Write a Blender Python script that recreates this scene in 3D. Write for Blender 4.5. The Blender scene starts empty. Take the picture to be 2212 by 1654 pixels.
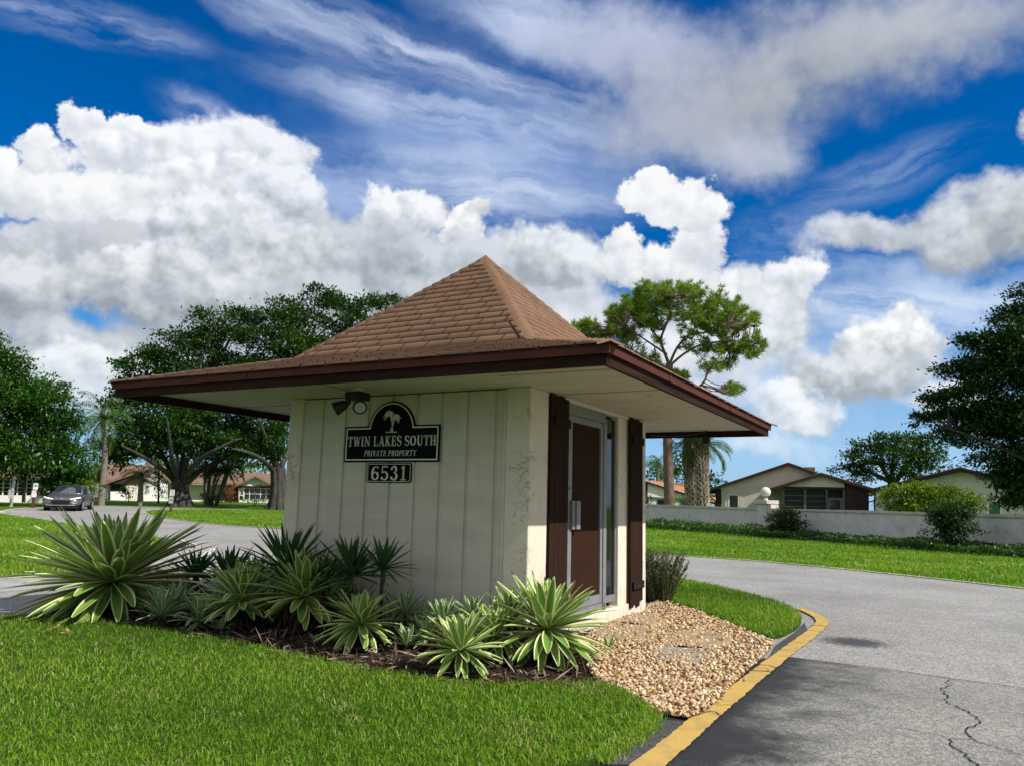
import bpy, bmesh, math, random
import numpy as np
from mathutils import Vector, Matrix

SC = bpy.context.scene
COL = SC.collection
rng = np.random.default_rng(7)
random.seed(7)
R = math.radians

# ------------------------------------------------------------------ camera
PITCH, ROLL, YAW = 0.15228, 0.02568, 0.50363
FPX = 1703.2                      # focal length in units of a 2212 px wide picture
CAM = np.array([6.1037, -6.1907, 1.248])
_c, _s = math.cos(YAW), math.sin(YAW)
RH = np.array([_c, _s, 0.0]); FH = np.array([-_s, _c, 0.0])
FW = FH * math.cos(PITCH) + np.array([0, 0, math.sin(PITCH)])
_u = np.cross(RH, FW)
RI = math.cos(ROLL) * RH + math.sin(ROLL) * _u
UP = -math.sin(ROLL) * RH + math.cos(ROLL) * _u
cd = bpy.data.cameras.new('camera')
cam = bpy.data.objects.new('camera', cd); COL.objects.link(cam)
cd.sensor_width = 36.0; cd.lens = FPX / 2212 * 36.0
cd.clip_start = 0.05; cd.clip_end = 3000
cam.matrix_world = Matrix(((RI[0], UP[0], -FW[0], CAM[0]), (RI[1], UP[1], -FW[1], CAM[1]),
                           (RI[2], UP[2], -FW[2], CAM[2]), (0, 0, 0, 1)))
SC.camera = cam

# ------------------------------------------------------------------ exposure and render
SC.view_settings.view_transform = 'Standard'
SC.view_settings.look = 'None'
SC.view_settings.exposure = 0.14
SC.view_settings.gamma = 1.0
SC.view_settings.use_curve_mapping = False
SC.render.engine = 'CYCLES'
SC.cycles.use_denoising = True
SC.cycles.max_bounces = 6
SC.cycles.diffuse_bounces = 3
SC.cycles.transparent_max_bounces = 4

# ------------------------------------------------------------------ sun
SUN_EL = R(43.5)
SUN_AZ = R(-1.5)                  # angle from +x (the door side of the booth)
SD = np.array([math.cos(SUN_EL) * math.cos(SUN_AZ), math.cos(SUN_EL) * math.sin(SUN_AZ), math.sin(SUN_EL)])
ld = bpy.data.lights.new('sun', 'SUN'); ld.energy = 5.0; ld.angle = R(0.55); ld.color = (1.0, 0.95, 0.87)
sun = bpy.data.objects.new('sun', ld); COL.objects.link(sun)
sun.rotation_euler = Vector(SD).to_track_quat('Z', 'Y').to_euler()
sun.location = (20, 0, 30)


def ray(px, py):
    return FW + RI * ((px - 1106) / FPX) - UP * ((py - 827) / FPX)


def at(px, py, dist):
    d = ray(px, py)
    return CAM + d * (dist / math.hypot(d[0], d[1]))


def gz(x, y):
    t = np.maximum(0.0, np.hypot(x - CAM[0], y - CAM[1]) - 28.0)
    return np.tanh(0.013 * t * t / (t + 6.0) + 0.00014 * t * t)


def ground(px, py):
    d = ray(px, py); h = math.hypot(d[0], d[1])
    lo, hi = 0.5, 160.0
    def fn(s):
        p = CAM + d * (s / h)
        return p[2] - gz(p[0], p[1])
    if fn(hi) > 0:
        lo = hi
    for _ in range(50):
        m = (lo + hi) / 2
        if fn(m) > 0: lo = m
        else: hi = m
    p = CAM + d * (lo / h)
    return np.array([p[0], p[1], float(gz(p[0], p[1]))])


def dist_of(p):
    return math.hypot(p[0] - CAM[0], p[1] - CAM[1])


# ------------------------------------------------------------------ world: sky and clouds
W = bpy.data.worlds.new('World'); SC.world = W; W.use_nodes = True
W.cycles.sampling_method = 'MANUAL'; W.cycles.sample_map_resolution = 256
nt = W.node_tree; nt.nodes.clear()


def N(tree, typ, **kw):
    n = tree.nodes.new(typ)
    for k, v in kw.items():
        setattr(n, k, v)
    return n


def build_world():
    L = nt.links.new
    sky = N(nt, 'ShaderNodeTexSky', sky_type='NISHITA', sun_disc=False, sun_elevation=SUN_EL,
            sun_rotation=math.pi / 2 - SUN_AZ, altitude=0, air_density=1.0, dust_density=0.3, ozone_density=3.0)
    tc = N(nt, 'ShaderNodeTexCoord')
    d = tc.outputs['Generated']

    def dot(v):
        n = N(nt, 'ShaderNodeVectorMath', operation='DOT_PRODUCT'); L(d, n.inputs[0]); n.inputs[1].default_value = v
        return n.outputs['Value']

    def math_(op, a, b=None, c=None, clamp=False):
        n = N(nt, 'ShaderNodeMath', operation=op, use_clamp=clamp)
        for i, x in enumerate((a, b, c)):
            if x is None: continue
            if isinstance(x, (int, float)): n.inputs[i].default_value = x
            else: L(x, n.inputs[i])
        return n.outputs[0]

    def vmath(op, a, b=None, sc=None):
        n = N(nt, 'ShaderNodeVectorMath', operation=op)
        for i, x in enumerate((a, b)):
            if x is None: continue
            if isinstance(x, (tuple, list)): n.inputs[i].default_value = x
            else: L(x, n.inputs[i])
        if sc is not None: n.inputs['Scale'].default_value = sc
        return n

    def mix(f, a, b):
        n = N(nt, 'ShaderNodeMix', data_type='RGBA'); n.clamp_factor = True
        for s, x in ((n.inputs[0], f), (n.inputs[6], a), (n.inputs[7], b)):
            if isinstance(x, (int, float)): s.default_value = x
            elif isinstance(x, tuple): s.default_value = (*x, 1)
            else: L(x, s)
        return n.outputs[2]

    def smooth(v, a, b, o0=0.0, o1=1.0):
        n = N(nt, 'ShaderNodeMapRange', interpolation_type='SMOOTHSTEP')
        L(v, n.inputs['Value'])
        n.inputs['From Min'].default_value = a; n.inputs['From Max'].default_value = b
        n.inputs['To Min'].default_value = o0; n.inputs['To Max'].default_value = o1
        return n.outputs[0]

    az = math_('MULTIPLY', math_('ARCTAN2', dot(tuple(RH)), dot(tuple(FH))), 57.2958)
    zz = dot((0, 0, 1))
    el = math_('MULTIPLY', math_('ARCSINE', zz), 57.2958)
    cb = N(nt, 'ShaderNodeCombineXYZ'); L(az, cb.inputs[0]); L(el, cb.inputs[1])
    P = cb.outputs[0]

    # large and fine turbulence that bends the outlines of the clouds
    nz = N(nt, 'ShaderNodeTexNoise', noise_dimensions='3D'); L(d, nz.inputs['Vector'])
    nz.inputs['Scale'].default_value = 9.0; nz.inputs['Detail'].default_value = 6.0; nz.inputs['Roughness'].default_value = 0.62
    wv = vmath('SUBTRACT', nz.outputs['Color'], (0.5, 0.5, 0.5)).outputs[0]
    wv = vmath('MULTIPLY', wv, (8.0, 6.5, 0.0)).outputs[0]
    Pw = vmath('ADD', P, wv).outputs[0]
    Ps = vmath('ADD', P, vmath('SCALE', wv, sc=0.30).outputs[0]).outputs[0]

    # billows: rounded cauliflower heads, and their lit sides
    def billow(off):
        v = d if off is None else vmath('ADD', d, off).outputs[0]
        vw = vmath('SCALE', wv, sc=0.0035).outputs[0]
        v = vmath('ADD', v, vw).outputs[0]
        vo = N(nt, 'ShaderNodeTexVoronoi', feature='F1', voronoi_dimensions='3D', normalize=True)
        L(v, vo.inputs['Vector']); vo.inputs['Scale'].default_value = 11.0
        vo.inputs['Detail'].default_value = 3.2; vo.inputs['Roughness'].default_value = 0.55; vo.inputs['Lacunarity'].default_value = 2.2
        return math_('SUBTRACT', 1.0, vo.outputs['Distance'])
    B0 = billow(None)
    ls = RH * 0.6 + np.array([0, 0, 0.75])
    B1 = billow(tuple(ls * 0.016))
    relief = math_('SUBTRACT', B0, B1)
    Bq = math_('MULTIPLY_ADD', B0, 1.1, 1.0 - 0.66)      # 1 + 1.1*(B-0.73)

    # base sky: deeper and more saturated than plain daylight
    hs = N(nt, 'ShaderNodeHueSaturation'); L(sky.outputs[0], hs.inputs['Color'])
    hs.inputs['Hue'].default_value = 0.512; hs.inputs['Saturation'].default_value = SKY_SAT; hs.inputs['Value'].default_value = SKY_VAL
    col = hs.outputs[0]
    K = 10.0                                              # cloud radiance relative to the 0.1 background strength

    def g(c): return tuple(K * x for x in c)

    def ae(px, py):
        v = ray(px, py); v = v / np.linalg.norm(v)
        return np.array([math.degrees(math.atan2(v @ RH, v @ FH)), math.degrees(math.asin(v[2]))])

    def mapped(src, x, y, rx, ry, rot):
        # a vanishing share of the colour so far keeps the shader evaluated one cloud at a time
        q = N(nt, 'ShaderNodeVectorMath', operation='MULTIPLY_ADD'); L(col, q.inputs[0]); q.inputs[1].default_value = (1e-9, 1e-9, 0); L(src, q.inputs[2])
        src = q.outputs[0]
        c = ae(x, y); ca, sa = math.cos(R(rot)), math.sin(R(rot))
        ex = np.linalg.norm(ae(x + rx * ca * 0.5, y + rx * sa * 0.5) - ae(x - rx * ca * 0.5, y - rx * sa * 0.5))
        ey = np.linalg.norm(ae(x + ry * sa * 0.5, y - ry * ca * 0.5) - ae(x - ry * sa * 0.5, y + ry * ca * 0.5))
        dv = ae(x + 10 * ca, y + 10 * sa) - c
        m = N(nt, 'ShaderNodeMapping', vector_type='TEXTURE'); L(src, m.inputs['Vector'])
        m.inputs['Location'].default_value = (c[0], c[1], 0)
        m.inputs['Rotation'].default_value = (0, 0, math.atan2(dv[1], dv[0]))
        m.inputs['Scale'].default_value = (ex, ey, 1)
        return m.outputs[0]

    # horizon glow
    col = mix(smooth(el, 16.0, 0.0, 0.0, 0.75), col, g(HORIZON))

    # wisps of cirrus: stretched noise inside soft windows
    def wisp(x, y, rx, ry, rot, op, lo=0.42, hi=0.72, sx=1.6, sy=0.9, c=(0.62, 0.70, 0.88), seed=0.0):
        nonlocal col
        m = mapped(Ps, x, y, rx, ry, rot)
        ln = vmath('LENGTH', m).outputs['Value']
        n = N(nt, 'ShaderNodeTexNoise', noise_dimensions='3D')
        mm = vmath('MULTIPLY', m, (sx, sy, 1.0)).outputs[0]
        mm = vmath('ADD', mm, vmath('SCALE', wv, sc=0.09).outputs[0]).outputs[0]
        mm = vmath('ADD', mm, (seed, seed * 1.7, seed)).outputs[0]
        L(mm, n.inputs['Vector']); n.inputs['Scale'].default_value = 1.0
        n.inputs['Detail'].default_value = 4.0; n.inputs['Roughness'].default_value = 0.6
        a = math_('MULTIPLY', smooth(n.outputs[0], lo, hi), smooth(ln, 1.15, 0.15, 0.0, op))
        col = mix(a, col, g(c))

    def cloud(x, y, rx, ry, top, base, soft=0.5, op=1.0, rot=0.0, k=4.6, bias=0.5):
        nonlocal col
        m = mapped(Pw, x, y, rx, ry, rot)
        ln = vmath('LENGTH', m).outputs['Value']
        f = math_('SUBTRACT', Bq, ln)
        a = smooth(f, 0.0, soft, 0.0, op)
        sp = N(nt, 'ShaderNodeSeparateXYZ'); L(m, sp.inputs[0])
        sh = math_('MULTIPLY_ADD', sp.outputs[1], 0.55, bias)
        sh = math_('MULTIPLY_ADD', relief, k, sh, clamp=True)
        col = mix(a, col, mix(sh, g(base), g(top)))
    for cl in CLOUDS[:5]: cloud(*cl[0], **cl[1])
    for wargs in WISPS: wisp(*wargs[0], **wargs[1])
    for cl in CLOUDS[5:]: cloud(*cl[0], **cl[1])

    # unseen broken cloud added over the rest of the sky to whiten the ambient light
    n2 = N(nt, 'ShaderNodeTexNoise', noise_dimensions='3D'); L(d, n2.inputs['Vector'])
    n2.inputs['Scale'].default_value = 2.6; n2.inputs['Detail'].default_value = 4.0; n2.inputs['Roughness'].default_value = 0.6
    outside = math_('MAXIMUM', smooth(math_('ABSOLUTE', az), 44.0, 60.0), smooth(el, 44.0, 58.0))
    a = math_('MULTIPLY', smooth(n2.outputs[0], 0.36, 0.52, 0.0, 0.95), outside)
    col = mix(a, col, mix(smooth(relief, -0.1, 0.1), g((0.44, 0.45, 0.46)), g((0.80, 0.79, 0.77))))

    bg = N(nt, 'ShaderNodeBackground'); L(col, bg.inputs['Color']); bg.inputs['Strength'].default_value = 0.1
    out = N(nt, 'ShaderNodeOutputWorld'); L(bg.outputs[0], out.inputs['Surface'])


SKY_SAT, SKY_VAL = 1.62, 1.0
HORIZON = (0.26, 0.52, 0.88)
Wt = (0.86, 0.87, 0.88); Wm = (0.72, 0.75, 0.80); Gy = (0.37, 0.41, 0.45); Gl = (0.50, 0.54, 0.60); Gd = (0.29, 0.32, 0.36)
WISPS = [
    ((200, 50, 330, 55, 13, 0.75), dict(seed=1.3, sx=1.0, sy=1.21, lo=0.30, hi=0.82)),
    ((600, 40, 240, 60, 26, 0.75), dict(seed=8.1, sx=.8, sy=0.93, lo=0.28, hi=0.78)),
    ((930, 135, 560, 75, 20, 0.95), dict(seed=2.2, sx=1.2, sy=1.21, lo=0.26, hi=0.78)),
    ((1200, 40, 380, 120, 12, 0.85), dict(seed=3.9, sx=1.0, sy=1.12, lo=0.28, hi=0.82)),
    ((450, 250, 140, 50, 26, 0.6), dict(seed=4.4, sx=.8, sy=0.84, lo=0.26, hi=0.76)),
    ((1000, 265, 500, 80, 13, 0.9), dict(seed=5.7, sx=1.3, sy=1.40, lo=0.27, hi=0.80)),
    ((980, 410, 500, 120, 4, 0.9), dict(seed=6.1, sx=1.3, sy=1.58, lo=0.24, hi=0.76)),
    ((1900, 380, 280, 60, -20, 0.5), dict(seed=7.7, sx=1.0, sy=1.21, lo=0.32, hi=0.86)),
    ((1950, 650, 380, 100, 4, 0.9), dict(seed=9.4, sx=.9, sy=2.09, lo=0.30, hi=0.76, c=(0.74, .82, .93))),
    ((1700, 520, 140, 80, 0, 0.5), dict(seed=11.0, sx=.9, sy=1.16, lo=0.29, hi=0.76)),
    ((1850, 1000, 500, 70, 3, 0.6), dict(seed=12.0, sx=1.2, sy=1.40, lo=0.32, hi=0.78, c=(.55, .72, .92))),
]
CLOUDS = [
    # thin milky veils
    ((1050, 330, 560, 150, (.40, .54, .82), (.34, .48, .80)), dict(soft=1.5, op=.62, rot=8, k=.6)),
    ((700, 420, 300, 90, (.52, .64, .86), (.46, .58, .82)), dict(soft=1.3, op=.6, k=.6)),
    ((1180, 70, 330, 110, (.50, .60, .82), (.42, .52, .76)), dict(soft=1.4, op=.6, rot=14, k=.6)),
    ((1760, 800, 480, 190, (.62, .74, .90), (.56, .70, .88)), dict(soft=1.5, op=.75, k=.6)),
    ((2050, 650, 320, 110, (.60, .72, .90), (.52, .66, .88)), dict(soft=1.4, op=.7, k=.6)),
    # the grey sheet at upper right
    ((1360, 90, 300, 120, (.50, .55, .70), (.42, .46, .58)), dict(soft=1.0, op=.85, rot=12, k=1.2)),
    ((1480, 250, 240, 130, (.50, .54, .65), (.36, .40, .48)), dict(soft=.9, op=.9, k=1.4)),
    ((1980, 70, 420, 125, (.54, .57, .64), (.38, .41, .45)), dict(soft=1.1, rot=-14, k=1.8, op=.95)),
    ((1640, 340, 150, 100, (.58, .62, .72), (.38, .42, .50)), dict(soft=.9, op=.85, k=1.5)),
    ((1700, 150, 420, 165, (.48, .51, .58), (.32, .35, .385)), dict(soft=1.1, rot=-10, k=1.6, op=.96)),
    ((2230, 240, 45, 70, (.72, .75, .8), (.45, .49, .55)), dict(soft=.7, k=2)),
    # bank at right
    ((2130, 480, 230, 95, (.64, .68, .74), (.33, .37, .41)), dict(soft=.55, rot=-12, bias=.42)),
    ((1870, 515, 190, 55, (.66, .70, .78), (.40, .44, .50)), dict(soft=.6, rot=-4)),
    # low right
    ((2000, 620, 330, 60, (.55, .66, .85), (.50, .6, .8)), dict(soft=1.2, op=.5)),
    ((1560, 650, 150, 80, (.86, .88, .90), (.56, .60, .66)), dict(soft=.45)),
    ((1705, 640, 70, 80, (.88, .9, .92), (.50, .55, .62)), dict(soft=.35)),
    ((1680, 720, 120, 90, (.80, .83, .87), (.44, .49, .55)), dict(soft=.5)),
    ((1935, 745, 110, 70, (.92, .93, .94), (.38, .43, .48)), dict(soft=.35, bias=.45)),
    ((1880, 820, 190, 70, (.70, .74, .78), (.34, .39, .44)), dict(soft=.5)),
    ((1730, 890, 110, 45, (.84, .87, .9), (.50, .57, .66)), dict(soft=.5)),
    ((1600, 850, 110, 70, (.74, .80, .88), (.54, .62, .74)), dict(soft=.9, op=.8)),
    ((1640, 960, 160, 40, (.80, .86, .92), (.62, .72, .84)), dict(soft=.9, op=.7)),
    ((2060, 885, 130, 34, (.80, .84, .88), (.50, .57, .66)), dict(soft=.7, op=.9)),
    ((1500, 760, 170, 120, (.82, .85, .89), (.56, .61, .68)), dict(soft=.7)),
    # behind the booth
    ((480, 720, 330, 80, (.62, .66, .71), (.34, .38, .43)), dict(soft=.7)),
    ((800, 720, 330, 90, (.66, .70, .75), (.42, .46, .52)), dict(soft=.8)),
    ((1130, 660, 280, 100, (.66, .70, .76), (.42, .46, .52)), dict(soft=.8)),
    ((1250, 690, 240, 90, (.70, .74, .80), (.48, .53, .60)), dict(soft=.9)),
    ((900, 690, 300, 80, (.62, .66, .71), (.36, .41, .47)), dict(soft=.9)),
    ((500, 770, 340, 80, (.50, .55, .61), (.36, .42, .49)), dict(soft=1.0)),
    ((1160, 560, 220, 80, (.76, .80, .85), (.36, .40, .45)), dict(soft=.4)),
    ((860, 470, 80, 62, (.84, .87, .9), (.36, .40, .46)), dict(soft=.3)),
    ((985, 490, 60, 45, (.94, .95, .95), (.46, .50, .56)), dict(soft=.25)),
    ((960, 580, 230, 90, (.60, .64, .70), (.30, .34, .38)), dict(soft=.5)),
    # the bright tower
    ((1400, 580, 140, 55, Wt, (.52, .56, .63)), dict(soft=.3, rot=8, bias=.6)),
    ((1338, 525, 56, 54, Wt, (.60, .64, .70)), dict(soft=.24, bias=.62)),
    ((1495, 540, 66, 80, Wt, (.60, .64, .70)), dict(soft=.24, bias=.62)),
    ((1472, 440, 100, 62, Wt, (.62, .66, .72)), dict(soft=.22, rot=10, bias=.68)),
    ((1398, 398, 52, 50, Wt, (.66, .7, .76)), dict(soft=.22, bias=.7)),
    # the great mass at left, far to near
    ((400, 340, 250, 100, (.84, .86, .92), (.52, .56, .65)), dict(soft=.3)),
    ((165, 270, 55, 60, Wt, (.60, .64, .72)), dict(soft=.22, bias=.62)),
    ((280, 268, 80, 44, Wt, (.60, .64, .72)), dict(soft=.22, bias=.62)),
    ((560, 350, 110, 70, (.80, .83, .88), (.50, .54, .62)), dict(soft=.35)),
    ((230, 330, 110, 70, (.92, .93, .95), (.56, .60, .68)), dict(soft=.28)),
    ((90, 340, 60, 60, Wt, (.58, .62, .70)), dict(soft=.24)),
    ((620, 440, 90, 64, (.80, .84, .9), (.46, .50, .58)), dict(soft=.3)),
    ((420, 400, 150, 70, (.88, .9, .93), (.50, .54, .62)), dict(soft=.25)),
    ((30, 420, 80, 70, (.88, .9, .93), (.54, .58, .65)), dict(soft=.3)),
    ((200, 430, 190, 75, Wt, (.56, .59, .65)), dict(soft=.26, bias=.58)),
    ((560, 450, 110, 66, (.78, .81, .87), (.40, .44, .51)), dict(soft=.28)),
    ((440, 500, 180, 74, (.82, .85, .89), (.38, .42, .48)), dict(soft=.32)),
    ((770, 540, 150, 80, (.56, .60, .66), (.34, .38, .43)), dict(soft=.4)),
    ((620, 560, 160, 70, (.70, .73, .78), (.34, .38, .43)), dict(soft=.4)),
    ((180, 550, 180, 70, (.56, .59, .65), (.34, .37, .42)), dict(soft=.28, k=3)),
    ((30, 560, 120, 70, (.62, .65, .70), (.36, .40, .45)), dict(soft=.4)),
    ((420, 620, 280, 80, (.72, .75, .80), (.30, .34, .38)), dict(soft=.4, k=4)),
    ((300, 600, 120, 50, (.80, .82, .85), (.36, .40, .45)), dict(soft=.35, k=4)),
    ((560, 640, 130, 60, (.78, .80, .84), (.36, .40, .45)), dict(soft=.4, k=4)),
    ((60, 640, 170, 75, (.70, .73, .77), (.28, .32, .36)), dict(soft=.4, k=4)),
    ((720, 650, 240, 80, (.58, .62, .67), (.32, .36, .41)), dict(soft=.5)),
    ((230, 720, 330, 50, (.32, .36, .42), (.26, .31, .37)), dict(soft=.9, op=.8, k=.8)),
    ((160, 735, 240, 55, (.60, .64, .70), (.34, .39, .45)), dict(soft=.8)),
    ((190, 790, 260, 60, (.82, .85, .88), (.46, .52, .58)), dict(soft=.6, op=.95)),
    ((260, 860, 330, 60, (.70, .76, .82), (.52, .60, .68)), dict(soft=1.0, op=.9)),
]
build_world()

# ------------------------------------------------------------------ materials
MATS = {}


def mat(name, col, rough=0.8, var=0.12, vscale=3.0, bump=0.0, bscale=40.0, spec=0.3, metal=0.0, col2=None,
        stretch=None, detail=5.0, lo=0.35, hi=0.65):
    if name in MATS: return MATS[name]
    m = bpy.data.materials.new(name); m.use_nodes = True; t = m.node_tree; L = t.links.new
    b = t.nodes['Principled BSDF']
    b.inputs['Roughness'].default_value = rough; b.inputs['Metallic'].default_value = metal
    b.inputs['Specular IOR Level'].default_value = spec
    tc = N(t, 'ShaderNodeTexCoord'); src = tc.outputs['Object']
    if stretch:
        mp = N(t, 'ShaderNodeMapping'); L(src, mp.inputs[0]); mp.inputs['Scale'].default_value = stretch; src = mp.outputs[0]
    n = N(t, 'ShaderNodeTexNoise'); L(src, n.inputs['Vector']); n.inputs['Scale'].default_value = vscale
    n.inputs['Detail'].default_value = detail; n.inputs['Roughness'].default_value = 0.6
    cr = N(t, 'ShaderNodeValToRGB'); L(n.outputs[0], cr.inputs[0])
    c2 = col2 or tuple(x * (1 - var) for x in col)
    c1 = col if col2 else tuple(min(1, x * (1 + var)) for x in col)
    cr.color_ramp.elements[0].position = lo; cr.color_ramp.elements[0].color = (*c2, 1)
    cr.color_ramp.elements[1].position = hi; cr.color_ramp.elements[1].color = (*c1, 1)
    L(cr.outputs[0], b.inputs['Base Color'])
    if bump:
        n2 = N(t, 'ShaderNodeTexNoise'); L(src, n2.inputs['Vector']); n2.inputs['Scale'].default_value = bscale; n2.inputs['Detail'].default_value = 4.0
        bp = N(t, 'ShaderNodeBump'); L(n2.outputs[0], bp.inputs['Height']); bp.inputs['Strength'].default_value = 1.0
        bp.inputs['Distance'].default_value = bump; L(bp.outputs[0], b.inputs['Normal'])
    MATS[name] = m
    return m


def leaf_mat(name, cols, rough=0.5, trans=0.3, tcol=None, attr='t', spec=0.3):
    """foliage: colour from a per-leaf random attribute, some light passing through"""
    if name in MATS: return MATS[name]
    m = bpy.data.materials.new(name); m.use_nodes = True; t = m.node_tree; L = t.links.new
    b = t.nodes['Principled BSDF']; out = t.nodes['Material Output']
    b.inputs['Roughness'].default_value = rough; b.inputs['Specular IOR Level'].default_value = spec
    a = N(t, 'ShaderNodeAttribute', attribute_name=attr)
    cr = N(t, 'ShaderNodeValToRGB'); L(a.outputs['Fac'], cr.inputs[0])
    els = cr.color_ramp.elements
    for i, c in enumerate(cols):
        pos = i / (len(cols) - 1)
        e = els[0] if i == 0 else (els[-1] if i == len(cols) - 1 else els.new(pos))
        e.position = pos; e.color = (*c, 1)
    L(cr.outputs[0], b.inputs['Base Color'])
    tr = N(t, 'ShaderNodeBsdfTranslucent')
    mx = N(t, 'ShaderNodeMix', data_type='RGBA', blend_type='MULTIPLY'); mx.inputs[0].default_value = 1.0
    L(cr.outputs[0], mx.inputs[6]); mx.inputs[7].default_value = (*(tcol or (1.3, 1.5, 0.6)), 1)
    L(mx.outputs[2], tr.inputs['Color'])
    ms = N(t, 'ShaderNodeMixShader'); ms.inputs[0].default_value = trans
    L(b.outputs[0], ms.inputs[1]); L(tr.outputs[0], ms.inputs[2]); L(ms.outputs[0], out.inputs['Surface'])
    MATS[name] = m
    return m


def glass_mat(name, col, rough=0.05):
    m = mat(name, col, rough=rough, var=0.05, spec=0.6)
    return m


# ------------------------------------------------------------------ objects
ORI = {}


def tag(o, label=None, cat=None, group=None, kind=None):
    if label: o['label'] = label
    if cat: o['category'] = cat
    if group: o['group'] = group
    if kind: o['kind'] = kind
    return o


def empty(name, loc, label=None, cat=None, group=None):
    o = bpy.data.objects.new(name, None); COL.objects.link(o)
    o.empty_display_size = 0.2
    o.location = tuple(float(x) for x in loc); ORI[o.name] = np.array(loc, float)
    return tag(o, label, cat, group)


def link(me, name, parent, base=None):
    o = bpy.data.objects.new(name, me); COL.objects.link(o)
    if parent is not None:
        o.parent = parent; ORI[o.name] = ORI[parent.name]
    else:
        b = np.zeros(3) if base is None else np.array(base, float)
        o.location = tuple(b); ORI[o.name] = b
    return o


def fast(name, V, T, m, parent=None, attrs=None, smooth=False, base=None):
    """triangle mesh from arrays (world coordinates)"""
    V = np.asarray(V, np.float64).reshape(-1, 3); T = np.asarray(T, np.int32).reshape(-1, 3)
    org = ORI[parent.name] if parent is not None else (np.zeros(3) if base is None else np.array(base, float))
    me = bpy.data.meshes.new(name)
    me.vertices.add(len(V)); me.vertices.foreach_set('co', (V - org).astype(np.float32).ravel())
    me.loops.add(T.size); me.loops.foreach_set('vertex_index', T.ravel())
    me.polygons.add(len(T)); me.polygons.foreach_set('loop_start', np.arange(0, T.size, 3, dtype=np.int32))
    try: me.polygons.foreach_set('loop_total', np.full(len(T), 3, dtype=np.int32))
    except Exception: pass
    me.update(calc_edges=True)
    if smooth: me.polygons.foreach_set('use_smooth', np.ones(len(T), dtype=bool))
    for k, a in (attrs or {}).items():
        at_ = me.attributes.new(k, 'FLOAT', 'POINT'); at_.data.foreach_set('value', np.asarray(a, np.float32).ravel())
    me.materials.append(m)
    return link(me, name, parent, base)


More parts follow.
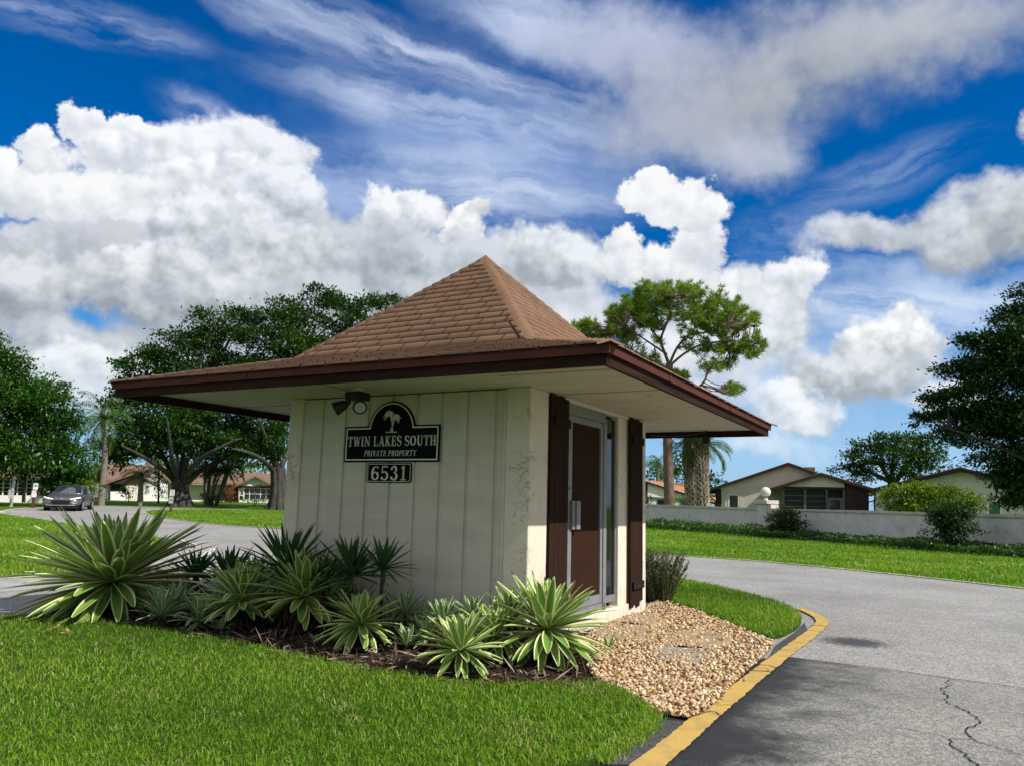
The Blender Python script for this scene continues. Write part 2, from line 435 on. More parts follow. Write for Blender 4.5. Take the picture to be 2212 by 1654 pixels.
class MB:
    def __init__(self, fr=None):
        self.v = []; self.f = []; self.uv = None
        self.fr = fr                       # local frame: (origin, ax, ay, az)

    def P(self, p):
        if self.fr is None: return tuple(float(x) for x in p)
        o, a, b, c = self.fr
        return tuple(o + a * p[0] + b * p[1] + c * p[2])

    def add(self, vs, fs):
        n = len(self.v); self.v += [self.P(p) for p in vs]; self.f += [tuple(i + n for i in f) for f in fs]
        return self

    def box(self, x0, y0, z0, x1, y1, z1):
        return self.add([(x0, y0, z0), (x1, y0, z0), (x1, y1, z0), (x0, y1, z0), (x0, y0, z1), (x1, y0, z1), (x1, y1, z1), (x0, y1, z1)],
                        [(0, 3, 2, 1), (4, 5, 6, 7), (0, 1, 5, 4), (1, 2, 6, 5), (2, 3, 7, 6), (3, 0, 4, 7)])

    def prism(self, pts, d):
        """closed outline pts (3-D, planar) pushed along vector d"""
        n = len(pts); d = np.array(d, float)
        vs = [tuple(p) for p in pts] + [tuple(np.array(p, float) + d) for p in pts]
        fs = [tuple(range(n))[::-1], tuple(range(n, 2 * n))] + [(i, (i + 1) % n, n + (i + 1) % n, n + i) for i in range(n)]
        return self.add(vs, fs)

    def tube(self, pts, rad, n=8, cap=True):
        pts = [np.array(p, float) for p in pts]
        if isinstance(rad, (int, float)): rad = [rad] * len(pts)
        vs = []; fs = []
        up = np.array([0.13, 0.21, 1.0])
        for i, p in enumerate(pts):
            t = pts[min(i + 1, len(pts) - 1)] - pts[max(i - 1, 0)]; t = t / (np.linalg.norm(t) + 1e-9)
            a = np.cross(t, up)
            if np.linalg.norm(a) < 0.15: a = np.cross(t, np.array([1.0, 0.1, 0]))
            a /= np.linalg.norm(a); b = np.cross(t, a)
            for k in range(n):
                w = 2 * math.pi * k / n
                vs.append(p + rad[i] * (math.cos(w) * a + math.sin(w) * b))
        for i in range(len(pts) - 1):
            for k in range(n):
                fs.append((i * n + k, i * n + (k + 1) % n, (i + 1) * n + (k + 1) % n, (i + 1) * n + k))
        if cap:
            fs.append(tuple(range(n))[::-1]); fs.append(tuple((len(pts) - 1) * n + k for k in range(n)))
        return self.add(vs, fs)

    def sphere(self, c, r, nu=16, nv=10, sq=(1, 1, 1)):
        c = np.array(c, float); vs = [c + np.array([0, 0, r * sq[2]])]; fs = []
        for j in range(1, nv):
            ph = math.pi * j / nv
            for k in range(nu):
                w = 2 * math.pi * k / nu
                vs.append(c + r * np.array([math.sin(ph) * math.cos(w) * sq[0], math.sin(ph) * math.sin(w) * sq[1], math.cos(ph) * sq[2]]))
        vs.append(c - np.array([0, 0, r * sq[2]]))
        for k in range(nu): fs.append((0, 1 + k, 1 + (k + 1) % nu))
        for j in range(nv - 2):
            for k in range(nu):
                a = 1 + j * nu; b = a + nu
                fs.append((a + k, b + k, b + (k + 1) % nu, a + (k + 1) % nu))
        e = len(vs) - 1; a = 1 + (nv - 2) * nu
        for k in range(nu): fs.append((e, a + (k + 1) % nu, a + k))
        return self.add(vs, fs)

    def build(self, name, m, parent=None, smooth=False, bevel=0.0, base=None, fix=True):
        org = ORI[parent.name] if parent is not None else (np.zeros(3) if base is None else np.array(base, float))
        me = bpy.data.meshes.new(name)
        me.from_pydata([tuple(np.array(p) - org) for p in self.v], [], self.f)
        if fix:
            bm = bmesh.new(); bm.from_mesh(me); bmesh.ops.recalc_face_normals(bm, faces=bm.faces)
            if bevel:
                es = [e for e in bm.edges if len(e.link_faces) == 2 and e.calc_face_angle(0) > 0.6]
                bmesh.ops.bevel(bm, geom=es, offset=bevel, segments=2, affect='EDGES', profile=0.6, clamp_overlap=True)
            bm.to_mesh(me); bm.free()
        if smooth: me.polygons.foreach_set('use_smooth', np.ones(len(me.polygons), dtype=bool))
        me.materials.append(m)
        return link(me, name, parent, base)


def chaikin(pts, n=2, closed=True):
    P = np.array(pts, float)
    for _ in range(n):
        Q = np.roll(P, -1, 0) if closed else P[1:]
        A = P if closed else P[:-1]
        new = np.empty((2 * len(A), P.shape[1])); new[0::2] = A * .75 + Q * .25; new[1::2] = A * .25 + Q * .75
        if not closed: new = np.vstack([P[:1], new, P[-1:]])
        P = new
    return P


def gp(pts):
    return np.array([ground(x, y)[:2] for x, y in pts])


def sheet(name, poly, off, m, cell=2.5, skirt=0.0, kind='structure', label=None, wob=0.0):
    bm = bmesh.new()
    vs = [bm.verts.new((float(x), float(y), 0)) for x, y in poly]
    bm.faces.new(vs)
    lo = np.min(poly, 0); hi = np.max(poly, 0)
    for ax in (0, 1):
        step = cell
        k = math.floor(lo[ax] / step) * step + step
        while k < hi[ax]:
            no = [0, 0, 0]; no[ax] = 1; co = [0, 0, 0]; co[ax] = k
            bmesh.ops.bisect_plane(bm, geom=bm.verts[:] + bm.edges[:] + bm.faces[:], plane_co=co, plane_no=no)
            k += step
    bmesh.ops.triangulate(bm, faces=bm.faces[:])
    bm.normal_update()
    for f in bm.faces:
        if f.normal.z < 0: f.normal_flip()
    for v in bm.verts: v.co.z = float(gz(v.co.x, v.co.y)) + off
    if skirt:
        be = [e for e in bm.edges if e.is_boundary]
        r = bmesh.ops.extrude_edge_only(bm, edges=be)
        for v in r['geom']:
            if isinstance(v, bmesh.types.BMVert): v.co.z -= skirt
    me = bpy.data.meshes.new(name); bm.to_mesh(me); bm.free(); me.materials.append(m)
    o = link(me, name, None); o['kind'] = kind
    if label: o['label'] = label
    return o


def ribbon(name, line, width, off, m, kind='structure', obj=True):
    P = np.array(line, float); n = len(P)
    t = np.gradient(P, axis=0); t /= np.linalg.norm(t, axis=1)[:, None] + 1e-9
    nn = np.stack([-t[:, 1], t[:, 0]], 1)
    w = np.broadcast_to(np.asarray(width, float), (n,))[:, None] / 2
    A = P + nn * w; B = P - nn * w
    V = np.vstack([A, B]); V = np.hstack([V, (gz(V[:, 0], V[:, 1]) + off)[:, None]])
    T = []
    for i in range(n - 1): T += [(i, n + i, i + 1), (i + 1, n + i, n + i + 1)]
    if not obj: return V, np.array(T)
    o = fast(name, V, T, m); o['kind'] = kind
    return o


def inpoly(pts, poly):
    x, y = pts[:, 0], pts[:, 1]; c = np.zeros(len(pts), bool); j = len(poly) - 1
    for i in range(len(poly)):
        xi, yi = poly[i]; xj, yj = poly[j]
        if yi != yj:
            c ^= ((yi > y) != (yj > y)) & (x < (xj - xi) * (y - yi) / (yj - yi) + xi)
        j = i
    return c


def scatter(poly, n, holes=(), near=None):
    """n random points inside a polygon; near=(power) favours the part close to the viewpoint"""
    poly = np.asarray(poly); lo = poly.min(0); hi = poly.max(0); out = []; tot = 0
    while tot < n:
        p = rng.uniform(lo, hi, (max(4 * n, 2000), 2)); k = inpoly(p, poly)
        for h in holes: k &= ~inpoly(p, h)
        p = p[k]
        if near is not None:
            d = np.hypot(p[:, 0] - CAM[0], p[:, 1] - CAM[1])
            p = p[rng.random(len(p)) < np.minimum(1, (near[0] / d) ** near[1])]
        if len(p) == 0: continue
        out.append(p); tot += len(p)
    return np.vstack(out)[:n]


def blades(name, pts, h, w, off, m, kind='stuff', lean=0.6, hvar=0.65):
    n = len(pts); z0 = gz(pts[:, 0], pts[:, 1]) + off
    a = rng.uniform(0, 2 * np.pi, n); b = rng.uniform(0, 2 * np.pi, n)
    H = h * (1 - hvar + 2 * hvar * rng.random(n)); Wd = w * rng.uniform(.6, 1.3, n)
    le = lean * rng.random(n) ** 0.7 * 1.3
    wx, wy = np.cos(a) * Wd / 2, np.sin(a) * Wd / 2
    dx, dy = np.cos(b) * H * le, np.sin(b) * H * le
    V = np.empty((n, 5, 3))
    V[:, 0] = np.stack([pts[:, 0] - wx, pts[:, 1] - wy, z0], 1)
    V[:, 1] = np.stack([pts[:, 0] + wx, pts[:, 1] + wy, z0], 1)
    V[:, 2] = np.stack([pts[:, 0] - wx * .8 + dx * .4, pts[:, 1] - wy * .8 + dy * .4, z0 + H * .6], 1)
    V[:, 3] = np.stack([pts[:, 0] + wx * .8 + dx * .4, pts[:, 1] + wy * .8 + dy * .4, z0 + H * .6], 1)
    V[:, 4] = np.stack([pts[:, 0] + dx, pts[:, 1] + dy, z0 + H * (1 - .35 * le)], 1)
    i = np.arange(n)[:, None] * 5
    T = np.concatenate([i + [0, 1, 2], i + [1, 3, 2], i + [2, 3, 4]], 1).reshape(-1, 3)
    # patchy colour: slow noise over the lawn plus a random part per blade
    px, py = pts[:, 0], pts[:, 1]
    patch = .5 + .22 * np.sin(px * 1.7 + 1.3 * np.sin(py * 1.1)) + .22 * np.sin(py * 2.3 + 1.7 * np.sin(px * .9 + 2))
    broad = .5 + .5 * np.sin(px * .55 + 2.1 * np.sin(py * .43 + 1)) * np.sin(py * .62 + 1.4 * np.sin(px * .37))
    t = np.clip(.12 + .36 * patch + .26 * broad + .36 * (rng.random(n) - .15), 0, 1)
    dry = np.sin(px * 3.1 + 2 * np.sin(py * 2.3)) * np.sin(py * 2.7 + 1.5 * np.sin(px * 1.9)) > .72
    t = np.where(rng.random(n) < np.where(dry, .22, .05), 1.0, t * .93)
    o = fast(name, V, T, m, attrs={'t': np.repeat(t, 5)})
    o['kind'] = kind
    return o


def tube_arr(pts, rad, n=6):
    b = MB(); b.tube(pts, rad, n)
    V = np.array(b.v); T = []
    for f in b.f:
        for i in range(1, len(f) - 1): T.append((f[0], f[i], f[i + 1]))
    return V, np.array(T)


class Acc:
    """collects triangle arrays"""
    def __init__(self): self.V = []; self.T = []; self.A = []; self.n = 0

    def add(self, V, T, t=0.5):
        V = np.asarray(V, float).reshape(-1, 3)
        self.V.append(V); self.T.append(np.asarray(T).reshape(-1, 3) + self.n); self.n += len(V)
        self.A.append(np.broadcast_to(np.asarray(t, float), (len(V),)))

    def build(self, name, m, parent=None, smooth=False, base=None):
        return fast(name, np.vstack(self.V), np.vstack(self.T), m, parent, {'t': np.concatenate(self.A)}, smooth, base)


def leaf_quads(c, d, nrm, L, Wd, t, acc):
    """folded diamond leaves at points c, pointing along d, face normal about nrm"""
    n = len(c)
    d = d / (np.linalg.norm(d, axis=1)[:, None] + 1e-9)
    s = np.cross(d, nrm); s /= np.linalg.norm(s, axis=1)[:, None] + 1e-9
    L = np.broadcast_to(np.asarray(L, float), (n,))[:, None]; Wd = np.broadcast_to(np.asarray(Wd, float), (n,))[:, None]
    up = np.cross(s, d)
    V = np.empty((n, 4, 3))
    V[:, 0] = c; V[:, 2] = c + d * L
    V[:, 1] = c + d * L * .45 + s * Wd * .5 + up * Wd * .12
    V[:, 3] = c + d * L * .45 - s * Wd * .5 + up * Wd * .12
    i = np.arange(n)[:, None] * 4
    T = np.concatenate([i + [0, 1, 2], i + [0, 2, 3]], 1).reshape(-1, 3)
    acc.add(V, T, np.repeat(t, 4))


def rand_unit(n):
    v = rng.normal(size=(n, 3)); return v / np.linalg.norm(v, axis=1)[:, None]


COVER = 4.2


def crown(acc, blobs, leaf, dens=1.0, ncl=None, spread=0.16, aspect=0.5, flat=0.5):
    """leaf clusters over the outer part of ellipsoids (centre, radii)"""
    for c, r in blobs:
        c = np.array(c); r = np.array(r)
        area = math.pi * math.sqrt(r[0] * r[1]) * r[2]
        tot = int(dens * COVER * area / (.5 * leaf * leaf * aspect))
        k = max(10, min(200, tot // 42))
        u = rand_unit(k); u[:, 2] = np.where(rng.random(k) < .55, np.abs(u[:, 2]), u[:, 2])
        rad = rng.random(k) ** .38
        q = c + u * rad[:, None] * r
        rm = float(np.mean(r))
        m = max(8, tot // k)
        cs = spread * rm * rng.uniform(.6, 1.3, k) + leaf * .6
        pos = np.repeat(q, m, 0) + rng.normal(size=(k * m, 3)) * np.repeat(cs, m)[:, None] * np.array([1, 1, flat])
        ou = np.repeat(u, m, 0) + rng.normal(size=(k * m, 3)) * .7
        ou[:, 2] -= .15
        nr = rand_unit(k * m) * .7 + np.array([0, 0, 1.0])
        t = np.clip(np.repeat(rng.random(k), m) * .55 + rng.random(k * m) * .45, 0, 1)
        L = leaf * rng.uniform(.65, 1.3, k * m)
        leaf_quads(pos, ou, nr, L, L * aspect, t, acc)


def px_blobs(lst, dist, depth=0.9, dz=0.35):
    """ellipses seen at (px, py) with radii in picture units, given real size at a distance"""
    out = []; k = dist / FPX
    for b in lst:
        x, y, rx, ry = b[:4]
        off = (b[4] if len(b) > 4 else rng.uniform(-1, 1) * dz) * rx * k
        c = at(x, y, dist + off)
        # ellipsoid is aligned to the world axes: use mean horizontal radius
        out.append((c, (rx * k, rx * k * depth, ry * k)))
    return out


def bez(p0, p1, p2, n=7):
    t = np.linspace(0, 1, n)[:, None]
    return (1 - t) ** 2 * np.array(p0) + 2 * t * (1 - t) * np.array(p1) + t * t * np.array(p2)

# ================================================================== THE GROUND
G_BLADE = leaf_mat('grass_blade', [(.035, .085, .006), (.088, .190, .010), (.155, .290, .015), (.235, .37, .032), (.40, .36, .16)], rough=.45, trans=.35, spec=.25)
G_BASE = mat('lawn_soil', (.045, .10, .008), rough=.95, col2=(.022, .050, .006), vscale=3.0, bump=.02, bscale=60, spec=.1, detail=8)
G_FAR = mat('lawn_turf', (.105, .215, .010), rough=.9, col2=(.055, .125, .006), vscale=1.4, bump=.05, bscale=26, spec=.1, detail=9, lo=.3, hi=.7)


def asphalt(name, c1, c2, c3, speck=120.0, sp_amt=.6):
    m = bpy.data.materials.new(name); m.use_nodes = True; t = m.node_tree; L = t.links.new
    b = t.nodes['Principled BSDF']; b.inputs['Roughness'].default_value = .85; b.inputs['Specular IOR Level'].default_value = .25
    tc = N(t, 'ShaderNodeTexCoord'); src = tc.outputs['Object']
    n1 = N(t, 'ShaderNodeTexNoise'); L(src, n1.inputs[0]); n1.inputs['Scale'].default_value = .55; n1.inputs['Detail'].default_value = 7; n1.inputs['Roughness'].default_value = .65
    cr = N(t, 'ShaderNodeValToRGB'); L(n1.outputs[0], cr.inputs[0])
    cr.color_ramp.elements[0].position = .33; cr.color_ramp.elements[0].color = (*c1, 1)
    cr.color_ramp.elements[1].position = .66; cr.color_ramp.elements[1].color = (*c2, 1)
    # long faint streaks along the lane
    mp = N(t, 'ShaderNodeMapping'); L(src, mp.inputs[0]); mp.inputs['Rotation'].default_value = (0, 0, R(-28)); mp.inputs['Scale'].default_value = (.25, 3.2, 1)
    n3 = N(t, 'ShaderNodeTexNoise'); L(mp.outputs[0], n3.inputs[0]); n3.inputs['Scale'].default_value = 1.0; n3.inputs['Detail'].default_value = 6
    st = N(t, 'ShaderNodeMapRange'); L(n3.outputs[0], st.inputs['Value']); st.inputs['From Min'].default_value = .52; st.inputs['From Max'].default_value = .72
    st.inputs['To Min'].default_value = 0; st.inputs['To Max'].default_value = .28
    mx0 = N(t, 'ShaderNodeMix', data_type='RGBA'); L(st.outputs[0], mx0.inputs[0]); L(cr.outputs[0], mx0.inputs[6]); mx0.inputs[7].default_value = (*c1, 1)
    # stone chips
    vo = N(t, 'ShaderNodeTexVoronoi'); L(src, vo.inputs['Vector']); vo.inputs['Scale'].default_value = speck
    hs = N(t, 'ShaderNodeMapRange'); L(vo.outputs['Color'], hs.inputs['Value']); hs.inputs['To Min'].default_value = 1 - sp_amt; hs.inputs['To Max'].default_value = 1 + sp_amt
    n4 = N(t, 'ShaderNodeTexNoise'); L(src, n4.inputs[0]); n4.inputs['Scale'].default_value = 38; n4.inputs['Detail'].default_value = 5
    h4 = N(t, 'ShaderNodeMapRange'); L(n4.outputs[0], h4.inputs['Value']); h4.inputs['From Min'].default_value = .3; h4.inputs['From Max'].default_value = .7
    h4.inputs['To Min'].default_value = .68; h4.inputs['To Max'].default_value = 1.3
    ml = N(t, 'ShaderNodeMath', operation='MULTIPLY'); L(hs.outputs[0], ml.inputs[0]); L(h4.outputs[0], ml.inputs[1])
    vm = N(t, 'ShaderNodeVectorMath', operation='SCALE'); L(mx0.outputs[2], vm.inputs[0]); L(ml.outputs[0], vm.inputs['Scale'])
    L(vm.outputs[0], b.inputs['Base Color'])
    bp = N(t, 'ShaderNodeBump'); L(vo.outputs['Distance'], bp.inputs['Height']); bp.inputs['Distance'].default_value = .004; bp.inputs['Strength'].default_value = .8
    L(bp.outputs[0], b.inputs['Normal'])
    return m


ROADM = asphalt('bleached_asphalt', (.235, .231, .224), (.335, .33, .318), None)

# base sheet out to the horizon
rr = np.concatenate([np.linspace(0.5, 30, 40), np.linspace(31, 110, 80), [130, 170, 240, 400, 800, 1600]])
na = 240
th = np.linspace(0, 2 * np.pi, na, endpoint=False)
V = np.array([[CAM[0] + r * math.cos(a), CAM[1] + r * math.sin(a), 0] for r in rr for a in th] + [[CAM[0], CAM[1], 0]])
V[:, 2] = gz(V[:, 0], V[:, 1])
T = []
for i in range(len(rr) - 1):
    for k in range(na):
        a, b2, c2, d2 = i * na + k, i * na + (k + 1) % na, (i + 1) * na + (k + 1) % na, (i + 1) * na + k
        T += [(a, d2, c2), (a, c2, b2)]
T += [(len(V) - 1, k, (k + 1) % na) for k in range(na)]
tag(fast('ground', V, T, G_FAR, smooth=True), kind='structure')

# road: the loop that passes the booth on both sides
road_px = [(6, 1105), (12, 1102.5), (28, 1099.5), (60, 1096.5), (120, 1093), (210, 1091.5), (300, 1094), (400, 1097.5), (527, 1101), (607, 1118),
           (900, 1145), (1150, 1172), (1400, 1197), (1650, 1213), (1930, 1241), (2212, 1272), (2420, 1297)]
road_w = list(gp(road_px)) + [(9.6, 9.0), (12.5, 5.0), (13.5, -14), (-34, -14)] + list(gp([(-600, 1290), (-250, 1180)]))
ROAD = np.array(road_w)
sheet('road', ROAD, .012, ROADM, cell=3)

# lawns laid over the road
lawnA = gp(chaikin([(-700, 1115), (-200, 1108), (-2, 1108.5), (30, 1113.5), (81, 1120.5), (137, 1131), (240, 1146), (327, 1158.5), (375, 1166), (352, 1182), (310, 1204), (235, 1226),
                    (133, 1239), (0, 1249), (-400, 1270), (-900, 1290)], 1))
lawnB = gp(chaikin([(312, 1107), (320, 1103), (350, 1101), (420, 1100), (520, 1102), (700, 1112), (900, 1120), (900, 1162), (607, 1142), (470, 1133.5), (372, 1121.5), (328, 1114)], 1))
lawnC_line = gp([(1250, 1186), (1400, 1197), (1525, 1204.5), (1650, 1213), (1790, 1226.5), (1930, 1241), (2070, 1256.5), (2212, 1272), (2420, 1297)])
lawnD = gp(chaikin([(1372, 1275), (1400, 1262), (1458, 1256), (1500, 1262), (1600, 1285), (1690, 1312), (1722, 1328), (1734, 1343), (1722, 1362), (1690, 1380), (1660, 1385), (1600, 1362), (1520, 1328), (1440, 1300), (1380, 1300)], 1))
near_px = [(0, 1341), (60, 1340), (130, 1338), (350, 1368), (500, 1392), (700, 1437), (850, 1465), (1040, 1492), (1200, 1490), (1290, 1489), (1340, 1502), (1395, 1540), (1412, 1556), (1405, 1580), (1380, 1602), (1335, 1630), (1295, 1656)]
near_w = np.vstack([gp(chaikin(near_px, 1, False)), [(4.15, -3.2), (4.2, -9), (-22, -9), (-22, -3.0)], gp([(-500, 1352)])])
sheet('lawn_left', lawnA, .03, G_FAR, skirt=.03)
sheet('lawn_back', lawnB, .03, G_FAR, skirt=.03)
sheet('lawn_island', lawnD, .035, G_BASE, cell=1.0, skirt=.035)
sheet('lawn_near', near_w, .035, G_BASE, cell=1.5, skirt=.035)

# planting bed and gravel apron
BEDM = mat('bed_soil', (.060, .038, .026), rough=.95, col2=(.018, .012, .009), vscale=14, bump=.03, bscale=55, spec=.1, detail=9)
bed_px = [(100, 1330), (130, 1341), (350, 1371), (500, 1395), (700, 1440), (850, 1468), (1040, 1495), (1200, 1493), (1285, 1492), (1275, 1440), (1250, 1400), (1285, 1368)]
bed_w = np.vstack([gp(bed_px), [(2.95, -.02), (2.95, 3.2), (-.3, 3.2), (-1.2, 0.6)], gp([(400, 1248), (330, 1225), (170, 1300)])])
sheet('planting_bed', bed_w, .025, BEDM, cell=1.0)
grav_px = [(1240, 1400), (1285, 1368), (1300, 1356), (1393, 1312), (1420, 1306), (1450, 1308), (1500, 1324), (1580, 1356), (1640, 1381), (1674, 1396), (1655, 1420), (1600, 1470), (1552, 1522), (1520, 1552), (1485, 1562), (1420, 1552),
           (1395, 1536), (1345, 1500), (1290, 1482), (1262, 1440)]
grav_w = gp(grav_px)
GRVB = mat('gravel_bed', (.36, .25, .135), rough=.95, col2=(.12, .075, .04), vscale=45, bump=.02, bscale=70, spec=.1)
sheet('gravel_bed', grav_w, .033, GRVB, cell=1.0)

# darker sealed asphalt in front, worn pale away from the kerb line
def sealed():
    m = asphalt('sealed_asphalt', (.20, .198, .18), (.28, .275, .255), None, speck=140, sp_amt=.6)
    t = m.node_tree; L = t.links.new; b = t.nodes['Principled BSDF']
    old = b.inputs['Base Color'].links[0].from_socket
    tc = N(t, 'ShaderNodeTexCoord'); sx = N(t, 'ShaderNodeSeparateXYZ'); L(tc.outputs['Object'], sx.inputs[0])
    n = N(t, 'ShaderNodeTexNoise'); L(tc.outputs['Object'], n.inputs[0]); n.inputs['Scale'].default_value = 1.5; n.inputs['Detail'].default_value = 8; n.inputs['Roughness'].default_value = .7
    ma = N(t, 'ShaderNodeMath', operation='MULTIPLY_ADD'); L(n.outputs[0], ma.inputs[0]); ma.inputs[1].default_value = -1.9; L(sx.outputs[0], ma.inputs[2])
    mr = N(t, 'ShaderNodeMapRange', interpolation_type='SMOOTHSTEP'); L(ma.outputs[0], mr.inputs['Value'])
    mr.inputs['From Min'].default_value = 3.95; mr.inputs['From Max'].default_value = 4.75
    mx = N(t, 'ShaderNodeMix', data_type='RGBA'); L(mr.outputs[0], mx.inputs[0]); mx.inputs[6].default_value = (.030, .031, .033, 1); L(old, mx.inputs[7])
    L(mx.outputs[2], b.inputs['Base Color'])
    rm = N(t, 'ShaderNodeMapRange'); L(mr.outputs[0], rm.inputs['Value']); rm.inputs['To Min'].default_value = .6; rm.inputs['To Max'].default_value = .88
    L(rm.outputs[0], b.inputs['Roughness'])
    return m


seam = gp([(1640, 1428), (1690, 1421), (1775, 1432), (1860, 1443), (1950, 1455), (2080, 1474), (2212, 1492), (2420, 1522)])
seal_w = np.vstack([seam, [(12.4, -1.5), (12.6, -12), (4.2, -12), (4.2, -2.4)], gp([(1440, 1540), (1560, 1490)])])
sheet('asphalt_apron', seal_w, .018, sealed(), cell=1.5)
CRACK = mat('crack_fill', (.008, .008, .008), rough=.95, var=.3)


def wobble(P, a, n=3):
    P = np.array(P, float)
    for _ in range(n):
        M = (P[:-1] + P[1:]) / 2; seg = np.linalg.norm(P[1:] - P[:-1], axis=1)[:, None]
        M = M + rng.normal(size=M.shape) * a * seg
        Q = np.empty((len(P) + len(M), 2)); Q[0::2] = P; Q[1::2] = M; P = Q
    return P


acc = Acc()
V, T = ribbon('', wobble(seam, .02), .014, .022, CRACK, obj=False); acc.add(V, T)
for pl, w in (([(2052, 1473), (2060, 1486), (2033, 1494), (2048, 1512), (2045, 1524), (2085, 1541), (2112, 1556), (2110, 1572), (2092, 1592), (2105, 1606), (2135, 1617), (2212, 1640)], .008),
              ([(1930, 1578), (2000, 1590), (2050, 1602), (2100, 1604)], .005),
              ([(2052, 1604), (2070, 1628), (2095, 1648), (2110, 1670)], .009)):
    P = wobble(gp(pl), .10); V, T = ribbon('', P, w * rng.uniform(.4, 1.5, len(P)), .023, CRACK, obj=False); acc.add(V, T)
for _ in range(9):                                   # hairline cracks on the far lane
    x, y = rng.uniform(1500, 2150), rng.uniform(1225, 1330)
    P = wobble(gp([(x, y), (x + rng.uniform(40, 90), y + rng.uniform(0, 6)), (x + rng.uniform(110, 190), y + rng.uniform(4, 16))]), .08)
    V, T = ribbon('', P, .008, .017, CRACK, obj=False); acc.add(V, T)
tag(acc.build('pavement_cracks', CRACK), kind='structure')

# painted kerb line, cracked
def paint(name, col, col2, wear):
    m = mat(name, col, rough=.75, col2=col2, vscale=7, bump=.003, bscale=120, spec=.2, lo=.30, hi=.55, detail=9)
    return m
YEL = paint('yellow_paint', (.52, .35, .10), (.36, .25, .10), .3)
WHT = paint('white_edge_paint', (.62, .61, .58), (.38, .37, .35), .3)
yl = [(1410, 1656), (1470, 1607), (1512, 1568), (1552, 1534), (1605, 1490), (1645, 1457), (1695, 1417), (1730, 1391), (1762, 1366), (1779, 1348), (1770, 1337), (1748, 1326), (1728, 1318)]
ylw = gp(chaikin(yl, 1, False))
ylw = np.vstack([[(4.42, -9.0), (4.52, -6.0)], [ylw[0] + (0, -1.2)], ylw])
ylc = chaikin(ylw, 1, False)
ylc = np.array([ylc[0] * (1 - f) + ylc[0] * f for f in [0]] + [p for i in range(len(ylc) - 1) for p in (ylc[i], (ylc[i] * 2 + ylc[i + 1]) / 3, (ylc[i] + ylc[i + 1] * 2) / 3)] + [ylc[-1]])
wd = np.interp(np.arange(len(ylc)), [0, len(ylc) * .6, len(ylc) * .8, len(ylc) - 1], [.150, .140, .135, .095]) * rng.uniform(.9, 1.06, len(ylc))
tag(ribbon('painted_kerb_line', ylc, wd, .030, YEL), kind='structure')
acc = Acc()
for i in range(len(ylc) - 1):                        # transverse cracks in the paint
    if rng.random() < .08:
        p = ylc[i]; t = ylc[i + 1] - p; t /= np.linalg.norm(t); nn = np.array([-t[1], t[0]])
        P = wobble([p + nn * .085 + t * rng.normal() * .05, p, p - nn * .085 + t * rng.normal() * .05], .12)
        V, T = ribbon('', P, rng.uniform(.004, .014), .034, CRACK, obj=False); acc.add(V, T)
tag(acc.build('paint_cracks', CRACK), kind='structure')
# low asphalt strip behind the yellow line
strip = gp([(1300, 1660), (1378, 1608), (1425, 1562), (1490, 1566), (1540, 1545), (1600, 1488), (1662, 1425), (1676, 1398), (1715, 1370), (1738, 1348), (1745, 1366), (1690, 1412), (1600, 1482), (1480, 1582), (1385, 1662)])
sheet('kerb_strip', strip, .022, asphalt('kerb_asphalt', (.035, .037, .042), (.10, .10, .10), None), cell=1.0)
acc = Acc()
for pl, w in (([(-2, 1106.5), (6, 1104), (20, 1101), (45, 1098), (60, 1096.6)], .20), ([(-2, 1106.5), (14, 1110), (30, 1113.5), (55, 1117)], .16), ([(313, 1106.5), (318, 1110), (330, 1114.4), (372, 1121.8), (470, 1133.8), (607, 1142.2)], .09),
              ([(1400, 1197.3), (1525, 1204.8), (1650, 1213.3), (1790, 1226.8), (1930, 1241.4), (2070, 1257), (2212, 1272.4), (2420, 1297.5)], .08),
              ([(322, 1157), (345, 1160), (380, 1166), (405, 1172), (426, 1178)], .11), ([(120, 1093.2), (210, 1091.8), (300, 1094.2), (400, 1097.8), (527, 1101.2)], .14),
              ([(455, 1186), (462, 1188.5), (440, 1203), (400, 1214)], .16)):
    V, T = ribbon('', chaikin(gp(pl), 2, False), w, .034, WHT, obj=False); acc.add(V, T)
tag(acc.build('road_edge_lines', WHT), kind='structure')
APR = mat('concrete_apron', (.40, .39, .37), rough=.9, col2=(.25, .245, .235), vscale=3, bump=.004, bscale=90, detail=9)
sheet('concrete_gutter', gp([(-60, 1253), (0, 1249.5), (133, 1240), (235, 1227), (310, 1205), (352, 1183), (385, 1172), (430, 1180), (462, 1187), (438, 1204), (352, 1232), (235, 1254), (133, 1268), (0, 1281), (-60, 1285)]), .016, APR, cell=2)
# storm drain at the end of the white edge
dr = MB(); q = gp([(376, 1181), (424, 1180), (424, 1184), (376, 1185.5)])
for i in range(7):
    f0 = i / 7 + .02; f1 = (i + 1) / 7 - .05
    a, b_, c_, d_ = [q[0] + (q[1] - q[0]) * f0, q[0] + (q[1] - q[0]) * f1, q[3] + (q[2] - q[3]) * f1, q[3] + (q[2] - q[3]) * f0]
    dr.prism([(p[0], p[1], .02) for p in (a, b_, c_, d_)], (0, 0, .03))
tag(dr.build('storm_drain', mat('cast_iron', (.03, .03, .032), rough=.7)), 'dark iron storm drain grate set at the end of the white kerb line', 'drain')
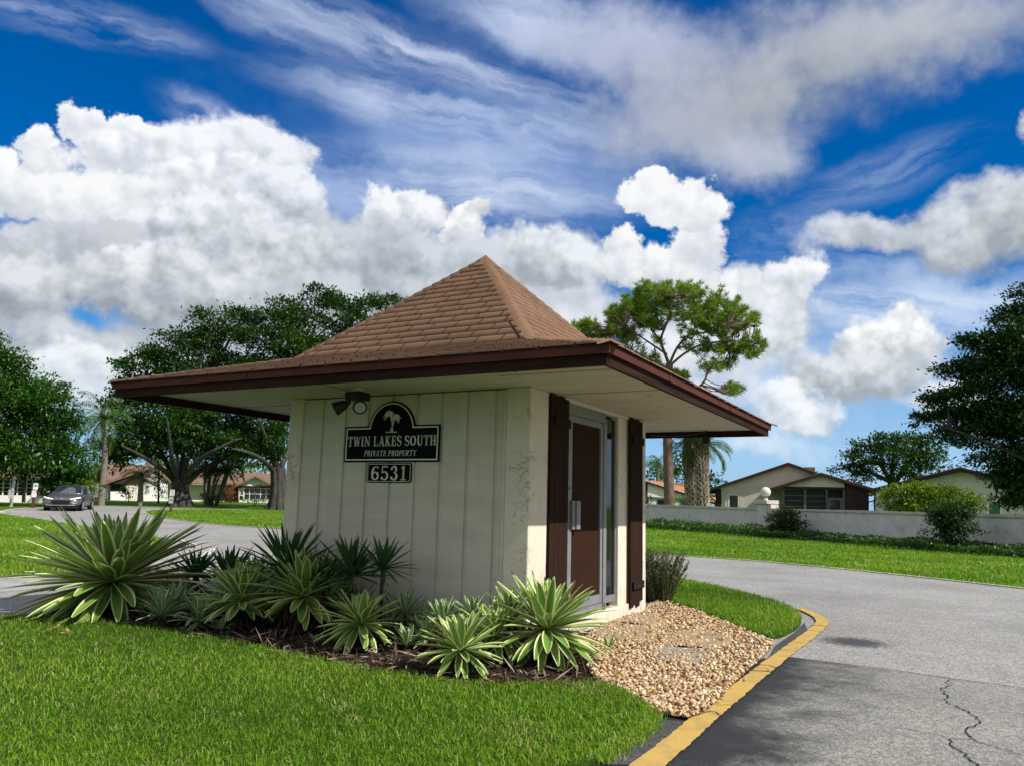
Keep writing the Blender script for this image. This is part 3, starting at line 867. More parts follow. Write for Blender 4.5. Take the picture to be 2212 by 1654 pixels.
# dark damp stain on the far lane
st = ground(1845, 1389)
ST = bpy.data.materials.new('oil_stain'); ST.use_nodes = True
_t = ST.node_tree; _b = _t.nodes['Principled BSDF']; _b.inputs['Base Color'].default_value = (.055, .052, .05, 1); _b.inputs['Roughness'].default_value = .6
_tc = N(_t, 'ShaderNodeTexCoord'); _ln = N(_t, 'ShaderNodeVectorMath', operation='LENGTH'); _t.links.new(_tc.outputs['Object'], _ln.inputs[0])
_nz = N(_t, 'ShaderNodeTexNoise'); _t.links.new(_tc.outputs['Object'], _nz.inputs[0]); _nz.inputs['Scale'].default_value = 22; _nz.inputs['Detail'].default_value = 8
_ad = N(_t, 'ShaderNodeMath', operation='MULTIPLY_ADD'); _t.links.new(_nz.outputs[0], _ad.inputs[0]); _ad.inputs[1].default_value = .55; _t.links.new(_ln.outputs['Value'], _ad.inputs[2])
_mr = N(_t, 'ShaderNodeMapRange'); _t.links.new(_ad.outputs[0], _mr.inputs['Value']); _mr.inputs['From Min'].default_value = .62; _mr.inputs['From Max'].default_value = .38
_mr.inputs['To Max'].default_value = .85
_t.links.new(_mr.outputs[0], _b.inputs['Alpha'])
m_ = MB(); m_.add([(st[0] + .55 * math.cos(a), st[1] + .5 * math.sin(a), .0155) for a in np.linspace(0, 2 * math.pi, 24, endpoint=False)], [tuple(range(24))])
tag(m_.build('oil_stain', ST, base=(st[0], st[1], .0155)), kind='structure')

# grass
hole = [bed_w, grav_w]
pts = scatter(near_w, 280000, holes=hole, near=(4.2, 1.9))
pts = pts[(pts[:, 0] > -10)]
e_f = rng.random((5200, 1))
nb = gp(chaikin(near_px, 1, False)); e_i = rng.integers(0, len(nb) - 1, 5200)
pts = np.vstack([pts, nb[e_i] * (1 - e_f) + nb[e_i + 1] * e_f + rng.normal(size=(5200, 2)) * .035])
blades('grass', pts, .033, .0055, .03, G_BLADE, lean=.95)
blades('grass', scatter(lawnD, 30000), .06, .008, .03, G_BLADE)
la = scatter(lawnA, 60000, near=(12, 1.6)); la = la[np.hypot(la[:, 0] - CAM[0], la[:, 1] - CAM[1]) < 45]
blades('grass', la, .06, .020, .03, G_BLADE)
blades('grass', scatter(lawnB, 22000, near=(18, 1.6)), .06, .028, .03, G_BLADE)
lc = np.vstack([lawnC_line, gp([(2420, 1225), (2212, 1196), (1930, 1180), (1650, 1155), (1400, 1142), (1250, 1142)])])
blades('grass', scatter(lc, 60000, near=(15, 1.5)), .06, .024, 0.0, G_BLADE)

# fallen leaves, dead blades and mulch in the bed
MUL = leaf_mat('dead_leaf', [(.015, .010, .008), (.06, .036, .024), (.17, .12, .08), (.34, .27, .20)], rough=.85, trans=.05, tcol=(1, 1, 1))
acc = Acc()
bedf = np.vstack([gp(bed_px), gp([(1180, 1300), (900, 1290), (500, 1260), (330, 1225), (170, 1300)])])
p = scatter(bedf, 8200); n = len(p)
c = np.column_stack([p, .03 + .035 * rng.random(n)])
d = rand_unit(n); d[:, 2] = np.abs(d[:, 2]) * .35 - .08
leaf_quads(c, d, rand_unit(n) * .5 + np.array([0, 0, 1.]), rng.uniform(.04, .24, n), rng.uniform(.006, .022, n), rng.random(n), acc)
tag(acc.build('mulch', MUL), kind='stuff')

# a few fallen leaves on the lawn
acc = Acc()
for x, y, n_ in ((128, 1372, 3), (118, 1380, 3), (142, 1379, 2),):
    for _ in range(n_):
        q = ground(x + rng.normal() * 6, y + rng.normal() * 3) + np.array([0, 0, .065])
        leaf_quads(q[None], rand_unit(1) * np.array([1, 1, .25]), np.array([[.2, .1, 1.0]]), .06, .03, np.array([rng.random()]), acc)
tag(acc.build('fallen_leaves', leaf_mat('orange_dead_leaf', [(.35, .14, .03), (.55, .33, .12), (.30, .2, .1)], trans=.1, tcol=(1, 1, 1))), kind='stuff')

# river gravel
bm = bmesh.new(); bmesh.ops.create_icosphere(bm, subdivisions=1, radius=1.0)
IV = np.array([v.co[:] for v in bm.verts]); IT = np.array([[v.index for v in f.verts] for f in bm.faces]); bm.free()
PEB = leaf_mat('river_pebble', [(.16, .085, .04), (.36, .215, .10), (.54, .37, .185), (.64, .48, .28), (.70, .59, .42), (.46, .26, .12), (.48, .42, .34)], rough=.65, trans=0.0, spec=.3)
n = 11500
p = scatter(grav_w, n, near=(5.6, 1.2))
spill = p[:160] + rng.normal(size=(160, 2)) * .06
p = np.vstack([p, spill]); n = len(p)
rs = rng.uniform(.0075, .0165, n) * np.where(rng.random(n) < .12, 1.35, 1.0)
sc = np.stack([rs * rng.uniform(.9, 1.5, n), rs * rng.uniform(.75, 1.1, n), rs * rng.uniform(.5, .8, n)], 1)
aa = rng.uniform(0, 2 * np.pi, n); ca, sa = np.cos(aa), np.sin(aa)
base = IV[None] * (1 + .14 * rng.normal(size=(n, len(IV), 1))) * sc[:, None, :]
tl = rng.normal(size=(n, 2)) * .35
X = base[:, :, 0] * ca[:, None] - base[:, :, 1] * sa[:, None]; Y = base[:, :, 0] * sa[:, None] + base[:, :, 1] * ca[:, None]
Z = base[:, :, 2] + X * tl[:, :1] + Y * tl[:, 1:]
layer = np.where(rng.random(n) < .45, .020, .004) * rng.random(n)
V = np.stack([X + p[:, :1], Y + p[:, 1:], Z + (.036 + layer + sc[:, 2] * .6)[:, None]], 2)
T = (IT[None] + (np.arange(n) * len(IV))[:, None, None]).reshape(-1, 3)
o = fast('gravel', V, T, PEB, attrs={'t': np.repeat(rng.random(n), len(IV))}, smooth=True); o['kind'] = 'stuff'

# stepping stones half sunk in the gravel
SSM = mat('sandy_stone', (.42, .33, .21), rough=.95, col2=(.30, .22, .13), vscale=22, bump=.012, bscale=90)
SSG = mat('grey_stone', (.36, .31, .25), rough=.95, col2=(.27, .22, .17), vscale=22, bump=.012, bscale=90)
for (x, y, rx, ry, mm, lb) in ((1352, 1372, 72, 18, SSM, 'sandy stepping stone sunk in the gravel nearest the door'), (1380, 1348, 48, 12, SSM, 'small tan stepping stone in the gravel beside the booth wall corner'),
                               (1505, 1392, 74, 20, SSM, 'tan stepping stone in the gravel toward the road'), (1470, 1424, 66, 18, SSG, 'grey round stepping stone in the middle of the gravel')):
    c0 = ground(x, y); ex = ground(x + rx, y)[:2] - c0[:2]; ey = ground(x, y - ry)[:2] - c0[:2]
    b = MB(); pts_ = []
    for k in range(22):
        a = 2 * math.pi * k / 22; w = 1 + .06 * math.sin(3 * a + x)
        q_ = c0[:2] + w * (ex * math.cos(a) + ey * math.sin(a)); pts_.append((q_[0], q_[1], .03))
    b.prism(pts_, (0, 0, .0275))
    tag(b.build('stepping_stone', mm, bevel=.006, base=(c0[0], c0[1], .03)), lb, 'stepping stone', 'stepping stones in the gravel')

# ================================================================== THE GATEHOUSE
BW, BD = 2.8913, 3.0769
ZS, ZF, ZT, ZB = 2.2902, 2.2084, 2.3586, 2.2882
OV, OB, GT = 1.2056, 1.3467, 0.0314
ZW, ZA = 2.728, 4.122


def stucco(name, c, c2, dirt):
    m = bpy.data.materials.new(name); m.use_nodes = True; t = m.node_tree; L = t.links.new
    b = t.nodes['Principled BSDF']; b.inputs['Roughness'].default_value = .92; b.inputs['Specular IOR Level'].default_value = .15
    tc = N(t, 'ShaderNodeTexCoord'); src = tc.outputs['Object']
    n1 = N(t, 'ShaderNodeTexNoise'); L(src, n1.inputs[0]); n1.inputs['Scale'].default_value = 2.3; n1.inputs['Detail'].default_value = 8; n1.inputs['Roughness'].default_value = .65
    cr = N(t, 'ShaderNodeValToRGB'); L(n1.outputs[0], cr.inputs[0])
    cr.color_ramp.elements[0].position = .3; cr.color_ramp.elements[0].color = (*c2, 1); cr.color_ramp.elements[1].position = .62; cr.color_ramp.elements[1].color = (*c, 1)
    # trowel ridges: thin warped curls
    n2 = N(t, 'ShaderNodeTexNoise'); L(src, n2.inputs[0]); n2.inputs['Scale'].default_value = 9.0; n2.inputs['Detail'].default_value = 5; n2.inputs['Distortion'].default_value = 1.2
    ab = N(t, 'ShaderNodeMath', operation='SUBTRACT'); L(n2.outputs[0], ab.inputs[0]); ab.inputs[1].default_value = .5
    a2 = N(t, 'ShaderNodeMath', operation='ABSOLUTE'); L(ab.outputs[0], a2.inputs[0])
    rg = N(t, 'ShaderNodeMapRange', interpolation_type='SMOOTHSTEP'); L(a2.outputs[0], rg.inputs['Value']); rg.inputs['From Min'].default_value = 0; rg.inputs['From Max'].default_value = .022
    rg.inputs['To Min'].default_value = 1; rg.inputs['To Max'].default_value = 0
    n3 = N(t, 'ShaderNodeTexNoise'); L(src, n3.inputs[0]); n3.inputs['Scale'].default_value = 3.1; n3.inputs['Detail'].default_value = 2
    pt = N(t, 'ShaderNodeMapRange', interpolation_type='SMOOTHSTEP'); L(n3.outputs[0], pt.inputs['Value']); pt.inputs['From Min'].default_value = .50; pt.inputs['From Max'].default_value = .66
    mu = N(t, 'ShaderNodeMath', operation='MULTIPLY'); L(rg.outputs[0], mu.inputs[0]); L(pt.outputs[0], mu.inputs[1])
    dk = N(t, 'ShaderNodeMath', operation='MULTIPLY'); L(mu.outputs[0], dk.inputs[0]); dk.inputs[1].default_value = dirt
    mx = N(t, 'ShaderNodeMix', data_type='RGBA'); L(dk.outputs[0], mx.inputs[0]); L(cr.outputs[0], mx.inputs[6]); mx.inputs[7].default_value = (.20, .15, .09, 1)
    L(mx.outputs[2], b.inputs['Base Color'])
    n4 = N(t, 'ShaderNodeTexNoise'); L(src, n4.inputs[0]); n4.inputs['Scale'].default_value = 60; n4.inputs['Detail'].default_value = 5
    ad = N(t, 'ShaderNodeMath', operation='MULTIPLY_ADD'); L(n4.outputs[0], ad.inputs[0]); ad.inputs[1].default_value = .35; L(mu.outputs[0], ad.inputs[2])
    bp = N(t, 'ShaderNodeBump'); L(ad.outputs[0], bp.inputs['Height']); bp.inputs['Distance'].default_value = .007; bp.inputs['Strength'].default_value = 1
    L(bp.outputs[0], b.inputs['Normal'])
    return m


STU = stucco('cream_stucco', (.68, .63, .53), (.60, .55, .46), .12)
SID = mat('painted_siding', (.60, .57, .485), rough=.85, col2=(.525, .495, .42), vscale=1.6, bump=.0004, bscale=30, stretch=(1, 1, 5), spec=.2, detail=8)
SOF = mat('soffit_board', (.56, .525, .43), rough=.9, col2=(.47, .44, .35), vscale=1.6, bump=.002, bscale=30, stretch=(1, 6, 1), spec=.15, detail=9)
FAS = mat('fascia_wood', (.040, .017, .012), rough=.85, col2=(.018, .009, .007), vscale=5, bump=.003, bscale=30, stretch=(.4, .4, 5), spec=.1)
DRP = mat('painted_drip_metal', (.100, .030, .022), rough=.7, col2=(.070, .021, .016), vscale=3, spec=.15)
SHU = mat('shutter_brown', (.030, .015, .010), rough=.85, col2=(.020, .010, .007), vscale=4, bump=.002, bscale=25, stretch=(1, 1, .2), spec=.1)
DOORB = mat('door_brown', (.036, .015, .009), rough=.85, col2=(.029, .012, .007), vscale=3, spec=.1)
ALU = mat('mill_aluminium', (.25, .26, .27), rough=.55, col2=(.20, .21, .22), vscale=5, metal=.25, spec=.5)
GLS = mat('dark_glass', (.006, .008, .011), rough=.06, var=.1, spec=.5)
BLK = mat('black_plastic', (.010, .010, .011), rough=.45, spec=.4)

booth = empty('gatehouse', (BW / 2, BD / 2, 0), 'small cream gatehouse with brown pyramid shingle roof, wide eaves and brown shutters', 'gatehouse')


def shingle_mat():
    m = bpy.data.materials.new('brown_shingle'); m.use_nodes = True; t = m.node_tree; L = t.links.new
    b = t.nodes['Principled BSDF']; b.inputs['Roughness'].default_value = .95; b.inputs['Specular IOR Level'].default_value = .12
    a = N(t, 'ShaderNodeAttribute', attribute_name='tab')
    cr = N(t, 'ShaderNodeValToRGB'); L(a.outputs['Fac'], cr.inputs[0])
    e = cr.color_ramp.elements
    e[0].color = (.205, .122, .080, 1); e[1].color = (.345, .210, .140, 1); k = e.new(.5); k.color = (.275, .165, .108, 1)
    tc = N(t, 'ShaderNodeTexCoord')
    n = N(t, 'ShaderNodeTexNoise'); L(tc.outputs['Object'], n.inputs[0]); n.inputs['Scale'].default_value = 120; n.inputs['Detail'].default_value = 6; n.inputs['Roughness'].default_value = .8
    mr = N(t, 'ShaderNodeMapRange'); L(n.outputs[0], mr.inputs['Value']); mr.inputs['From Min'].default_value = .3; mr.inputs['From Max'].default_value = .7
    mr.inputs['To Min'].default_value = .5; mr.inputs['To Max'].default_value = 1.5
    n2 = N(t, 'ShaderNodeTexNoise'); L(tc.outputs['Object'], n2.inputs[0]); n2.inputs['Scale'].default_value = 1.7; n2.inputs['Detail'].default_value = 5
    m2 = N(t, 'ShaderNodeMapRange'); L(n2.outputs[0], m2.inputs['Value']); m2.inputs['From Min'].default_value = .35; m2.inputs['From Max'].default_value = .7
    m2.inputs['To Min'].default_value = .82; m2.inputs['To Max'].default_value = 1.12
    ml = N(t, 'ShaderNodeMath', operation='MULTIPLY'); L(mr.outputs[0], ml.inputs[0]); L(m2.outputs[0], ml.inputs[1])
    vm = N(t, 'ShaderNodeVectorMath', operation='SCALE'); L(cr.outputs[0], vm.inputs[0]); L(ml.outputs[0], vm.inputs['Scale'])
    L(vm.outputs[0], b.inputs['Base Color'])
    bp = N(t, 'ShaderNodeBump'); L(n.outputs[0], bp.inputs['Height']); bp.inputs['Distance'].default_value = .003; L(bp.outputs[0], b.inputs['Normal'])
    return m


SHG = shingle_mat()
SHD = mat('shingle_underlay', (.016, .010, .008), rough=.95, var=.3)


def shingle_slope(acc, e0, e1, t0, t1, expo=.121, tabw=.285, jag=0.0):
    """one roof plane: eave edge e0->e1, top edge t0->t1; every tab its own plate, lifted at its lower edge"""
    e0, e1, t0, t1 = [np.array(p, float) for p in (e0, e1, t0, t1)]
    u = (e1 - e0); Lw = np.linalg.norm(u); u /= Lw
    up = (t0 + t1) / 2 - (e0 + e1) / 2; up -= u * (up @ u); Ls = np.linalg.norm(up); up /= Ls
    nrm = np.cross(u, up)
    if nrm[2] < 0: nrm = -nrm
    rows = int(round(Ls / expo)); ex = Ls / rows
    uT0 = (t0 - e0) @ u; uT1 = (t1 - e0) @ u
    gap = .013
    for r in range(rows):
        s0 = r * ex; s1 = min(Ls, s0 + ex * 1.06)
        def lim(s): return uT0 * s / Ls, Lw + (uT1 - Lw) * s / Ls
        shift = (r % 2) * tabw / 2 + ((r * 7) % 5) * .02
        k = -1
        while True:
            a = k * tabw + shift; b = a + tabw - gap; k += 1
            lo0, hi0 = lim(s0); lo1, hi1 = lim(s1)
            if a > hi0: break
            if b < lo0: continue
            dz = .010 + .003 * rng.random(); j0 = rng.uniform(-1, 1) * .003 - (jag * rng.random())
            q = [(max(a, lo0), s0 + j0), (min(b, hi0), s0 + j0), (min(b, hi1), s1), (max(a, lo1), s1)]
            if q[1][0] - q[0][0] < .003: continue
            if q[2][0] < q[3][0]: mid = (q[2][0] + q[3][0]) / 2; q[2] = (mid, s1); q[3] = (mid, s1)
            h = [dz, dz, .003, .003]
            top = [e0 + u * x + up * s + nrm * hh for (x, s), hh in zip(q, h)]
            low = [e0 + u * x + up * s + nrm * .001 for (x, s) in q[:2]]
            acc.add(top + low, [(0, 1, 2), (0, 2, 3), (4, 5, 1), (4, 1, 0)], rng.random() * .8 + .1)


def roof():
    c = np.array([BW / 2, BD / 2, ZA])
    g = OV + GT + .012; gb = OB + GT + .012
    eave = [np.array(p) for p in ((-g, -g, ZT), (BW + g, -g, ZT), (BW + g, BD + gb, ZT), (-g, BD + gb, ZT))]
    wl = [np.array(p) for p in ((0, 0, ZW), (BW, 0, ZW), (BW, BD, ZW), (0, BD, ZW))]
    lift = np.array([0, 0, .012])
    b = MB(); b.add([p - lift for p in eave] + [p - lift for p in wl] + [c - lift], [(0, 1, 5, 4), (1, 2, 6, 5), (2, 3, 7, 6), (3, 0, 4, 7), (4, 5, 8), (5, 6, 8), (6, 7, 8), (7, 4, 8)])
    rf = b.build('roof', SHD, booth)
    acc = Acc()
    for i in range(4):
        j = (i + 1) % 4
        shingle_slope(acc, eave[i], eave[j], wl[i], wl[j], jag=.002)
        shingle_slope(acc, wl[i], wl[j], c, c)
    acc.build('shingles', SHG, rf)
    # hip caps: overlapping bent plates up each hip
    acc = Acc()
    for i in range(4):
        for p0, p1, wdt in ((eave[i], wl[i], .10), (wl[i], c, .115)):
            d = p1 - p0; Ld = np.linalg.norm(d); d /= Ld
            side = np.array([-d[1], d[0], 0]); side /= np.linalg.norm(side)
            k = int(Ld / .125); dr = -.105 if p1 is c else -.035
            for r in range(k):
                s0 = r * Ld / k; s1 = min(Ld, s0 + .16)
                up_ = np.array([0, 0, 1.0])
                A = [p0 + d * s0 + side * w_ + up_ * (z_ + .024) for w_, z_ in ((-wdt, dr), (-wdt * .3, -.012), (0, 0.0), (wdt * .3, -.012), (wdt, dr))]
                B_ = [p0 + d * s1 + side * w_ + up_ * (z_ + .012) for w_, z_ in ((-wdt, dr), (-wdt * .3, -.012), (0, 0.0), (wdt * .3, -.012), (wdt, dr))]
                Lw_ = [q - up_ * .016 for q in A]
                fs = []
                for m in range(4):
                    fs += [(m, m + 1, 5 + m + 1), (m, 5 + m + 1, 5 + m), (10 + m, 10 + m + 1, m + 1), (10 + m, m + 1, m)]
                acc.add(A + B_ + Lw_, fs, rng.random() * .7 + .25)
    # peak cap
    q = c + np.array([0, 0, .035]); r_ = .16
    acc.add([q] + [c + np.array([sx * r_, sy * r_, -.135]) for sx, sy in ((-1, -1), (1, -1), (1, 1), (-1, 1))], [(0, 1, 2), (0, 2, 3), (0, 3, 4), (0, 4, 1)], .55)
    acc.build('hip_cap', SHG, rf)
    # dark exposed underlay line along the near hip
    b = MB(); p0 = wl[1] + np.array([-.11, -.02, .0]); p1 = c + np.array([-.10, -.06, -.13])
    b.tube([p0 + (p1 - p0) * s + np.array([rng.normal() * .004, 0, .0]) for s in np.linspace(-.02, .99, 14)], .011, 6)
    b.build('hip_seam', SHD, rf)
    return rf


roof()

# soffit, fascia, drip edge
b = MB(); b.box(-OV + .02, -OV + .02, ZS, BW + OV - .02, BD + OB - .02, ZS + .02)
sof = b.build('soffit', SOF, booth)
JSH = mat('joint_shadow', (.06, .05, .035), rough=.95)
for x_, y_, x2_, y2_ in [(BW + .02, -.62, BW + OV - .03, -.614), (BW + .02, .55, BW + OV - .03, .556), (-OV + .05, .35, -.03, .356), (1.1, -OV + .05, 1.106, -.03)]:
    jt = MB(); jt.box(x_, y_, ZS - .003, x2_, y2_, ZS - .0005); jt.build('panel_joint', JSH, sof)
for k in range(8):
    x, y = rng.uniform(BW + .1, BW + 1.1), rng.uniform(-1, 4)
    jt = MB(); jt.box(x, y, ZS - .003, x + rng.uniform(.02, .06), y + .005, ZS - .0005); jt.build('nail_gap', JSH, sof)
b = MB(); th_ = .032
x0, x1, y0, y1 = -OV, BW + OV, -OV, BD + OB
for nm, bx in (('fascia', (x0, y0, x1, y0 + th_)), ('fascia', (x1 - th_, y0 + th_ + .001, x1, y1)), ('fascia', (x0, y1 - th_, x1 - th_ - .001, y1)), ('fascia', (x0, y0 + th_ + .001, x0 + th_, y1 - th_ - .001))):
    m_ = MB(); m_.box(bx[0], bx[1], ZF, bx[2], bx[3], ZT - .02); m_.build(nm, FAS, booth, bevel=.003)


def drip(p0, p1, out):
    """bent metal edge: slightly slanted face with a hemmed lip"""
    p0 = np.array(p0, float); p1 = np.array(p1, float); o = np.array(out, float)
    prof = [(.0, ZT - .004), (GT * .7, ZT + .002), (GT, ZT - .004), (GT * .86, ZB + .006), (GT * .98, ZB), (GT * .4, ZB - .001), (.002, ZB + .004)]
    vs = []
    for (w_, z_) in prof:
        for q, sgn in ((p0, -1), (p1, 1)):
            al = (p1 - p0) / np.linalg.norm(p1 - p0)
            vs.append((*(q[:2] + o[:2] * w_ + al[:2] * sgn * w_), z_))
    n = len(prof); fs = [(2 * i, 2 * i + 1, 2 * ((i + 1) % n) + 1, 2 * ((i + 1) % n)) for i in range(n)]
    fs += [tuple(2 * i for i in range(n)), tuple(2 * i + 1 for i in range(n))[::-1]]
    m_ = MB(); m_.add(vs, fs); return m_.build('drip_edge', DRP, booth)


drip((x0, y0, 0), (x1, y0, 0), (0, -1, 0)); drip((x1, y0, 0), (x1, y1, 0), (1, 0, 0)); drip((x1, y1, 0), (x0, y1, 0), (0, 1, 0)); drip((x0, y1, 0), (x0, y0, 0), (-1, 0, 0))
# overlap seams in the metal
for q in ((.62, y0 - GT - .004, .66, y0 - GT + .010), (x1 + GT - .010, .1, x1 + GT + .004, .14), (x1 + GT - .010, 2.2, x1 + GT + .004, 2.24)):
    m_ = MB(); m_.box(q[0], q[1], ZB - .002, q[2], q[3], ZT + .004); m_.build('metal_lap', DRP, booth)

# walls
cw = .248
for (a0, b0, a1, b1) in ((0, 0, .186, .25), (BW - cw, 0, BW, .365), (BW - .25, 2.89, BW, BD), (0, BD - .25, .25, BD)):
    m_ = MB(); m_.box(a0, b0, 0, a1, b1, ZS - .001); m_.build('corner_column', STU, booth, bevel=.012)


def siding(xs, y, depth, z0, z1, gro, gw):
    """front panel with true grooves, seen along its profile"""
    prof = [(xs[0], y)]
    for g in gro:
        prof += [(g, y), (g + .003, y + .018), (g + gw - .003, y + .018), (g + gw, y)]
    prof += [(xs[1], y), (xs[1], y + depth), (xs[0], y + depth)]
    m_ = MB(); m_.prism([(p[0], p[1], z0) for p in prof], (0, 0, z1 - z0)); return m_


gro = [.44, .743, 1.037, 1.331, 1.628, 1.912, 2.207, 2.508]
def grime(m, z0, z1, col, amt):
    t = m.node_tree; L = t.links.new; b_ = t.nodes['Principled BSDF']; old = b_.inputs['Base Color'].links[0].from_socket
    tc = N(t, 'ShaderNodeTexCoord'); sx = N(t, 'ShaderNodeSeparateXYZ'); L(tc.outputs['Object'], sx.inputs[0])
    mp = N(t, 'ShaderNodeMapping'); L(tc.outputs['Object'], mp.inputs[0]); mp.inputs['Scale'].default_value = (9, 9, .9)
    n = N(t, 'ShaderNodeTexNoise'); L(mp.outputs[0], n.inputs[0]); n.inputs['Scale'].default_value = 1.4; n.inputs['Detail'].default_value = 7; n.inputs['Roughness'].default_value = .65
    mr = N(t, 'ShaderNodeMapRange', interpolation_type='SMOOTHSTEP'); L(sx.outputs[2], mr.inputs['Value']); mr.inputs['From Min'].default_value = z0; mr.inputs['From Max'].default_value = z1
    mr.inputs['To Min'].default_value = 1; mr.inputs['To Max'].default_value = .12
    m2 = N(t, 'ShaderNodeMapRange', interpolation_type='SMOOTHSTEP'); L(n.outputs[0], m2.inputs['Value']); m2.inputs['From Min'].default_value = .42; m2.inputs['From Max'].default_value = .70; m2.inputs['To Max'].default_value = amt
    mu = N(t, 'ShaderNodeMath', operation='MULTIPLY'); L(mr.outputs[0], mu.inputs[0]); L(m2.outputs[0], mu.inputs[1])
    mx = N(t, 'ShaderNodeMix', data_type='RGBA'); L(mu.outputs[0], mx.inputs[0]); L(old, mx.inputs[6]); mx.inputs[7].default_value = (*col, 1)
    L(mx.outputs[2], b_.inputs['Base Color'])


grime(SID, .05, .55, (.22, .19, .13), .7)
grime(STU, .0, .30, (.26, .21, .14), .6)
siding((.187, BW - cw - .001), .022, .05, 0.0, ZS - .012, gro, .040).build('front_siding', SID, booth)
m_ = MB(); m_.box(BW - cw - .032, .004, 0, BW - cw - .001, .021, ZS - .012); m_.build('corner_trim', SID, booth, bevel=.003)
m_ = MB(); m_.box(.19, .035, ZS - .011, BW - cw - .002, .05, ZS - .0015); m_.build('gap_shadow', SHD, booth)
m_ = MB(); m_.box(.02, .251, 0, .12, BD - .251, ZS - .001); m_.build('left_wall', STU, booth)
m_ = MB(); m_.box(.251, BD - .12, 0, BW - .251, BD - .02, ZS - .001); m_.build('back_wall', STU, booth)
# door side: curb, header, jambs
m_ = MB(); m_.box(BW - .14, .366, 0, BW, 2.889, .175); m_.build('door_curb', STU, booth, bevel=.01)
m_ = MB(); m_.box(BW - .14, .366, 2.262, BW - .005, 2.889, ZS - .001); m_.build('door_header', STU, booth, bevel=.004)
m_ = MB(); m_.box(BW - .14, 2.235, .176, BW - .03, 2.889, 2.261); m_.build('door_jamb', STU, booth, bevel=.006)
m_ = MB(); m_.box(BW - .14, .366, .176, BW - .03, .70, 2.261); m_.build('door_jamb', STU, booth, bevel=.006)


def shutter(y0_, y1_, z0_, z1_, xo):
    """board-and-batten shutter: boards with gaps of unequal length and two cross battens"""
    k = 4; w_ = (y1_ - y0_) / k
    root = None
    bm_ = MB()
    for i in range(k):
        dz = (0, .03, .0, .055)[i]
        bm_.box(xo, y0_ + i * w_ + .003, z0_ + dz, xo + .022, y0_ + (i + 1) * w_ - .003, z1_ - (.0, .012, .004, .02)[i])
    root = bm_.build('shutter', SHU, booth, bevel=.003)
    for z_ in (z0_ + .20, z1_ - .30):
        b2 = MB(); b2.box(xo + .0225, y0_ + .045, z_, xo + .048, y1_ - .012, z_ + .085); b2.build('batten', SHU, root, bevel=.004)
    for f_ in (.18, .45, .55, .82):
        b2 = MB(); b2.sphere((xo + .05, y0_ + (y1_ - y0_) * f_, z0_ + .24), .004, 8, 6); b2.build('screw', ALU, root)
    return root


shutter(.372, .775, .125, 2.284, BW + .002)
shutter(2.492, 2.905, .125, 2.284, BW + .002)

# aluminium storefront: door, sidelights
XF = BW - .055
dr_ = empty('door', (XF, 1.4, .18)); dr_.parent = booth; dr_.location = tuple(np.array([XF, 1.4, .18]) - ORI[booth.name]); ORI[dr_.name] = np.array([XF, 1.4, .18])
m_ = MB()
m_.box(XF - .04, .935, .245, XF, 1.028, 2.150); m_.box(XF - .04, 1.775, .245, XF, 1.835, 2.150)
m_.box(XF - .04, 1.0285, 2.085, XF - .0005, 1.7745, 2.150); m_.box(XF - .04, 1.0285, .245, XF - .0005, 1.7745, .335)
m_.build('door_frame', ALU, dr_, bevel=.003)
m_ = MB(); m_.box(XF - .03, 1.029, .336, XF - .018, 1.752, 2.084); m_.build('door_panel', DOORB, dr_)
m_ = MB(); m_.box(XF - .03, 1.7525, .336, XF - .021, 1.7745, 2.084); m_.build('door_gap', GLS, dr_)
m_ = MB(); m_.box(XF + .001, .985, 1.02, XF + .032, 1.045, 1.30); m_.box(XF + .001, 1.046, 1.02, XF + .052, 1.135, 1.30); m_.build('pull_handle', ALU, dr_, bevel=.006)
m_ = MB(); m_.tube([(XF + .0, .98, 1.42), (XF + .012, .98, 1.42)], .014, 12); m_.build('lock', ALU, dr_)
m_ = MB(); m_.box(XF - .05, .925, 2.155, XF + .006, 1.90, 2.258); m_.build('frame_head', ALU, booth, bevel=.003)
m_ = MB(); m_.box(XF - .05, 1.839, .20, XF + .012, 1.878, 2.150); m_.build('frame_mullion', ALU, booth, bevel=.003)
m_ = MB(); m_.box(XF - .05, 1.879, .23, XF + .004, 1.930, 2.150); m_.build('frame_mullion', ALU, booth, bevel=.003)
m_ = MB(); m_.box(XF - .02, 1.845, .176, XF + .03, 1.885, .245); m_.build('frame_foot', ALU, booth, bevel=.004)
m_ = MB(); m_.box(XF - .05, .705, .176, XF + .004, 1.838, .240); m_.build('door_sill', ALU, booth, bevel=.003)


def sidelight(y0_, y1_, z0_, z1_):
    g_ = MB(); g_.box(XF - .03, y0_, z0_, XF - .02, y1_, z1_); w_ = g_.build('window', GLS, booth)
    f_ = MB()
    f_.box(XF - .05, y0_ - .03, z0_ - .07, XF + .002, y1_ + .02, z0_); f_.box(XF - .05, y1_ + .0005, z0_ + .0005, XF, y1_ + .022, z1_); f_.box(XF - .05, y0_ - .022, z0_ + .0005, XF, y0_ - .0005, z1_)
    f_.build('window_frame', ALU, w_, bevel=.003)


sidelight(1.953, 2.205, .30, 2.215)
sidelight(.73, .91, .30, 2.215)

# ------------------------------------------------------------------ lettering
SERIF = {}


def arc(cx, cy, rx, ry, a0, a1, n=14):
    return [(cx + rx * math.cos(R(a0 + (a1 - a0) * i / n)), cy + ry * math.sin(R(a0 + (a1 - a0) * i / n))) for i in range(n + 1)]


TK, TN = .17, .075                        # thick and thin strokes
S_ = [(([(.2, .0), (.2, 1)], TK)), ]


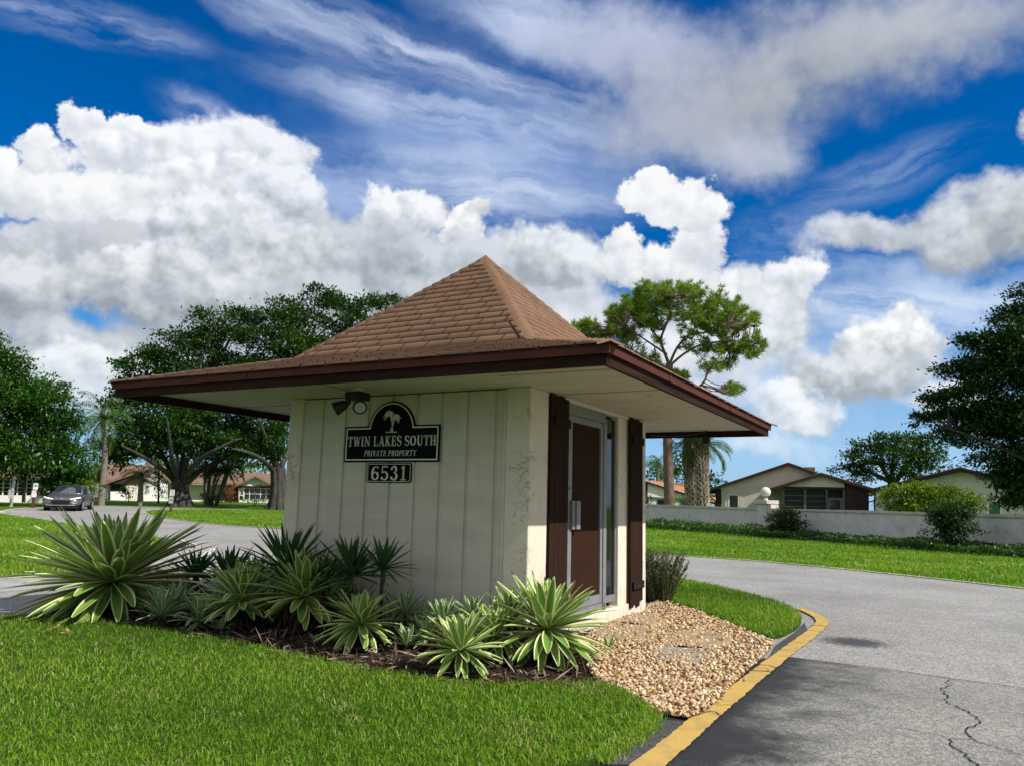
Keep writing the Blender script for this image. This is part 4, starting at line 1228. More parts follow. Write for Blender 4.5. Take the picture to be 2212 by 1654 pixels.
def glyph(ch):
    """strokes in a unit-high box: (points, width or widths); returns (strokes, advance)"""
    sf = lambda x, y, w=.30: ([(x - w / 2, y), (x + w / 2, y)], .07)
    lo, hi = .035, .965
    if ch == 'T': return [([(.36, 0), (.36, 1)], TK), ([(0, hi), (.72, hi)], TN), ([(.03, hi), (.03, .72)], .06), ([(.69, hi), (.69, .72)], .06), sf(.36, lo, .34)], .74
    if ch == 'W': return [([(.10, 1), (.33, 0)], TK), ([(.33, 0), (.53, .95)], TN), ([(.50, 1), (.73, 0)], TK), ([(.73, 0), (.95, 1)], TN), sf(.10, hi, .28), sf(.50, hi, .28), sf(.93, hi, .2)], 1.05
    if ch == 'I': return [([(.18, 0), (.18, 1)], TK), sf(.18, lo, .36), sf(.18, hi, .36)], .38
    if ch == 'N': return [([(.14, 0), (.14, 1)], TN), ([(.12, .98), (.68, .04)], TK), ([(.70, 0), (.70, 1)], TN), sf(.14, lo, .28), sf(.12, hi, .22), sf(.70, hi, .28)], .86
    if ch == 'L': return [([(.18, 0), (.18, 1)], TK), sf(.18, hi, .36), ([(.05, lo), (.62, lo)], TN), ([(.60, lo), (.60, .30)], .065)], .68
    if ch == 'A': return [([(.10, 0), (.38, .98)], TN), ([(.36, 1), (.66, 0)], TK), ([(.2, .32), (.56, .32)], TN), sf(.09, lo, .24), sf(.67, lo, .32)], .80
    if ch == 'K': return [([(.18, 0), (.18, 1)], TK), ([(.22, .40), (.62, .96)], TN), ([(.34, .56), (.66, 0)], TK), sf(.18, lo, .36), sf(.18, hi, .36), sf(.62, hi, .26), sf(.66, lo, .3)], .80
    if ch == 'E': return [([(.18, 0), (.18, 1)], TK), ([(.05, hi), (.60, hi)], TN), ([(.18, .5), (.5, .5)], TN), ([(.05, lo), (.64, lo)], TN), ([(.585, hi), (.585, .72)], .06), ([(.62, lo), (.62, .30)], .06), ([(.5, .64), (.5, .37)], .055)], .70
    if ch == 'S': return [(arc(.30, .74, .22, .225, 25, 180) + arc(.30, .74, .22, .225, 180, 262, 6)[1:] + arc(.30, .25, .25, .235, 78, -90, 14) + arc(.30, .25, .24, .235, -90, -158, 6)[1:], [.06] * 3 + [.10] * 10 + [.17] * 14 + [.15] * 10 + [.07] * 20), ([(.52, .98), (.52, .70)], .055), ([(.06, .02), (.06, .30)], .055)], .62
    if ch == 'O': return [(arc(.40, .5, .315, .455, 0, 360, 30), [TK if abs(math.cos(R(12 * i))) > .5 else .09 for i in range(31)])], .84
    if ch == 'U': return [([(.18, 1), (.18, .34)] + arc(.42, .32, .24, .28, 180, 270, 8)[1:], TK), (arc(.42, .32, .24, .28, 270, 360, 8) + [(.66, 1)], TN), sf(.18, hi, .36), sf(.66, hi, .26)], .84
    if ch == 'H': return [([(.18, 0), (.18, 1)], TK), ([(.64, 0), (.64, 1)], TK), ([(.2, .5), (.62, .5)], TN), sf(.18, lo, .34), sf(.18, hi, .34), sf(.64, lo, .34), sf(.64, hi, .34)], .84
    if ch == 'P': return [([(.18, 0), (.18, 1)], TK), ([(.05, hi), (.36, hi)] + arc(.36, .715, .235, .25, 90, -90, 14) + [(.2, .465)], [TN, TN] + [.08, .1, .13, .16, TK, TK, TK, TK, TK, TK, TK, .16, .13, .1, .08] + [TN]), sf(.18, lo, .36)], .68
    if ch == 'R': return [([(.18, 0), (.18, 1)], TK), ([(.05, hi), (.36, hi)] + arc(.36, .735, .215, .23, 90, -90, 14) + [(.2, .505)], [TN, TN] + [.08, .1, .13, .16, TK, TK, TK, TK, TK, TK, TK, .16, .13, .1, .08] + [TN]), ([(.40, .5), (.66, .02)], TK), sf(.18, lo, .36), sf(.69, lo, .2)], .78
    if ch == 'V': return [([(.12, 1), (.38, 0)], TK), ([(.38, 0), (.62, 1)], TN), sf(.12, hi, .3), sf(.61, hi, .24)], .72
    if ch == 'Y': return [([(.12, 1), (.36, .48)], TK), ([(.36, .48), (.60, 1)], TN), ([(.36, 0), (.36, .5)], TK), sf(.12, hi, .3), sf(.60, hi, .24), sf(.36, lo, .34)], .72
    if ch == '6': return [(arc(.36, .30, .25, .255, 0, 360, 28), [.17 if abs(math.cos(R(360 * i / 28))) > .5 else .09 for i in range(29)]), (arc(.42, .38, .32, .575, 180, 95, 12), [.17] * 8 + [.12, .09, .08, .08, .08]), ([(.42, .95), (.54, .93), (.60, .83)], [.08, .10, .13])], .72
    if ch == '5': return [([(.14, .95), (.60, .95)], [.12, .11]), ([(.17, .95), (.13, .50)], .08), ([(.13, .50), (.22, .58)] + arc(.33, .31, .26, .275, 105, -120, 20), [.07, .08] + [.10] * 5 + [.17] * 8 + [.12] * 4 + [.08] * 4), (arc(.14, .14, .055, .055, 0, 360, 10), .10)], .72
    if ch == '3': return [(arc(.30, .745, .20, .215, 150, -80, 18), [.08] * 4 + [.09, .11] + [.16] * 8 + [.1] * 5), (arc(.30, .28, .26, .245, 88, -140, 20), [.08] * 4 + [.1] + [.18] * 9 + [.11] * 3 + [.08] * 4), (arc(.13, .80, .05, .05, 0, 360, 10), .10), (arc(.12, .17, .055, .055, 0, 360, 10), .10)], .70
    if ch == '1': return [([(.30, 0), (.30, 1)], .18), ([(.30, .97), (.12, .82)], .09), ([(.06, .035), (.54, .035)], .08)], .58
    return [], .38


def stroke_mesh(acc, pts, w, fn, z, th):
    """ribbon with mitred points, extruded slightly; fn maps (x, y, depth) to world"""
    P = np.array(pts, float); n = len(P)
    W_ = np.full(n, w, float) if isinstance(w, (int, float)) else np.interp(np.linspace(0, 1, n), np.linspace(0, 1, len(w)), w)
    t = np.gradient(P, axis=0) if n > 2 else np.repeat((P[1:] - P[:1]), 2, 0)
    t /= np.linalg.norm(t, axis=1)[:, None] + 1e-9
    nn = np.stack([-t[:, 1], t[:, 0]], 1) * (W_ / 2)[:, None]
    A = P + nn; B_ = P - nn
    V = [fn(p[0], p[1], z + th) for p in A] + [fn(p[0], p[1], z + th) for p in B_] + [fn(p[0], p[1], z) for p in A] + [fn(p[0], p[1], z) for p in B_]
    T = []
    for i in range(n - 1):
        for (a, b_, c_, d_) in ((i, n + i, n + i + 1, i + 1), (2 * n + i, i, i + 1, 2 * n + i + 1), (n + i, 3 * n + i, 3 * n + i + 1, n + i + 1)):
            T += [(a, b_, c_), (a, c_, d_)]
    for e in (0, n - 1): T += [(e, 2 * n + e, 3 * n + e), (e, 3 * n + e, n + e)]
    acc.add(V, T)


def text_serif(acc, s, fn, x0, y0, x1, h, slant=0.0, bold=1.0, sp=.10):
    """set a line of serif capitals between x0 and x1 with cap height h"""
    adv = [glyph(c)[1] + (sp if c != ' ' else 0) for c in s]
    k = (x1 - x0) / (sum(adv) - sp); x = x0; zz = 0
    for c, a in zip(s, adv):
        for pts, w in glyph(c)[0]:
            q = [(x + p[0] * k + slant * p[1] * h, y0 + p[1] * h) for p in pts]
            # widths scale with the mean of both directions
            kk = (k + h) / 2 * bold
            ww = w * kk if isinstance(w, (int, float)) else [i * kk for i in w]
            stroke_mesh(acc, q, ww, fn, .0004 * (zz % 5), .0022); zz += 1
        x += a * k


SGB = mat('sign_black', (.004, .004, .005), rough=.75, var=.2, spec=.08)
SGW = mat('sign_cream', (.66, .67, .58), rough=.6, var=.06, spec=.3)
YS = .021
sgn = empty('name_sign', (1.353, YS, 1.625), 'black arched sign with pale border reading TWIN LAKES SOUTH under two palms', 'sign')


def sign_outline(ins):
    xl, xr, zb, zt = .776 + ins, 1.926 - ins, 1.627 + ins, 1.981 - ins
    r = .285 - ins; cx = 1.353; zc = 1.936
    a0 = math.asin(min(1, (zt - zc) / r))
    pts = [(xl, zb), (xr, zb), (xr, zt)] + [(cx + r * math.cos(a), zc + r * math.sin(a)) for a in np.linspace(a0, math.pi - a0, 26)] + [(xl, zt)]
    return pts


m_ = MB(); m_.prism([(p[0], YS, p[1]) for p in sign_outline(0)], (0, -.018, 0)); m_.build('board', SGB, sgn, bevel=.003)


def outline_ring(o1, o2, y, th, name, m, parent):
    n = len(o1); b_ = MB()
    vs = [(p[0], y - th, p[1]) for p in o1] + [(p[0], y - th, p[1]) for p in o2] + [(p[0], y, p[1]) for p in o1] + [(p[0], y, p[1]) for p in o2]
    fs = []
    for i in range(n):
        j = (i + 1) % n
        fs += [(i, j, n + j, n + i), (2 * n + i, 2 * n + j, j, i), (n + i, n + j, 3 * n + j, 3 * n + i)]
    b_.add(vs, fs); return b_.build(name, m, parent)


outline_ring(sign_outline(.016), sign_outline(.029), YS - .0182, .002, 'border', SGW, sgn)
fnS = lambda x, y, d: (x, YS - .0183 - d, y)
acc = Acc(); text_serif(acc, 'TWIN LAKES SOUTH', fnS, .818, 1.782, 1.890, .099, bold=1.05); acc.build('lettering', SGW, sgn)
acc = Acc(); text_serif(acc, 'PRIVATE PROPERTY', fnS, 1.030, 1.684, 1.660, .056, slant=.16, bold=.95); acc.build('lettering', SGW, sgn)
acc = Acc()
stroke_mesh(acc, [(1.285, 1.917), (1.425, 1.917)], .011, fnS, 0, .002)
for (bx, by, mx_, my_, tx, ty) in ((1.368, 1.919, 1.372, 2.02, 1.322, 2.085), (1.345, 1.919, 1.365, 1.98, 1.402, 2.058)):
    q = bez((bx, by, 0), (mx_, my_, 0), (tx, ty, 0), 9); stroke_mesh(acc, q[:, :2], [.013, .008], fnS, .0006, .002)
for (tx, ty, sc_, seed) in ((1.322, 2.088, .075, 1), (1.404, 2.060, .060, 2)):
    for k, a in enumerate((8, 38, 65, 95, 125, 152, 180, 210, -25, -50)):
        L_ = sc_ * (1.0 - .06 * (k % 3)); e = (tx + L_ * math.cos(R(a)), ty + L_ * math.sin(R(a)) * .85 - L_ * .32)
        mid = (tx + L_ * .55 * math.cos(R(a)), ty + L_ * .62 * math.sin(R(a)) + .008)
        q = bez((tx, ty, 0), (*mid, 0), (*e, 0), 8); stroke_mesh(acc, q[:, :2], [.006, .017, .016, .013, .003], fnS, .0009 + .0003 * (k % 4), .002)
acc.build('palm_emblem', SGW, sgn)

pl = empty('number_plate', (1.343, YS, 1.43), 'black plate with thin pale border and large numerals 6531', 'number plate')


def rrect(x0_, z0_, x1_, z1_, r, n=6):
    pts = []
    for cx, cz, a0 in ((x1_ - r, z0_ + r, -90), (x1_ - r, z1_ - r, 0), (x0_ + r, z1_ - r, 90), (x0_ + r, z0_ + r, 180)):
        pts += [(cx + r * math.cos(R(a0 + 90 * i / n)), cz + r * math.sin(R(a0 + 90 * i / n))) for i in range(n + 1)]
    return pts


m_ = MB(); m_.prism([(p[0], YS, p[1]) for p in rrect(1.076, 1.427, 1.612, 1.618, .026)], (0, -.014, 0)); m_.build('board', SGB, pl, bevel=.002)
outline_ring(rrect(1.086, 1.437, 1.602, 1.608, .02), rrect(1.0905, 1.4415, 1.5975, 1.6035, .017), YS - .0142, .002, 'border', SGW, pl)
fnP = lambda x, y, d: (x, YS - .0143 - d, y)
acc = Acc(); text_serif(acc, '6531', fnP, 1.128, 1.451, 1.560, .137, bold=.98, sp=.12); acc.build('numerals', SGW, pl)

# ------------------------------------------------------------------ floodlight under the eave
fl = empty('floodlight', (1.262, -.42, ZS), 'black twin-head floodlight hanging under the front eave above the sign', 'floodlight')
m_ = MB(); m_.tube([(1.262, -.42, ZS - .0005), (1.262, -.42, ZS - .035)], .062, 20); m_.build('mounting_cap', SOF, fl, smooth=False)
m_ = MB(); m_.box(1.17, -.50, ZS - .115, 1.35, -.34, ZS - .0355); m_.build('housing', BLK, fl, bevel=.015)
LENS = mat('lamp_lens', (.42, .44, .42), rough=.25, var=.2, spec=.5)
for (hx, hy, dx, dy, dz) in ((1.19, -.44, -.78, -.42, -.46), (1.315, -.46, .62, -.62, -.48)):
    d = np.array([dx, dy, dz]); d /= np.linalg.norm(d); p = np.array([hx, hy, ZS - .125])
    m_ = MB(); m_.tube([p + (0, 0, .03), p, p + d * .03], .018, 10)
    q = p + d * .02
    m_.tube([q, q + d * .03, q + d * .06, q + d * .12, q + d * .135], [.022, .042, .05, .066, .068], 18)
    hd = m_.build('lamp_head', BLK, fl, smooth=False)
    m_ = MB(); m_.tube([q + d * .1355, q + d * .138], .052, 18); m_.build('lens', LENS, hd)
# cable and small camera at the back eave
cb = empty('eave_camera', (2.93, 4.28, ZS), 'small dark camera under the back eave with a loose black cable', 'camera')
m_ = MB(); m_.box(3.27, 4.26, ZF - .10, 3.36, 4.35, ZF + .01); m_.build('body', BLK, cb, bevel=.01)
m_ = MB(); m_.tube([(3.315, 4.30, ZF + .01), (3.315, 4.30, ZS)], .014, 8); m_.build('bracket', FAS, cb)
m_ = MB(); m_.tube([(2.55, 4.27, ZS - .045), (2.75, 4.28, ZS - .06), (2.95, 4.28, ZS - .063), (3.15, 4.29, ZS - .05), (3.3, 4.3, ZS - .02)], .008, 6); m_.build('cable', BLK, cb)

# ================================================================== AGAVES AND YUCCAS IN THE BED
def agave_mat(name, g1, g2, edge, ew=.66):
    m = bpy.data.materials.new(name); m.use_nodes = True; t = m.node_tree; L = t.links.new
    b = t.nodes['Principled BSDF']; out = t.nodes['Material Output']; b.inputs['Roughness'].default_value = .42; b.inputs['Specular IOR Level'].default_value = .4
    au = N(t, 'ShaderNodeAttribute', attribute_name='u'); at_ = N(t, 'ShaderNodeAttribute', attribute_name='t'); av = N(t, 'ShaderNodeAttribute', attribute_name='v')
    mg = N(t, 'ShaderNodeMix', data_type='RGBA'); L(at_.outputs['Fac'], mg.inputs[0]); mg.inputs[6].default_value = (*g1, 1); mg.inputs[7].default_value = (*g2, 1)
    ye = N(t, 'ShaderNodeMapRange'); L(at_.outputs['Fac'], ye.inputs['Value']); ye.inputs['From Min'].default_value = .86; ye.inputs['From Max'].default_value = .90; ye.inputs['To Max'].default_value = .6
    my = N(t, 'ShaderNodeMix', data_type='RGBA'); L(ye.outputs[0], my.inputs[0]); L(mg.outputs[2], my.inputs[6]); my.inputs[7].default_value = (.36, .33, .09, 1)
    # fine stripes along the leaf
    ab = N(t, 'ShaderNodeMath', operation='MULTIPLY'); L(au.outputs['Fac'], ab.inputs[0]); ab.inputs[1].default_value = 34
    sn = N(t, 'ShaderNodeMath', operation='SINE'); L(ab.outputs[0], sn.inputs[0])
    sm = N(t, 'ShaderNodeMapRange'); L(sn.outputs[0], sm.inputs['Value']); sm.inputs['From Min'].default_value = -1; sm.inputs['To Min'].default_value = .88; sm.inputs['To Max'].default_value = 1.12
    vs = N(t, 'ShaderNodeVectorMath', operation='SCALE'); L((my if edge else mg).outputs[2], vs.inputs[0]); L(sm.outputs[0], vs.inputs['Scale'])
    col = vs.outputs[0]
    if edge:
        us = N(t, 'ShaderNodeMath', operation='ABSOLUTE'); L(au.outputs['Fac'], us.inputs[0])
        tr = N(t, 'ShaderNodeMath', operation='MULTIPLY_ADD'); L(at_.outputs['Fac'], tr.inputs[0]); tr.inputs[1].default_value = .16; tr.inputs[2].default_value = ew - .08
        sb = N(t, 'ShaderNodeMath', operation='SUBTRACT'); L(us.outputs[0], sb.inputs[0]); L(tr.outputs[0], sb.inputs[1])
        mr = N(t, 'ShaderNodeMapRange', interpolation_type='SMOOTHSTEP'); L(sb.outputs[0], mr.inputs['Value']); mr.inputs['From Min'].default_value = -.05; mr.inputs['From Max'].default_value = .07
        mx = N(t, 'ShaderNodeMix', data_type='RGBA'); L(mr.outputs[0], mx.inputs[0]); L(col, mx.inputs[6]); mx.inputs[7].default_value = (*edge, 1); col = mx.outputs[2]
    tip = N(t, 'ShaderNodeMapRange', interpolation_type='SMOOTHSTEP'); L(av.outputs['Fac'], tip.inputs['Value']); tip.inputs['From Min'].default_value = .955; tip.inputs['From Max'].default_value = .99
    mt = N(t, 'ShaderNodeMix', data_type='RGBA'); L(tip.outputs[0], mt.inputs[0]); L(col, mt.inputs[6]); mt.inputs[7].default_value = (.05, .03, .02, 1)
    L(mt.outputs[2], b.inputs['Base Color'])
    tl = N(t, 'ShaderNodeBsdfTranslucent'); L(mt.outputs[2], tl.inputs[0])
    ms = N(t, 'ShaderNodeMixShader'); ms.inputs[0].default_value = .18; L(b.outputs[0], ms.inputs[1]); L(tl.outputs[0], ms.inputs[2]); L(ms.outputs[0], out.inputs['Surface'])
    return m


AG = agave_mat('variegated_leaf', (.10, .225, .040), (.22, .38, .075), (.78, .78, .38), ew=.70)
AGB = agave_mat('pale_variegated_leaf', (.10, .21, .070), (.18, .31, .11), (.62, .68, .42), ew=.74)
YG = agave_mat('dark_yucca_leaf', (.022, .075, .024), (.050, .13, .038), None)
SKIRT = leaf_mat('dead_skirt', [(.010, .007, .006), (.04, .026, .018), (.10, .068, .045)], rough=.9, trans=.05, tcol=(1, 1, 1))
STEMM = mat('plant_stem', (.07, .045, .03), rough=.95, col2=(.02, .013, .01), vscale=18, bump=.01, bscale=40)


def rosette(base, h, L, n, w, material, e_hi=86, e_lo=-28, bend=24, fold=.30, seed=1, lean=(0, 0), dead=30, fill=1.0):
    """sword leaves spiralling from upright in the middle to drooping outside"""
    r = np.random.default_rng(seed)
    broken = r.random(n) < .05
    Vs, Ts, U, Vv, Tt = [], [], [], [], []; nv = 0
    ns = 9; cs = np.array([-1, -.72, -.36, 0, .36, .72, 1.0])
    for i in range(n):
        f = (i + .5) / n                                   # 0 inner .. 1 outer
        az = i * 2.39996 + r.normal() * .12
        e = R(e_hi + (e_lo - e_hi) * f ** .95 + r.normal() * 7)
        Ll = L * (.55 + .45 * min(1, f * 3.2)) * (1 - .18 * max(0, f - .7) / .3) * r.uniform(.86, 1.08)
        ww = w * r.uniform(.85, 1.12) * (.75 + .25 * min(1, f * 3))
        bd = R(bend * r.uniform(.2, 1.2)) * math.cos(e) * (1 if r.random() > .1 else -.3)
        if broken[i]: bd = bd + R(60) * r.random()
        s = np.linspace(0, 1, ns)
        ang = e - bd * s ** 1.6
        dx = np.concatenate([[0], np.cumsum(np.cos((ang[1:] + ang[:-1]) / 2))]) / (ns - 1) * Ll
        dz = np.concatenate([[0], np.cumsum(np.sin((ang[1:] + ang[:-1]) / 2))]) / (ns - 1) * Ll
        prof = np.clip(np.where(s < .5, .52 + .48 * np.sin(np.pi * s), 1.0), 0, 1) * (1 - np.clip((s - .45) / .55, 0, 1) ** 2.1)
        prof[-1] = .0
        rr_ = .012 + .035 * f * (L / .5)
        hz = h - .10 * f * L * .5
        ca, sa = math.cos(az), math.sin(az)
        side = np.array([-sa, ca, 0]); fwd = np.array([ca, sa, 0])
        tw = r.normal() * .12
        lx, ly = lean
        for k in range(ns):
            c = np.array(base) + fwd * (rr_ + dx[k]) + np.array([0, 0, hz + dz[k]])
            c = c + np.array([lx, ly, 0]) * (hz + dz[k])
            tdir = fwd * math.cos(ang[k]) + np.array([0, 0, math.sin(ang[k])])
            nrm = np.cross(tdir, side); nrm = -nrm if nrm @ (np.array([0, 0, 1]) * abs(math.cos(ang[k])) - fwd * math.sin(ang[k])) < 0 else nrm
            sd = side * math.cos(tw * s[k]) + nrm * math.sin(tw * s[k])
            hw = ww / 2 * prof[k]
            for q in cs:
                Vs.append(c + sd * q * hw + nrm * fold * abs(q) ** 1.5 * hw)
                U.append(q); Vv.append(s[k])
        m = len(cs)
        for k in range(ns - 1):
            for q in range(m - 1):
                a = nv + k * m + q
                Ts += [(a, a + 1, a + m + 1), (a, a + m + 1, a + m)]
        tt = r.random() * .8 + .1
        Tt += [tt] * (ns * m); nv += ns * m
    Vs = np.array(Vs); zmin = base[2] + .012
    low = Vs[:, 2] < zmin; Vs[low, 2] = zmin + r.random(low.sum()) * .01
    return Vs, np.array(Ts), dict(u=U, v=Vv, t=Tt)


def plant(name, label, cat, group, base, h, L, n, w, material, seed, dead=40, trunk=.0, **kw):
    root = empty(name, base, label, cat, group)
    V, T, at_ = rosette(base, h, L, n, w, material, seed=seed, **kw)
    fast('leaves', V, T, material, root, at_, smooth=True)
    r = np.random.default_rng(seed + 100)
    if dead:
        acc = Acc(); m = dead
        az = r.uniform(0, 2 * np.pi, m); c = np.array(base) + np.stack([np.cos(az) * .03, np.sin(az) * .03, np.full(m, 0) + h * r.uniform(.25, .85, m)], 1)
        d = np.stack([np.cos(az) * .6, np.sin(az) * .6, -r.uniform(.35, 1.1, m)], 1)
        ln = np.minimum(L * r.uniform(.3, .7, m), (c[:, 2] - base[2] - .005) / np.abs(d[:, 2] / np.linalg.norm(d, axis=1)) * .98)
        leaf_quads(c, d, np.stack([np.cos(az), np.sin(az), np.full(m, .5)], 1), ln, w * .5, r.random(m), acc)
        acc.build('dead_leaves', SKIRT, root)
    m_ = MB(); rad = max(.018, w * .42)
    m_.tube([np.array(base) + (0, 0, -.02), np.array(base) + (kw.get('lean', (0, 0))[0] * h * .5, kw.get('lean', (0, 0))[1] * h * .5, h * .55), np.array(base) + (kw.get('lean', (0, 0))[0] * h, kw.get('lean', (0, 0))[1] * h, h + .01)],
            [rad * 1.1, rad, rad * .75], 9); m_.build('stem', STEMM, root, smooth=True)
    return root


def px_plant(name, label, cat, group, bx, by, cx, cy, rpx, n, wpx, material, seed, **kw):
    """base and crown centre and leaf reach as measured in the picture"""
    b = ground(bx, by); k = math.hypot(b[0] - CAM[0], b[1] - CAM[1]) / FPX
    b = b + np.array([0, 0, .02])
    return plant(name, label, cat, group, b, max(.03, (by - cy) * k * .96), rpx * k, n, wpx * k, material, seed, **kw)


GA = 'variegated agaves in the planting bed'
px_plant('agave', 'largest cream-striped agave, at the left end of the bed by the driveway', 'agave', GA, 240, 1330, 238, 1262, 184, 190, 24, AG, 11, dead=120, e_lo=-34, bend=12, e_hi=84)
px_plant('agave', 'very large cream-edged agave in front of the door, beside the gravel', 'agave', GA, 1180, 1440, 1180, 1362, 146, 110, 21, AG, 12, dead=120, e_lo=-42, bend=20)
px_plant('agave', 'tall cream-edged agave in front of the left corner column of the booth', 'agave', GA, 652, 1372, 654, 1292, 124, 130, 19, AG, 13, dead=90, e_lo=-26, bend=16)
px_plant('agave', 'upright mid-sized agave second in from the large left one', 'agave', GA, 517, 1365, 517, 1302, 104, 100, 17, AG, 14, dead=70, e_lo=-22, bend=16)
px_plant('agave', 'pale yellow-green agave with one long leaf drooping onto the bare soil', 'agave', GA, 776, 1408, 777, 1352, 98, 72, 17, AG, 15, dead=80, e_lo=-48, bend=18)
px_plant('agave', 'broad low agave spreading over the lawn edge left of the largest door agave', 'agave', GA, 992, 1462, 993, 1408, 104, 74, 18, AG, 16, dead=70, e_lo=-32, bend=18)
px_plant('agave', 'agave half hidden between the broad low one and the door agave', 'agave', GA, 1066, 1440, 1066, 1374, 94, 70, 16, AG, 17, dead=50, e_lo=-40, bend=18)
px_plant('agave', 'narrow bluish agave low at the left of the bed under the big leaves', 'agave', GA, 430, 1362, 430, 1345, 66, 34, 10, AGB, 18, dead=20, e_lo=-2)
px_plant('agave', 'thin-leaved agave against the siding right of the stemmed yucca', 'agave', GA, 872, 1394, 873, 1330, 64, 40, 9, AGB, 19, dead=40, e_lo=-5)
px_plant('agave', 'small bluish agave offset at the bed edge below the number plate', 'agave', GA, 879, 1414, 879, 1397, 52, 22, 10, AGB, 20, dead=14, e_lo=10)
px_plant('agave', 'grey-green agave behind the broad low one, close to the siding', 'agave', GA, 955, 1412, 955, 1348, 62, 38, 11, AGB, 21, dead=20, e_lo=-5)
px_plant('agave', 'shaded green agave tucked against the right end of the siding', 'agave', GA, 1018, 1416, 1020, 1335, 58, 34, 10, AGB, 22, dead=20, e_lo=-10)
px_plant('agave', 'agave leaning out behind the door agave by the corner column', 'agave', GA, 1098, 1426, 1096, 1330, 72, 34, 11, AG, 23, dead=20, e_lo=-5)
px_plant('agave', 'tiny agave pup alone on the bare soil below the left-column agave', 'agave', GA, 683, 1399, 683, 1392, 24, 12, 5, AGB, 24, dead=0, e_lo=15)
px_plant('agave', 'tiny agave seedling growing in the gravel right of the door agave', 'agave', GA, 1313, 1408, 1313, 1402, 34, 10, 7, AG, 25, dead=0, e_lo=5)
px_plant('agave', 'small stiff agave pup at the foot of the upright mid-sized agave', 'agave', GA, 478, 1372, 477, 1362, 30, 14, 6, AGB, 26, dead=8, e_lo=8)

for i, (x, y, rp) in enumerate(((560, 1352, 58), (606, 1356, 54), (712, 1362, 56), (745, 1372, 50), (835, 1388, 50), (925, 1412, 48), (1040, 1425, 50), (372, 1348, 60), (345, 1358, 50), (1130, 1420, 60), (470, 1350, 56), (905, 1390, 54))):
    px_plant('agave', 'narrow green agave offset crowded between the larger agaves of the bed', 'agave', GA, x, y, x, y - 26, rp * 1.25, 38, 9, AGB if i % 3 else AG, 60 + i, dead=24, e_lo=0)

GY = 'dark green yuccas by the siding'
px_plant('yucca', 'dark green yucca fan overlapping the left corner column of the booth', 'yucca', GY, 612, 1366, 613, 1242, 116, 66, 10, YG, 31, dead=60, e_lo=-8, bend=8, fold=.45)
px_plant('yucca', 'dark green yucca in front of the siding under the left edge of the sign', 'yucca', GY, 752, 1386, 752, 1248, 100, 58, 9, YG, 32, dead=50, e_lo=-12, bend=10, fold=.45)
px_plant('yucca', 'compact dark yucca head on a bare stem, rightmost of the yuccas', 'yucca', GY, 818, 1396, 813, 1234, 80, 54, 8, YG, 33, dead=16, e_lo=-30, bend=6, fold=.4)
px_plant('yucca', 'low dark yucca behind the upright mid-sized agave, against the road', 'yucca', GY, 488, 1325, 488, 1255, 82, 48, 9, YG, 34, dead=40, e_lo=-8, bend=10, fold=.45)
px_plant('yucca', 'dark yucca directly right of the largest agave', 'yucca', GY, 418, 1320, 418, 1252, 74, 44, 8, YG, 35, dead=50, e_lo=-15, bend=12, fold=.45)
px_plant('yucca', 'dark yucca filling the space between the low one and the column fan', 'yucca', GY, 553, 1322, 553, 1262, 74, 44, 8, YG, 36, dead=40, e_lo=-8, bend=10, fold=.45)
px_plant('yucca', 'dark yucca behind the tall left-column agave, low against the siding', 'yucca', GY, 692, 1376, 690, 1268, 80, 48, 8, YG, 37, dead=40, e_lo=-8, bend=10, fold=.45)

# rosemary-like shrub at the back corner of the booth
RM = leaf_mat('rosemary', [(.012, .022, .008), (.03, .055, .015), (.07, .10, .03), (.16, .17, .05)], trans=.15, rough=.6)
rb = ground(1424, 1302); k = dist_of(rb) / FPX
root = empty('rosemary_bush', rb, 'dark wispy rosemary bush at the back right corner of the booth', 'bush')
acc = Acc(); accS = Acc(); r = np.random.default_rng(5)
for i in range(150):
    az = r.uniform(0, 2 * math.pi); ou = r.random() ** .7
    b0 = rb + np.array([math.cos(az), math.sin(az), 0]) * .16 * ou
    hgt = k * r.uniform(55, 112); sp = r.uniform(.10, .34) * ou
    q = bez(b0, b0 + np.array([math.cos(az) * sp * .4, math.sin(az) * sp * .4, hgt * .6]), b0 + np.array([math.cos(az) * sp, math.sin(az) * sp, hgt]), 12)
    V, T = tube_arr(q, np.linspace(.006, .0025, 12), 4); accS.add(V, T, r.random())
    m = 70; u = r.random(m) ** .6 * .9 + .1; idx = np.clip((u * 11).astype(int), 0, 10); fr = (u * 11 - idx)[:, None]
    c = q[idx] * (1 - fr) + q[idx + 1] * fr
    d = rand_unit(m); d[:, 2] = np.abs(d[:, 2]) * .8 + .35
    leaf_quads(c, d, rand_unit(m), r.uniform(.025, .05, m), .008, np.clip(u * .7 + r.random(m) * .3, 0, 1), acc)
acc.build('foliage', RM, root); accS.build('stems', leaf_mat('rosemary_stem', [(.05, .035, .02), (.13, .10, .06)], trans=.0), root)

# ================================================================== WALL, HOUSES AND TREES BEYOND
def frame(px, py, dist, turn=0.0, z=None):
    """local frame at a picture point: x to the right along the facade, y away, z up; turn rotates the facade"""
    p = at(px, py, dist)
    if z is None: z = float(gz(p[0], p[1]))
    o = np.array([p[0], p[1], z])
    v = np.array([p[0] - CAM[0], p[1] - CAM[1], 0]); v /= np.linalg.norm(v)
    a = R(turn); yv = np.array([v[0] * math.cos(a) - v[1] * math.sin(a), v[0] * math.sin(a) + v[1] * math.cos(a), 0])
    xv = np.array([yv[1], -yv[0], 0])
    return o, xv, yv, np.array([0, 0, 1.0])


def on(fr, px, py, depth=0.0):
    """picture point -> local (x, z) on the facade plane moved back by depth"""
    o, ax, ay, az = fr; d = ray(px, py); p0 = o + ay * depth
    t = ((p0 - CAM) @ ay) / (d @ ay); p = CAM + d * t - o
    return float(p @ ax), float(p[2])


